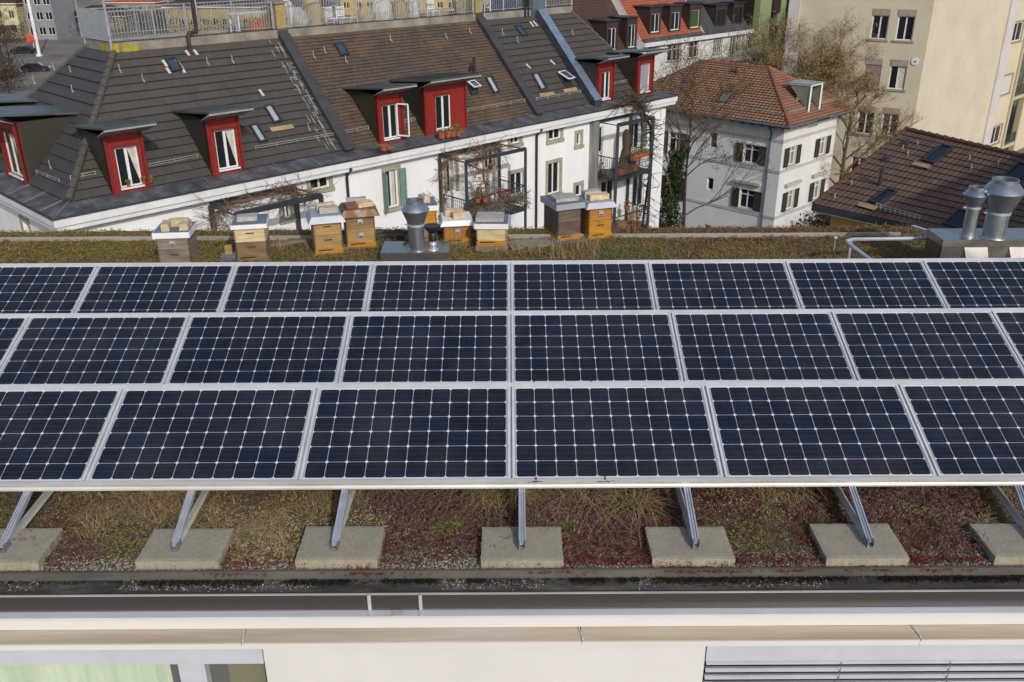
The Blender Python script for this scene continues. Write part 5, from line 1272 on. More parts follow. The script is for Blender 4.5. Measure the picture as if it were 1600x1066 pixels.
for i, (ds, dk, dz, r_, pl_, lb) in enumerate(((.3, .4, 0, .17, .6, 'tall bushy pot by the steel column on the upper right balcony'), (.75, 1.1, 0, .2, .35, 'round pot at the front left of the upper right balcony'), (2.0, 1.0, 0, .18, .5, 'leafy pot right of the covered parasol on the upper right balcony'), (2.4, .5, 0, .2, .8, 'tall dry plant in a pot by the green shutter of the upper right balcony'), (.5, 1.0, -2.9, .2, .6, 'shrubby pot at the left front of the lower right balcony'), (1.5, .5, -2.9, .22, .7, 'tall green pot by the wall on the lower right balcony'), (2.3, 1.2, -2.9, .18, .4, 'low pot in the front right corner of the lower right balcony'))):
    pot(P(s0 + ds, zf + dz, dk), r_, r_ * 1.3, lb, pl_)
t = thing('blue_bucket', 'blue tub behind the railing of the upper right balcony', 'bucket', P(s0 + 1.5, zf + .55, k - .3)); m = MB(); m.lathe(V((0, 0, 0)), [(.001, 0), (.2, 0), (.28, .25), (.3, .25), (.26, .22)], 14); m.build('tub', mat('blue_plastic', '1d4fa8', '2a60bd', .5), t, local=True)
# terrace
def TP(px, q, z=zR + .03):
    """point on the terrace under picture column px at depth q behind the front edge"""
    P0 = LP(0, rt + q, z); best = None
    lo, hi = 0, LEN
    for _ in range(40):
        mid = (lo + hi) / 2
        if onp_col(P0 + a_ * mid) < px: lo = mid
        else: hi = mid
    return P0 + a_ * lo
wrap = mat('white_fleece', 'a5a49e', 'c0bfb9', .95, scale=6, stretch=(4, 4, 1)); wrap2 = mat('tan_fleece', '8b7d62', 'a39577', .95, scale=6, stretch=(4, 4, 1))
def bundle(px, q, w_, h_, mt, label, name='wrapped_plant', cat='wrapped plant', group='wrapped plants on the terrace'):
    m = MB(); c = TP(px, q); n = 16; lev = 7; vs = []
    for i in range(lev):
        f = i / (lev - 1); r_ = w_ / 2 * (math.sin(math.pi * (.18 + .8 * f)) ** .5)
        for j in range(n): a = 6.283 * j / n; vs.append(c + V((math.cos(a) * r_ * U(.88, 1.1), math.sin(a) * r_ * U(.88, 1.1), h_ * f)))
    m.add(vs, [(i * n + j, i * n + (j + 1) % n, (i + 1) * n + (j + 1) % n, (i + 1) * n + j) for i in range(lev - 1) for j in range(n)] + [tuple((lev - 1) * n + j for j in range(n))])
    mesh_thing(m, name, mt, label, cat, group)
bundle(598, .9, 1.0, 1.25, wrap, 'big plant wrapped in white fleece behind the terrace railing'); bundle(625, 1.0, .7, 1.2, wrap2, 'tan wrapped plant right of the big white wrapped one'); bundle(646, 1.0, .55, 1.1, wrap, 'narrow white wrapped plant on the terrace'); bundle(572, .9, .8, .9, wrap2, 'low tan wrapped plant left of the big white one')
bundle(490, .9, .85, 1.7, wrap2, 'tall beige covered parasol behind the terrace railing', 'covered_parasol', 'parasol', None); bundle(468, .7, .9, 1.0, stoneB, 'grey white shrub bundle beside the tall beige cover')
bundle(452, .9, .8, 1.3, wrap, 'pale shrub bundle next to the left brick stack'); bundle(728, 1.2, 1.2, 1.5, wrap2, 'broad tan wrapped plant beside the right brick stack')
t = thing('terrace_table', 'pale steel table with orange stools behind the railing left of the brick stack', 'table', TP(398, 1.0), yA); m = MB(); m.obox((-.9, -.35, .85), (1.8, 0, 0), (0, .7, 0), (0, 0, .05)); m.build('table_top', lid_w, t, local=True)
for x in (-.8, .8):
    for y in (-.3, .3): m = MB(); m.obox((x - .03, y - .03, 0), (.06, 0, 0), (0, .06, 0), (0, 0, .85)); m.build('leg', lid_w, t, local=True)
bundle(398, .5, .5, .6, terra, 'left orange clay pot cluster in front of the steel table', 'clay_pot', 'flower pot', None); bundle(409, .5, .45, .65, terra, 'right orange clay pot in front of the steel table', 'clay_pot', 'flower pot', None)
chair(TP(538, .9), whitef, 'white garden chair on the terrace right of the tall beige cover', yA); chair(TP(522, .9), whitef, 'second white garden chair, nearer the tall beige cover', yA + .3)
chair(TP(678, 1.0), whitef, 'white chair on the terrace left of the broad tan bundle', yA)
t = thing('glass_door', 'white framed glazed double door standing open on the terrace at the right brick stack', 'door', TP(787, .9), yA); m = MB()
for x in (-.9, -.02, .86): m.obox((x, 0, 0), (.06, 0, 0), (0, .05, 0), (0, 0, 2.1))
for z in (0, 2.05): m.obox((-.84, 0, z), (.8, 0, 0), (0, .05, 0), (0, 0, .06)); m.obox((.04, 0, z), (.82, 0, 0), (0, .05, 0), (0, 0, .06))
m.build('door_frame', whitef, t, local=True); m = MB(); m.obox((-.84, .02, .06), (.82, 0, 0), (0, .01, 0), (0, 0, 1.98)); m.obox((.04, .02, .06), (.82, 0, 0), (0, .01, 0), (0, 0, 1.98)); m.build('pane', glass_blue, t, local=True)
# sill objects at the first red dormer
s0 = sF(176, 303)[0] + .42
for i, (ds, lb) in enumerate(((.12, 'small basket on the window sill of the leftmost front dormer, left'), (.62, 'clay pot in the middle of the leftmost front dormer sill'), (.86, 'small clay pot at the right of the leftmost front dormer sill'))):
    pot(FL.P(s0 + ds, zT + .16, -DK + .0), .06, .09, lb, .08)
# ================================================================== VILLA WITH RED TILES
tile_red = mat_tiles('red_clay_tile', '926b50', 'a67c5e', '4a3022', .30, .34, .03, '7d6048', .4, wave=.5, offs=0)
tile_or = mat_tiles('orange_clay_tile', 'a3573a', 'b56646', '6b3826', .25, .33, .02, '8e4526', .4)
tile_gy = mat_tiles('grey_slate', '48484a', '56565a', '2c2c2e', .25, .30, .012)
tile_ru = mat_tiles('brown_clay_tile', '69503f', '765b4a', '433024', .22, .34, .012, '3c261c', .5, wave=.35, offs=0)
tile_br2 = mat_tiles('old_brown_tile', '43302a', '523a31', '251813', .22, .30, .014, '5c3325', .5)
villa_w = mat('villa_plaster', 'cac9c5', 'd6d5d2', .9, scale=.5, bump=.1); band = mat('plaster_band', 'a8a59d', 'b5b2aa', .85, scale=2)
dk_sh = mat('dark_shutter', '26231d', '353128', .7, scale=6); eave_b = mat('blue_grey_eave', '4c5365', '5b6275', .7, scale=2)
gut = mat_metal('zinc_gutter', 'a8adb5', .4)
def corner_building(px, py, d, wl, wr):
    """corner post at picture point (px,py) depth d; wl runs along b_, wr along a_"""
    P = ond(px, py, d); return P
Vc = ond(1234, 197, 60); ve = Vc.z; re_ = onz(1331.5, 169.5, ve); VW = (re_ - Vc).dot(a_); VL = 15.0
def VP_(s, q, z): return V((Vc.x, Vc.y, 0)) + a_ * s + b_ * q + UP * z
lo, hi = ve, ve + 12
for _ in range(40):
    mid = (lo + hi) / 2
    if onp_row(VP_(VW / 2, VW / 2, mid)) > 107: lo = mid
    else: hi = mid
vr = lo; print('villa', VW, ve, vr, onp_col(VP_(VW / 2, VW / 2, vr)), onp_col(VP_(VW/2, VL - VW/2, vr)), onp_row(VP_(VW/2, VL - VW/2, vr)))
villa = thing('villa', 'white villa with a red tiled hip roof and dark shutters behind the bare tree', 'building', (Vc.x, Vc.y, GZ))
q = [VP_(0, 0, ve), VP_(VW, 0, ve), VP_(VW, VL, ve), VP_(0, VL, ve)]; r0 = VP_(VW / 2, VW / 2, vr); r1 = VP_(VW / 2, max(VW / 2, VL - VW / 2), vr)
m = MB(); tiled(m, q[3], q[0], r0, r1, course=.34, lift=.05); m.build('tile_roof', tile_red, villa)
m = MB(); tiled(m, q[0], q[1], r0, r0, course=.34, lift=.05); m.build('tile_roof', mat_tiles('flat_red_tile', '93674f', 'a2765a', '63422f', .30, .34, .015, '70392a', .4), villa)
m = MB(); tiled(m, q[1], q[2], r1, r0, course=.34); tiled(m, q[2], q[3], r1, r1, course=.34); m.build('tile_roof', tile_red, villa)
m = MB(); hipline(m, q[0], r0, .13); hipline(m, q[1], r0, .13); hipline(m, r0, r1, .13); m.build('hip_tiles', mat('red_hip_tile', '7a4a34', '8f5a42', .8, scale=6), villa, smooth=True)
def ring2(mb, fn, w_, l_, o0, o1, z0, z1):
    def c(o): return [fn(-o, -o, 0), fn(w_ + o, -o, 0), fn(w_ + o, l_ + o, 0), fn(-o, l_ + o, 0)]
    co, ci = c(o0), c(o1)
    for i in range(4):
        j = (i + 1) % 4; vs = [co[i] + UP * z0, co[j] + UP * z0, ci[j] + UP * z0, ci[i] + UP * z0, co[i] + UP * z1, co[j] + UP * z1, ci[j] + UP * z1, ci[i] + UP * z1]
        mb.add(vs, [(0, 3, 2, 1), (4, 5, 6, 7), (0, 1, 5, 4), (2, 3, 7, 6)])
m = MB(); ring2(m, VP_, VW, VL, 0.02, -.75, ve - .22, ve - .03); m.build('eaves', eave_b, villa)
m = MB(); ring2(m, VP_, VW, VL, .16, .02, ve - .12, ve + .0); m.build('gutter', gut, villa)
IN = .75
FV1 = Facade(VP_(IN, VL - IN, 0), -b_); FV2 = Facade(VP_(IN, IN, 0), a_)
m = MB()
for i in range(18): FV1.bx(m, .3 + i * .78, ve - .36, .42 + i * .78, ve - .2, 0, .55)
for i in range(12): FV2.bx(m, .3 + i * .78, ve - .36, .42 + i * .78, ve - .2, 0, .55)
m.build('eave_bracket', eave_b, villa)
vl = [(1163.5, 224, 1183, 257), (1157, 294, 1176, 328)]; vs_ = [(1105.5, 277, 1113.5, 298), (1111.5, 207, 1119, 231), (1046, 205, 1064, 243), (1042, 275, 1058, 312), (1100, 350, 1110, 362)]
vr_ = [(1233, 229, 1241.5, 260), (1281, 214, 1291, 247), (1230, 297, 1238, 332), (1272, 281, 1282, 314)]
hl = [FV1.rect(*x) for x in vl + vs_]; hr = [FV2.rect(*x) for x in vr_]
for h in (hl, hr): pass
# align the storeys of the bright side with each other
za = max(x[3] for x in hr[:2]); zb_ = min(x[1] for x in hr[:2]); zc2 = max(x[3] for x in hr[2:]); zd = min(x[1] for x in hr[2:])
hr = [(x[0], hl[0][1], x[0] + 1.05, hl[0][3]) for x in hr[:2]] + [(x[0], hl[1][1], x[0] + 1.05, hl[1][3]) for x in hr[2:]]
m = MB(); FV1.wall(m, 0, GZ, VL - 2 * IN, ve - .2, hl); FV2.wall(m, 0, GZ, VW - 2 * IN, ve - .2, hr)
m.quad(VP_(VW - IN, IN, GZ), VP_(VW - IN, VL - IN, GZ), VP_(VW - IN, VL - IN, ve - .2), VP_(VW - IN, IN, ve - .2)); m.quad(VP_(VW - IN, VL - IN, GZ), VP_(IN, VL - IN, GZ), VP_(IN, VL - IN, ve - .2), VP_(VW - IN, VL - IN, ve - .2)); m.build('wall', villa_w, villa)
for i, h in enumerate(hl):
    if i < 2: FV1.window(villa, h, whitef, glass, cross=.72, trim=villa_w, tw=.12, sill=band, shutters='lr', shm=dk_sh)
    elif i == 3: FV1.window(villa, h, mat('brown_blind', '4a3524', '5d4430', .8), mat('brown_blind', '4a3524'), mull=0)
    elif i in (4, 5): FV1.window(villa, h, whitef, glass, cross=.72, trim=villa_w, shutters='lr', shm=dk_sh)
    else: FV1.window(villa, h, whitef, glass, mull=0)
for h in hr: FV2.window(villa, h, whitef, mat('greyish_glass', '6f6f68', '7f7f78', .3), cross=.72, trim=villa_w, tw=.12, sill=band, shutters='lr', shm=dk_sh)  # panes of an even greyish tone
m = MB()
for zz in (hl[0][1] - .16, hl[1][1] - .16, hl[0][3] + .62): FV1.bx(m, -.04, zz - .2, VL - 2 * IN + .04, zz, 0, .05 if zz < hl[0][3] else .03); FV2.bx(m, -.04, zz - .2, VW - 2 * IN + .04, zz, .0, .05)
m.build('string_course', band, villa)
m = MB()
for F_, h in ((FV1, hl[1]), (FV2, hr[2]), (FV2, hr[3])): F_.bx(m, h[0] - .5, h[3] + .45, h[2] + .5, h[3] + .62, 0, .28)
m.build('window_hood', band, villa)
s, z = FV1.px(1207, 300); m = MB(); m.tube([FV1.P(VL - 2 * IN - .9, ve - .15, .65), FV1.P(VL - 2 * IN - .9, ve - .7, .1), FV1.P(VL - 2 * IN - .9, GZ, .1)], .06, 8); m.build('downpipe', eave_b, villa, smooth=True)
n1 = (q[0] - q[3]).cross(r1 - q[3]).normalized()
def RV(px, py): return onp(px, py, q[0], n1)
skylight(villa, RV, ((1131, 145), (1147, 145), (1136, 161), (1119, 161)), skf, mat('pale_skylight', '5f666b', '6f767c', .25, spec=.8), h=.12)
def snow2(par, P0, P1, mt):
    m = MB(); m.tube([P0 + UP * .2, P1 + UP * .2], .018, 6); m.tube([P0 + UP * .1, P1 + UP * .1], .018, 6)
    for i in range(10): x = P0.lerp(P1, i / 9); m.bar(x, x + UP * .22, .03)
    m.build('snow_guard', mt, par)
snow2(villa, RV(1085, 162), RV(1224, 182), gm_)
n2 = (q[1] - q[0]).cross(r0 - q[0]).normalized()
def RV2(px, py): return onp(px, py, q[0], n2)
snow2(villa, RV2(1232, 178), RV2(1260, 171), gm_); snow2(villa, RV2(1281, 165), RV2(1306, 158), gm_)
p = RV(1150, 115); m = MB(); m.tube([p, p + UP * .5], .09, 8); m.tube([p + b_ * .4, p + b_ * .4 + UP * .4], .07, 8); m.build('vent_pipe', steel_d, villa)
m = MB(); c = r0 + (r1 - r0) * .62; m.obox(c + V((0, 0, -.1)), b_ * .5, a_ * .5, UP * .35); m.build('ridge_cap', MATS['red_hip_tile'], villa)
# glazed roof balcony on the bright side
P0 = RV2(1259, 173); P1 = RV2(1272, 169.5)
gb = MB(); wv = 1.5; base = RV2(1263, 175); dp = 1.7; hh = 1.75; pb = base
C0 = pb; C1 = pb + a_ * wv; tp = C0 + UP * hh; back = b_ * dp
for x in (C0, C1): gb.bar(x, x + UP * hh, .10)
for x in (C0, C1): gb.bar(x + UP * hh, x + UP * (hh - .0) + back, .10)
gb.bar(C0 + UP * hh, C1 + UP * hh, .10); gb.bar(C0 + UP * hh + back, C1 + UP * hh + back, .10); o = gb.build('roof_balcony', whitef, villa)
m = MB(); m.obox(C0 + UP * (hh + .05) - b_ * .1 - a_ * .1, a_ * (wv + .2), back * 1.1, UP * .05); m.build('glass_roof', mat('hazy_glass', '8b9294', '9ea5a6', .25), o)
m = MB(); m.poly([C0 + a_ * .01, C0 + a_ * .01 + UP * hh, C0 + a_ * .01 + UP * hh + back], a_ * .03); m.poly([C1 - a_ * .04, C1 - a_ * .04 + UP * hh, C1 - a_ * .04 + UP * hh + back], a_ * .03); m.build('side_glass', mat('green_grey_glass', '6d7668', '7c8577', .25), o)
m = MB(); m.obox(C0 + a_ * .05 + b_ * 1.0, a_ * (wv - .1), b_ * .03, UP * hh); m.build('inner_wall', curt, o)
m = MB(); m.obox(C0 - b_ * .9 + UP * -.55, a_ * wv, b_ * .9, UP * .12); m.build('roof_cutout', steel_d, o)
# ================================================================== ROW OF HOUSES BEHIND
Re = ond(1040, 63.5, 100); rz = Re.z; n_o = -b_
def RWp(s, q, z): return V((Re.x, Re.y, 0)) + a_ * s + b_ * q + UP * z
def rs_(px, py=None):
    """position along the row of picture column px at eave height"""
    lo, hi = -60, 80
    for _ in range(50):
        mid = (lo + hi) / 2
        if onp_col(RWp(mid, 0, rz)) < px: lo = mid
        else: hi = mid
    return lo
sa, sb, sc2, se = rs_(955) - 9, rs_(1009), rs_(1107), rs_(1198)
row_w = mat('row_white_wall', 'c9c6c0', 'd6d3cd', .9, scale=.6); row_c = mat('row_cream_wall', 'c2b896', 'cfc5a3', .9, scale=.6); gr_tr = mat('grey_stone_trim', '84847c', '97978f', .9)
brn_box = mat('brown_dormer_board', '2c2020', '3a2b2a', .6, scale=6, stretch=(4, 4, .3)); brn_f = mat('brown_dormer_front', '33221f', '432e29', .7, scale=4)
APr = .9; pitch_r = 1.25; RQ = 7.0
def row_house(label, s0, s1, tile, zoff, apm):
    h = thing('row_house', label, 'building', RWp(s0, 0, GZ)); z = rz + zoff
    m = MB(); tiled(m, RWp(s0, APr, z + .3), RWp(s1, APr, z + .3), RWp(s1, RQ, z + .3 + (RQ - APr) * pitch_r), RWp(s0, RQ, z + .3 + (RQ - APr) * pitch_r), course=.33, lift=.03); m.build('tile_roof', tile, h)
    m = MB(); m.quad(RWp(s0, RQ, z + .3 + (RQ - APr) * pitch_r), RWp(s1, RQ, z + .3 + (RQ - APr) * pitch_r), RWp(s1, 13, z), RWp(s0, 13, z)); m.build('rear_roof', tile, h)
    m = MB(); m.quad(RWp(s0, 0, z), RWp(s1, 0, z), RWp(s1, APr, z + .3), RWp(s0, APr, z + .3)); m.build('lead_apron', apm, h)
    m = MB(); m.obox(RWp(s0, 0, z - .45), a_ * (s1 - s0), b_ * .5, UP * .44); m.build('cornice', white_fas, h)
    m = MB()
    for s in (s0 + .02, s1 - .02): m.poly([RWp(s, .4, GZ), RWp(s, .4, z), RWp(s, RQ, z + .2 + (RQ - APr) * pitch_r), RWp(s, 12.9, z - .1), RWp(s, 12.9, GZ)], a_ * (.02 if s < s1 - 1 else -.02))
    m.build('gable_wall', row_w, h)
    return h, z
rA, zA_ = row_house('old house with dark brown tiles and two brown dormers beyond the terrace', sa, sb, tile_br2, -1.2, lead)
rB, zB_ = row_house('white row house under a bright orange tiled roof with three brown dormers', sb, sc2, tile_or, 0, lead)
rC, zC_ = row_house('white and cream row house with a grey slate roof, right end of the row', sc2, se, tile_gy, 0, lead)
FR = Facade(RWp(0, .4, 0), a_)
for h, lo_, hi_, z, L in ((rA, sa, sb, zA_, ()), (rB, sb, sc2, zB_, ((1014.5, 73, 1019, 85), (1021, 72, 1026.5, 84), (1044, 70, 1049.5, 95), (1051.5, 69, 1056, 95), (1058, 68, 1062, 94), (1077.5, 66, 1082.5, 90), (1084, 65, 1089, 89))), (rC, sc2, se, zC_, ((1115.8, 63, 1120, 83), (1122.5, 62, 1126.5, 82), (1142, 59, 1146.5, 87), (1148.5, 58, 1153, 79), (1167.5, 56, 1171, 76), (1173, 55, 1177, 75)))):
    hs = [FR.rect(*x) for x in L]
    if hs: t0 = sum(x[1] for x in hs) / len(hs); t1 = sum(x[3] for x in hs) / len(hs)
    hs = [(x[0], x[1], x[2], x[3]) for x in hs]
    m = MB(); FR.wall(m, lo_ + .01, (-999 if False else GZ), hi_ - .01, z - .4, hs, .15); m.build('wall', row_w, h)
    for x in hs: FR.window(h, x, whitef, glass, k=-.1, fw=.07, mull=1 if h is not rB else 0, cross=.7, trim=gr_tr, tw=.12, sill=gr_tr)
zs = FR.px(1150, 89)[1]
m = MB(); FR.bx(m, sc2 + .1, GZ, se - .1, zs, 0, .03); m.build('cream_storey', row_c, rC); m = MB(); FR.bx(m, sc2 + .05, zs, se, zs + .2, 0, .1); m.build('string_course', gr_tr, rC)
b0 = FR.px(1134, 92)[0]; b1 = FR.px(1172, 84)[0]; zb2 = FR.px(1140, 93, .9)[1]
m = MB(); FR.bx(m, b0, zb2 - .25, b1, zb2, 0, 1.1); m.build('balcony_floor', gr_tr, rC); railing(rC, FR.P(b0, zb2, 1.05), FR.P(b1, zb2, 1.05), 1.0, .22, 4, gr_tr, 'balcony_rail', .06)
zTsave = zT
FRd = Facade(RWp(0, APr + .25, 0), a_)
def rowd(h, x0, x1, yt, yb, win, z0, face=brn_f, ck=brn_box, bl=None, mull=1, wc=None):
    s0 = FRd.px(x0, yb)[0]; s1 = FRd.px(x1, yb)[0]; zt3 = FRd.px((x0 + x1) / 2, yt)[1]
    dormer(h, FRd, 0, (s0, s1), zt3 - z0, face, None, ck, steel_d, steel_d, win=win, over=.15, slope=pitch_r, side=.2, z0=z0, flat=True, mull=mull, blind=bl, curtain=None, wcol=wc)
zq = rz + .3 + .25 * pitch_r
glr = mat('green_blind', '2a4a1c', '365826', .7)
rowd(rB, 1014, 1032, 11, 50, (.35, .35, .25, .7), zq); rowd(rB, 1045, 1063, 9, 47, (.35, .35, .25, .7), zq); rowd(rB, 1076, 1094, 6, 43, (.35, .35, .25, .7), zq, bl=glr, mull=0)
rowd(rC, 1117, 1134, 8, 39, (.25, .25, .2, .5), zq, wc=brn_f); rowd(rC, 1144, 1160, 5, 36, (.25, .25, .2, .5), zq, wc=brn_f); rowd(rC, 1169, 1184, 3, 34, (.25, .25, .2, .5), zq, wc=brn_f)
zq2 = zA_ + .3 + .25 * pitch_r
rowd(rA, 947, 965, 33, 64, (.35, .35, .2, .7), zq2); rowd(rA, 979, 995, 28, 60, (.35, .35, .2, .7), zq2)
# ================================================================== GREEN BLOCK
grn_w = mat('green_plaster', '74835a', '818f66', .9, scale=.8); dk_p = mat('dark_brown_panel', '22120f', '301b17', .6)
Gp = ond(1197, 30, 112); G0 = V((Gp.x, Gp.y, 0)); FG = Facade(G0, a_)
gbk = thing('green_block', 'green apartment block with dark brown balcony panels behind the budding tree', 'building', (Gp.x, Gp.y, GZ))
sG = [FG.px(x, 30)[0] for x in (1186, 1203.5, 1214, 1226, 1236, 1250, 1262)]
m = MB(); m.obox(FG.P(sG[0], GZ, -9), a_ * (sG[-1] - sG[0]), FG.n * 8.2, UP * 32); m.build('block_body', darkslot, gbk)
for i in (0, 2, 4):
    m = MB(); FG.bx(m, sG[i], GZ, sG[i] + (sG[i + 1] - sG[i]), GZ + 32, -.9, .0) if i != 4 else FG.bx(m, sG[4], GZ, sG[6], GZ + 32, -.9, -.3); m.build('green_wall', grn_w, gbk)
zg0 = FG.px(1220, 19)[1]
for k_ in range(6):
    z = zg0 - k_ * 2.95
    m = MB(); FG.bx(m, sG[1], z, sG[2], z + 1.5, -.7, .35); m.build('balcony_panel', dk_p, gbk); m = MB(); FG.bx(m, sG[3], z, sG[4] + .35, z + 1.5, -.7, .35); m.build('balcony_panel', dk_p, gbk)
# ================================================================== CREAM BLOCK
cream = mat('cream_plaster', 'b5ac97', 'bbb29d', .92, scale=.35, bump=.1, bscale=5, c3='c0b7a2'); strip = mat('pale_pink_strip', 'b5aeac', 'c1bab8', .8, scale=1)
pink = mat('pinkish_surround', '8a7a70', '9a8a80', .85); cwin = mat('white_window', 'c9c6c4', 'd6d3d1', .5)
Cc_ = ond(1443, 100, 70); C0_ = V((Cc_.x, Cc_.y, 0))
FC1 = Facade(C0_, V((.849, -.528, 0))); FC2 = Facade(C0_, a_)
cb = thing('office_block', 'tall cream coloured block with pinkish window surrounds at the right', 'building', (Cc_.x, Cc_.y, GZ))
top = 1.6; sl0 = FC1.px(1246, 50)[0]; s1_ = FC2.px(1549, 150)[0]; s2_ = FC2.px(1560, 150)[0]
cw1 = [(1365, 22, 1384, 60), (1405, 25, 1426, 62), (1353, 99, 1373, 138), (1393, 103, 1414, 141), (1341, 174, 1360, 208), (1377.5, 179, 1401, 213), (1328, 250, 1347, 283)]
hc = [FC1.rect(*x) for x in cw1]
colL = min(hc[0][0], hc[2][0]); colR = min(hc[1][0], hc[3][0]); cwd = 1.55
rowsz = [((hc[0][1] + hc[1][1]) / 2, (hc[0][3] + hc[1][3]) / 2), ((hc[2][1] + hc[3][1]) / 2, (hc[2][3] + hc[3][3]) / 2), ((hc[4][1] + hc[5][1]) / 2, (hc[4][3] + hc[5][3]) / 2)]
fl = (rowsz[0][0] - rowsz[2][0]) / 2; wh = 1.9; print('cream floors', fl, colL, colR, hc)
holes = []
for i in range(-2, 5):
    z = rowsz[1][0] - (i - 0) * fl
    for cx in ((hc[0][0] + hc[2][0] + hc[4][0]) / 3, (hc[1][0] + hc[3][0] + hc[5][0]) / 3): holes.append((cx, z, cx + (hc[1][2] - hc[1][0]), z + (rowsz[1][1] - rowsz[1][0])))
m = MB(); FC1.wall(m, sl0, GZ, 0, top, holes, .2); FC2.wall(m, 0, GZ, s1_, top, [], .2); m.build('wall', cream, cb)
for i, h in enumerate(holes):
    if i == 4: FC1.window(cb, h, cwin, mat('pink_roller_blind', '776660', '857470', .7), trim=None, sill=pink, box=.45, boxm=pink, mull=0, fw=.02, k=-.08)
    else: FC1.window(cb, h, cwin, glass, trim=None, sill=pink, box=.45, boxm=pink, fw=.09, curtain=(curt, .5, .9) if i == 5 else None)
m = MB()
h = holes[4]
for i in range(22): FC1.bx(m, h[0] + .03, h[1] + .04 + i * .086, h[2] - .03, h[1] + .10 + i * .086, -.05, -.03)
m.build('roller_slats', pink, cb)
m = MB(); FC1.bx(m, sl0 - .9, GZ, sl0, top, -.4, .12); m.build('pilaster', strip, cb); m = MB(); FC2.bx(m, s1_, GZ, s2_, top, -.3, .14); m.build('pilaster', strip, cb)
c = FC1.P(*FC1.px(1430, 96), .02); m = MB(); m.lathe(c, [(.001, .05), (.28, .05), (.3, 0)], 20, axis=FC1.n); m.build('round_plate', cwin, cb); m = MB(); m.obox(c + FC1.n * .055 - FC1.u * .1 - UP * .06, FC1.u * .2, FC1.n * .01, UP * .1); m.build('plate_mark', zincgrey, cb)
m = MB(); m.quad(FC1.P(sl0 - .9, top, 0), FC1.P(0, top, 0), FC2.P(60, top, 0), FC2.P(60, top, -12)); m.build('flat_roof', membrane, cb)
# adjoining yellow part with windows, right of the pilaster
yel = mat('yellow_plaster', 'b9b095', 'c2b99f', .9, scale=.4); ye_fr = mat('yellow_pilaster', 'aca181', 'b7ac8c', .9)
yb = thing('yellow_block', 'yellow block with pinkish framed windows, cut by the right edge of the photo', 'building', FC2.P(s2_, GZ, 0))
wy = [(1590, 24, 1604, 60), (1572, 100, 1590, 140), (1556, 176, 1577, 214)]; FY = Facade(FC2.P(0, 0, -.5), a_)
hy = [FY.rect(*x) for x in wy]; s0 = sum(x[0] for x in hy) / 3 ; fy_ = (hy[0][1] - hy[2][1]) / 2; w_y = 2.6; print('yellow', hy, fy_)
holes = [(hy[1][0] , hy[1][1] + fy_ * k_, hy[1][0] + w_y, hy[1][1] + fy_ * k_ + 1.7) for k_ in (-3, -2, -1, 0, 1, 2)]
se_ = hy[1][0] + w_y + .7
m = MB(); FY.wall(m, s2_ + .01, GZ, se_, top, holes, .2); m.build('wall', yel, yb)
for i, h in enumerate(holes):
    FY.window(yb, h, cwin, glass if i != 3 else curt, mull=1, trim=pink, tw=.16, sill=pink, fw=.1)
m = MB(); FY.bx(m, se_, GZ, se_ + .35, top, -.3, .2); FY.bx(m, se_ + 3.6, GZ, se_ + 4, top, -.3, .2)
for k_ in range(7): z = hy[1][1] - .6 + fy_ * (k_ - 3); FY.bx(m, se_ + .35, z - .3, se_ + 3.6, z, -.3, .15)
m.build('loggia_frame', ye_fr, yb)
m = MB(); FY.bx(m, se_ + .35, GZ, se_ + 3.6, top, -1.2, -1.0); m.build('loggia_glass', glass, yb); m = MB(); FY.bx(m, se_ + 4, GZ, se_ + 30, top, -.5, 0); m.build('wall_end', yel, yb)
for k_ in range(5): z = hy[1][1] - .6 + fy_ * (k_ - 2); railing(yb, FY.P(se_ + .36, z, .1), FY.P(se_ + 3.6, z, .1), 1.0, .12, 5, steel_d, 'loggia_rail')
# ================================================================== BROWN ROOFED BUILDING ON THE RIGHT
be = -5.8
E1 = onz(1271, 319.5, be); E2 = onz(1453, 358.6, be); ed = (E2 - E1).normalized(); pd = V((-ed.y, ed.x, 0))
if pd.y < 0: pd = -pd
E2 = E1 + ed * 26
# ridge: where the verge, square to the eave, meets the picture point of the gable top
Nv = ed; R1 = onp(1414.5, 203, E1, Nv); zr_ = R1.z; R2a = onz(1600, 246, zr_); rd = (R2a - R1).normalized(); R2 = R1 + rd * 26
print('brown', E1, R1, zr_, (R1 - E1).length, math.degrees(math.atan2(zr_ - be, (R1 - E1).xy.length)))
bb = thing('brown_roofed_house', 'yellow house under a brown ribbed tile roof beyond the vent housing', 'building', (E1.x, E1.y, GZ))
m = MB(); tiled(m, E1, E2, R2, R1, course=.34, lift=.035, ncol=12); m.build('tile_roof', tile_ru, bb)
m = MB(); K1 = R1 + pd * 7 - UP * 3.2; K2 = R2 + pd * 7 - UP * 3.2; m.quad(R1, R2, K2, K1); m.build('rear_roof', tile_ru, bb)
m = MB(); hipline(m, R1, R2, .12); m.build('ridge_tiles', mat('ridge_tile', '4b3026', '5f3d31', .85, scale=6), bb, smooth=True)
m = MB(); hipline(m, E1, R1, .08); m.build('verge_tiles', MATS['ridge_tile'], bb, smooth=True)
m = MB(); m.obox(E1 - UP * .22 - pd * .02, ed * 26, -pd * .10, UP * .22); m.build('gutter', steel_d, bb)
m = MB(); m.obox(E1 - UP * .30 + pd * .0, ed * 26, pd * .5, UP * .12); m.build('soffit', white_fas, bb)
yw = mat('ochre_wall', 'a3863f', 'b3964d', .9, scale=.8); iw = .55
W0 = E1 + pd * iw + ed * iw; W1 = E1 + ed * 25 + pd * iw
m = MB(); W3 = K1 + ed * iw - pd * .3
m.quad(V((W0.x, W0.y, GZ)), V((W1.x, W1.y, GZ)), V((W1.x, W1.y, be - .2)), V((W0.x, W0.y, be - .2)))
tp0 = R1 + ed * iw - UP * .12
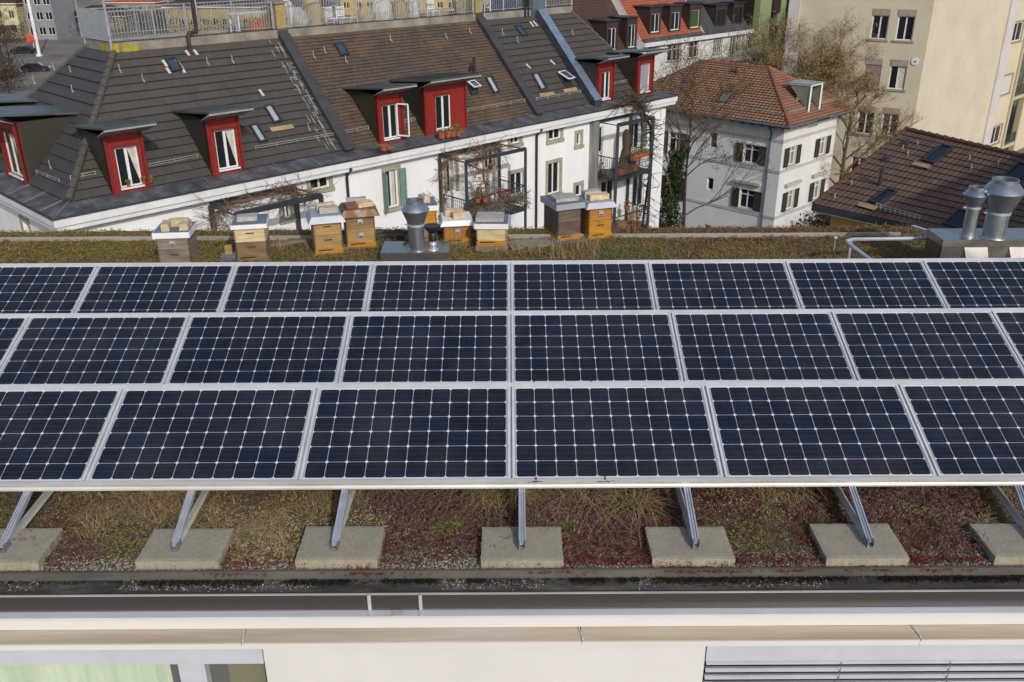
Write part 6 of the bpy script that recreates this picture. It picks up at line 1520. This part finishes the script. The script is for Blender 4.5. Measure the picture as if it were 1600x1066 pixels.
m.add([V((W0.x, W0.y, GZ)), V((W0.x, W0.y, be - .05)), tp0, V((W3.x, W3.y, K1.z - .1)), V((W3.x, W3.y, GZ))], [(0, 1, 2, 3, 4)]); m.build('wall', yw, bb)
g_p = E1 + ed * 2.2 + pd * (iw - .1); m = MB(); m.tube([g_p + UP * -.2 - pd * .5, g_p - UP * .5, V((g_p.x, g_p.y, GZ))], .05, 8); m.build('downpipe', pipe_br, bb)
nB = (E2 - E1).cross(R1 - E1).normalized()
def RB(px, py):
    """point of the slightly twisted roof surface under a picture point"""
    best = None; f0, f1, g0, g1 = -.02, 1, 0, 1
    for it in range(5):
        for i in range(21):
            for j in range(21):
                f = f0 + (f1 - f0) * i / 20; g = g0 + (g1 - g0) * j / 20; P = E1.lerp(E2, f).lerp(R1.lerp(R2, f), g)
                e = (onp_col(P) - px) ** 2 + (onp_row(P) - py) ** 2
                if best is None or e < best[0]: best = (e, f, g, P)
        w_ = (f1 - f0) / 12; h_ = (g1 - g0) / 12; f0, f1, g0, g1 = best[1] - w_, best[1] + w_, best[2] - h_, best[2] + h_
    return best[3] + UP * .03
for qd in (((1471, 229), (1489, 233), (1459, 259), (1440, 253)), ((1386, 298), (1402, 302), (1375, 323), (1356, 317)), ((1592, 257), (1616, 263), (1590, 286), (1566, 279)), ((1498, 330), (1524, 337), (1500, 361), (1472, 352))):
    skylight(bb, RB, qd, skf, mat('dark_blue_glass', '0b1216', '10191e', .15, spec=.5), h=.10)
for x0, y0, x1, y1 in ((1429, 256, 1455, 262), (1344, 319, 1372, 327)): p, q = RB(x0, y0), RB(x1, y1); m = MB(); m.obox(p + nB * .06, q - p, (E1 - R1).normalized() * .3, nB * .02); m.build('flashing', tan, bb)
p = RB(1374, 290); m = MB(); m.tube([p, p + UP * .6], .07, 10); m.lathe(p + UP * .6, [(.13, 0), (.13, .05), (.001, .1)], 10); m.build('flue_pipe', steel_d, bb)
for x, y in ((1407, 229), (1376, 254)): p = RB(x, y); m = MB(); m.poly([p, p + ed * .3, p + ed * .15 + UP * .28 + pd * .1], pd * .3); m.build('roof_vent', steel_d, bb)
snow2(bb, RB(1368, 327), RB(1436, 346), gm_)
for x, y in ((1410, 235), (1433, 228), (1418, 243), (1514, 251), (1559, 260), (1517, 265), (1304, 311), (1330, 290)): p = RB(x, y); m = MB(); m.bar(p, p + UP * .2, .035); m.build('roof_hook', gm_, bb)
# grey shed roof and railing left of it, seen past the verge
# unseen taller block, added and shaped to cast the shadow on the brown roof
zt_w = 7.0; PA = RB(1354, 334); PB = RB(1560, 254)
def up_(p): return p + sd * ((zt_w - p.z) / sd.z)
EA, EB = up_(PA), up_(PB); de = (EB - EA).normalized(); pe = V((-de.y, de.x, 0)); pe = pe if pe.y < 0 else -pe
EA2 = EA - de * 3.0; EB2 = EB + de * 12
print('tower', EA, EB, onp_col(EA2 - UP * 8), onp_col(EB2), onp_row(EA2))
tw_ = thing('shadow_block', 'plain unseen block added to cast the shadow on the brown roof', 'building', (EA.x, EA.y, GZ)); m = MB()
fp = [V((p.x, p.y, GZ)) for p in (EA2, EB2, EB2 + pe * 7, EA2 + pe * 7)]
m.poly(fp, UP * (zt_w - GZ)); m.build('wall', own_pl, tw_)
# ================================================================== TREES
bark = mat('grey_brown_bark', '4a3d30', '6b5a47', .95, scale=9); bark2 = mat('dark_bark', '2e261f', '463a2f', .95, scale=9); bud_m = leafmat('tan_buds', '7a6540', '998358', 'b5a176'); bud_o = leafmat('rusty_buds', '573f28', '745a3a', '8d7450'); ivy_m = leafmat('ivy_leaf', '1c2a10', '2c4018', '4a5c2c')
def tree(name, label, base, height, spread, r0, bk, budm=None, seed=1, lean=(0, 0), depth=5, budn=4, budsz=.10, first=.3, droop=0, n_main=7, cat='tree', crown='crown', upb=.7):
    random.seed(seed); t = thing(name, label, cat, base); base = V(base); m = MB(); mc = MB(); tips = []
    tops = base + V((lean[0], lean[1], height * .8)); N = 8; pts = [base.lerp(tops, i / N) + V((U(-.1, .1), U(-.1, .1), 0)) * (i > 0) * height * .06 for i in range(N + 1)]
    m.tube(pts, [r0 * (1 - .8 * i / N) for i in range(N + 1)], 9); m.build('trunk', bk, t)
    def br(p, d, L, r, dep):
        n = 4; q = p.copy(); ps = [p]; dd = d.copy()
        for i in range(n):
            dd = (dd + V((U(-1, 1), U(-1, 1), U(-.8, .9) - droop)) * .22).normalized(); q = q + dd * L / n; ps.append(q.copy())
        mc.tube(ps, [max(.006, r * (1 - .5 * i / n)) for i in range(n + 1)], 3 if r < .03 else 5, cap=False)
        if dep == 0: tips.append((q, dd)); return
        for i in range(3 if dep > 1 else 3):
            k_ = U(.35, 1.0); j = min(n - 1, int(k_ * n)); s = ps[j].lerp(ps[j + 1], k_ * n - j if k_ < 1 else 1)
            e = (dd + V((U(-1, 1), U(-1, 1), U(-.5, .9))) * .85).normalized(); br(s, e, L * U(.55, .8), r * .55, dep - 1)
        tips.append((q, dd))
    for i in range(n_main):
        f = first + (1 - first) * (i + .5) / n_main; j = min(N - 1, int(f * N)); s = pts[j].lerp(pts[j + 1], f * N - j)
        a = i * 2.4 + U(-.4, .4); e = V((math.cos(a), math.sin(a), upb + .5 * f)).normalized(); br(s, e, spread * U(.42, .62) * (1.1 - .35 * f), r0 * .36 * (1.1 - .5 * f), depth - 1)
    mc.build(crown, bk, t)
    if budm:
        mb = MB()
        for q, dd in tips:
            for _ in range(budn):
                p = q + V((U(-1, 1), U(-1, 1), U(-1, 1))) * .22; s = budsz * U(.5, 1.2); x = V((U(-1, 1), U(-1, 1), U(-1, 1))).normalized() * s; y = V((U(-1, 1), U(-1, 1), U(-1, 1))).normalized() * s * .6
                mb.add([p - y, p + y, p + x], [(0, 1, 2)])
        mb.build('buds', budm, t)
    return t, pts
def gpt(px, py, d):
    p = ond(px, py, d); return V((p.x, p.y, GZ))
# bare tree with ivy between the long house and the villa
t, pts = tree('bare_tree', 'bare tree with a thick ivy covered trunk between the long house and the villa', gpt(1042, 300, 52), 13.6, 7.5, .20, bark, bud_o, 21, lean=(.6, .5), depth=5, budn=1, budsz=.08, first=.42, n_main=8)
m = MB(); random.seed(8)
for _ in range(7500):
    f = rnd() ** .9 * .86; j = min(7, int(f * 8)); p = pts[j].lerp(pts[j + 1], f * 8 - j); a = U(0, 6.283); r_ = (.75 - .35 * f) * U(.5, 1.1) * (1 + .25 * math.sin(f * 30 + a * 2)); p = p + V((math.cos(a) * r_, math.sin(a) * r_, U(-.1, .1)))
    s = .13 * U(.6, 1.2); x = V((U(-1, 1), U(-1, 1), U(-1, .3))).normalized() * s; y = V((U(-1, 1), U(-1, 1), U(-1, 1))).normalized() * s * .6; m.add([p - y, p + y, p + x], [(0, 1, 2)])
m.build('ivy', ivy_m, t)
tree('bare_tree', 'slender bare tree whose rusty twigs cover the left part of the red roof', gpt(1070, 300, 55), 14.0, 5.6, .16, bark2, bud_o, 33, depth=5, budn=4, budsz=.09, first=.62, n_main=8)
tree('budding_tree', 'big tan budding tree between the villa roof and the cream block', gpt(1250, 200, 78), 11.4, 8.4, .42, bark, bud_m, 5, depth=6, budn=7, budsz=.085, first=.5, n_main=26, upb=.5)
tree('budding_tree', 'smaller tan budding tree in front of the lower cream block windows', gpt(1318, 260, 69), 10.6, 5.6, .25, bark, bud_m, 6, depth=6, budn=3, budsz=.075, first=.2, n_main=12)
tree('budding_tree', 'budding tree behind the villa ridge in front of the green block', gpt(1222, 100, 88), 10.6, 5.5, .3, bark2, bud_m, 14, depth=6, budn=3, budsz=.09, first=.3, n_main=11)
tree('white_birch', 'thin white stemmed birch rising before the old brown roof beyond the terrace', gpt(915, 60, 66), 13.8, 3.0, .09, mat('birch_bark', '8b8276', 'aca396', .9), None, 9, depth=3, first=.6, n_main=6, upb=1.6)
tree('bare_bush', 'grey bare bush in front of the white row house', gpt(1030, 100, 84), 5.5, 3.0, .12, bark, bud_o, 12, depth=5, budn=2, budsz=.1, first=.2, n_main=9, cat='bush')
tree('bare_bush', 'second grey bush in the gap between red roof and row house', gpt(1062, 100, 86), 5.0, 3.0, .12, bark, bud_o, 15, depth=5, budn=2, budsz=.1, first=.2, n_main=9, cat='bush')
# dark bare trees along the street on the left
for i, (px, d, h, lb) in enumerate(((8, 66, 9.5, 'dark bare tree nearest the left edge, just beyond the roof corner'), (18, 92, 9.0, 'dark bare tree by the street, middle one of the three on the left'), (4, 125, 8.0, 'dark bare tree by the yellow house, farthest of the three on the left'))):
    tree('street_tree', lb, onz(px, 128 - i * 18, GZ), h, h * .6, .2, bark2, bud_o if i else None, 40 + i, depth=5, budn=2, first=.3, n_main=9)
# ================================================================== STREET SCENE FAR LEFT
def simple_block(name, label, px, py, d, w_, dep, h, wallm, roofm, wins_, yaw_dir=None, hip=True, roof_h=2.5, shut=None, wz=1.4, ww=.9, cols=5, rows=3, z0=1.2, fh=2.9, ov=.5, rtile=None, cat='building'):
    """block whose front (direction -b_ or a_) starts at picture point"""
    u = yaw_dir or a_; p = ond(px, py, d); P = V((p.x, p.y, 0)); F_ = Facade(P, u); t = thing(name, label, cat, P + UP * GZ)
    hs = []
    for i in range(cols):
        for j in range(rows):
            x = w_ * (i + .5) / cols; z = GZ + z0 + j * fh; hs.append((x - ww / 2, z, x + ww / 2, z + wz))
    m = MB(); F_.wall(m, 0, GZ, w_, GZ + h, hs, .15); q = [F_.P(0, GZ, 0), F_.P(w_, GZ, 0), F_.P(w_, GZ, -dep), F_.P(0, GZ, -dep)]
    for i in (1, 2, 3): x, y = q[i], q[(i + 1) % 4]; m.quad(x, y, y + UP * h, x + UP * h)
    m.build('wall', wallm, t)
    for x in hs: F_.window(t, x, whitef, glass if wins_ is None else wins_, mull=1, shutters=None)
    if roof_h:
        e = [F_.P(-ov, GZ + h, ov), F_.P(w_ + ov, GZ + h, ov), F_.P(w_ + ov, GZ + h, -dep - ov), F_.P(-ov, GZ + h, -dep - ov)]; k_ = dep / 2 if hip else 0
        ra = F_.P(k_, GZ + h + roof_h, -dep / 2); rb = F_.P(w_ - k_, GZ + h + roof_h, -dep / 2)
        m = MB(); tiled(m, e[0], e[1], rb, ra, course=.4); tiled(m, e[2], e[3], ra, rb, course=.4); tiled(m, e[1], e[2], rb, rb, course=.4); tiled(m, e[3], e[0], ra, ra, course=.4); m.build('tile_roof', roofm, t)
        m = MB()
        for i in range(4): x, y = e[i], e[(i + 1) % 4]; m.quad(x - UP * .2, y - UP * .2, y, x)
        m.build('eave_board', white_fas, t)
    else: m = MB(); m.quad(*[x + UP * h for x in q]); m.build('flat_roof', roofm, t)
    return t, F_
pale_y = mat('pale_yellow_wall', 'b5ae8a', 'c2bb98', .9, scale=.5); grey_w = mat('grey_wall', '77797e', '86888d', .9, scale=.5); och = mat('ochre_house_wall', '8f7a4c', 'a38d5c', .9, scale=.5); beig = mat('beige_wall', '857a62', '968a70', .9, scale=.5)
dkg = mat('green_shutter_dark', '1d3024', '28402f', .7); XD = V((1, -.06, 0))
def gd(px, py): return (RM @ (onz(px, py, GZ) - EYE)).z
def far(name, label, px, py, wpx, h, *a, **k): d = gd(px, py); return simple_block(name, label, px, py, d, wpx * d / FPX, k.pop('dep', 9), h, *a, yaw_dir=XD, **k)
far('yellow_house', 'pale yellow town house with green shutters at the top left corner', -60, 60, 98, 7.4, pale_y, tile_br2, dkg, cols=5, rows=2, roof_h=3, z0=1.2, fh=3.0, ww=1.2, wz=1.7, hip=False)
far('grey_block', 'grey apartment block with square windows beside the white mast', 48, 62, 44, 16, grey_w, membrane, None, roof_h=0, cols=3, rows=4, ww=1.5, wz=1.6, z0=1.0, fh=3.1)
far('ochre_house', 'long ochre house seen through the terrace railing, left of the first brick stack', 262, 50, 150, 5.6, och, tile_br2, None, cols=9, rows=1, z0=1.5)
far('beige_house', 'low beige house with an orange roof seen through the left part of the terrace railing', 165, 22, 80, 3.2, beig, tile_or, None, cols=5, rows=1, roof_h=3)
far('brown_shed', 'low brown roofed shed behind the left terrace railing', 108, 45, 90, 3, beig, tile_br2, None, cols=3, rows=1, roof_h=2.2)
far('yellow_hall', 'yellow house behind the wrapped plants of the terrace', 535, 40, 200, 9, mat('strong_yellow_wall', 'a88c44', 'b89c52', .9, scale=.5), membrane, None, cols=11, rows=3, roof_h=0, ww=1.6)
far('garden_house', 'grey brown garden house beyond the terrace just right of the first brick stack', 435, 45, 80, 5, beig, tile_gy, None, cols=4, rows=1, roof_h=2)
far('back_house', 'beige house seen through the railing right of the second brick stack', 745, 42, 150, 9, beig, tile_br2, None, cols=8, rows=2, roof_h=3)
# white mast at the street
p = onz(62, 88, GZ); t = thing('flag_mast', 'tall white mast at the street corner on the far left', 'mast', p); m = MB(); m.tube([V((0, 0, 0)), V((0, 0, 20))], [.3, .26], 12); m.build('pole', white_fas, t, local=True, smooth=True)
m = MB(); m.obox((-.45, -.4, 0), (.9, 0, 0), (0, .8, 0), (0, 0, .4)); m.build('foot', white_fas, t, local=True)
t = thing('orange_sign', 'orange and white construction sign by the black car', 'sign', onz(53, 74, GZ), .2); m = MB(); m.obox((-.06, 0, 0), (.12, 0, 0), (0, .1, 0), (0, 0, 2.2)); m.build('post', white_fas, t, local=True); m = MB(); m.obox((-1.1, -.06, 1.0), (2.2, 0, 0), (0, .05, 0), (0, 0, 1.5)); m.build('panel', mat('sign_orange', 'b5401c', 'c44a22', .6), t, local=True)
def car(px, py, d, yaw, mt, label):
    p = onz(px, py, GZ); t = thing('parked_car', label, 'car', p, yaw, 'cars parked at the street'); m = MB()
    prof = [(-2.15, .35), (2.15, .35), (2.2, .62), (2.05, .82), (1.2, .95), (.55, 1.42), (-1.1, 1.46), (-1.85, 1.0), (-2.15, .9)]
    m.poly([(x, -.85, z) for x, z in prof], (0, 1.7, 0)); m.build('body', mt, t, local=True)
    m = MB(); m.poly([(x, -.862, z) for x, z in ((1.05, .97), (.5, 1.37), (-1.05, 1.40), (-1.6, 1.02))], (0, 1.724, 0)); m.build('side_window', glass, t, local=True)
    m = MB(); m.add([(1.16, -.7, .985), (1.16, .7, .985), (.58, .62, 1.425), (.58, -.62, 1.425)], [(0, 1, 2, 3)]); m.build('windscreen', glass_blue, t, local=True)
    for x in (-1.35, 1.35):
        for y in (-.86, .66): m = MB(); m.lathe(V((x, y, .33)), [(.001, 0), (.2, 0), (.33, .0), (.33, .2), (.001, .2)], 16, axis=V((0, 1, 0))); m.build('wheel', black, t, local=True)
    for y in (-.62, .62): m = MB(); m.obox((2.12, y - .16, .6), (.1, 0, 0), (0, .32, 0), (0, 0, .16)); m.build('headlight', whitef, t, local=True)
    return t
blk = mat('black_car_paint', '0f1114', '17191d', .2, spec=.8)
car(37, 84, 0, math.pi + .05, blk, 'black car parked by the brown bushes of the yellow house'); car(57, 112, 0, .3, mat('plum_car_paint', '1f0f1a', '2b1524', .2, spec=.8), 'plum coloured car half hidden by the roof edge'); car(10, 122, 0, 1.1, mat('grey_car_paint', '3c4148', '4a5058', .3, spec=.8), 'grey car at the left edge under the bare tree')
m = MB()
for x0, y0, x1, y1 in ((31, 108, 37, 118), (57, 98, 61, 110), (14, 104, 18, 114)): p, q = onz(x0, y0, GZ + .01), onz(x1, y1, GZ + .01); m.bar(p, q, .14, .01)
tag(m.build('parking_marking', mat('road_paint', '9a958a', 'b0aba0', .8)), 'white parking bay lines on the street', None, None, 'structure')
# brown hedges and bushes in the yards
hedge_m = leafmat('brown_hedge', '2b2218', '453626', '5f4c34')
def hedge(pts2, label, h, r, mt=hedge_m, n=2600, name='hedge', cat='hedge'):
    m = MB(); pts2 = [V((p.x, p.y, GZ)) for p in pts2]
    for _ in range(n):
        k_ = random.randrange(len(pts2) - 1); p = pts2[k_].lerp(pts2[k_ + 1], rnd()) + V((random.gauss(0, r * .5), random.gauss(0, r * .5), h * rnd() ** .7)); s = U(.12, .3); x = V((U(-1, 1), U(-1, 1), U(-1, 1))).normalized() * s; y = V((U(-1, 1), U(-1, 1), U(-1, 1))).normalized() * s * .6
        m.add([p - y, p + y, p + x], [(0, 1, 2)])
    mesh_thing(m, name, mt, label, cat)
G_ = lambda x, y: onz(x, y, GZ)
hedge([G_(0, 66), G_(26, 66)], 'brown hedge in front of the yellow house', 3.4, 2.6)
hedge([G_(-8, 150), G_(18, 140), G_(10, 110)], 'dark brown undergrowth at the left edge beside the dormer roof', 3, 2.5)
hedge([G_(100, 52), G_(240, 56), G_(250, 40)], 'brown garden bushes beyond the left terrace railing', 5.0, 9.0, n=6000); hedge([G_(260, 62), G_(430, 58)], 'grey brown garden bushes beyond the terrace near the first brick stack', 4.0, 7, n=5000)
hedge([G_(640, 45), G_(900, 40)], 'garden bushes beyond the right part of the terrace', 4, 6, n=5000); hedge([ond(1100, 110, 86), ond(1200, 110, 90)], 'green brown shrubs in front of the cream storey of the row house', 2.5, 1.5, bud_m, n=2500)
hedge([ond(1285, 290, 62), ond(1330, 270, 66)], 'dark shrubs at the foot of the cream block', 2.6, 1.2, n=1800)
hedge([ond(1050, 345, 50), ond(1120, 350, 52)], 'low shrubs at the foot of the villa', 1.5, 1.6, n=1500)
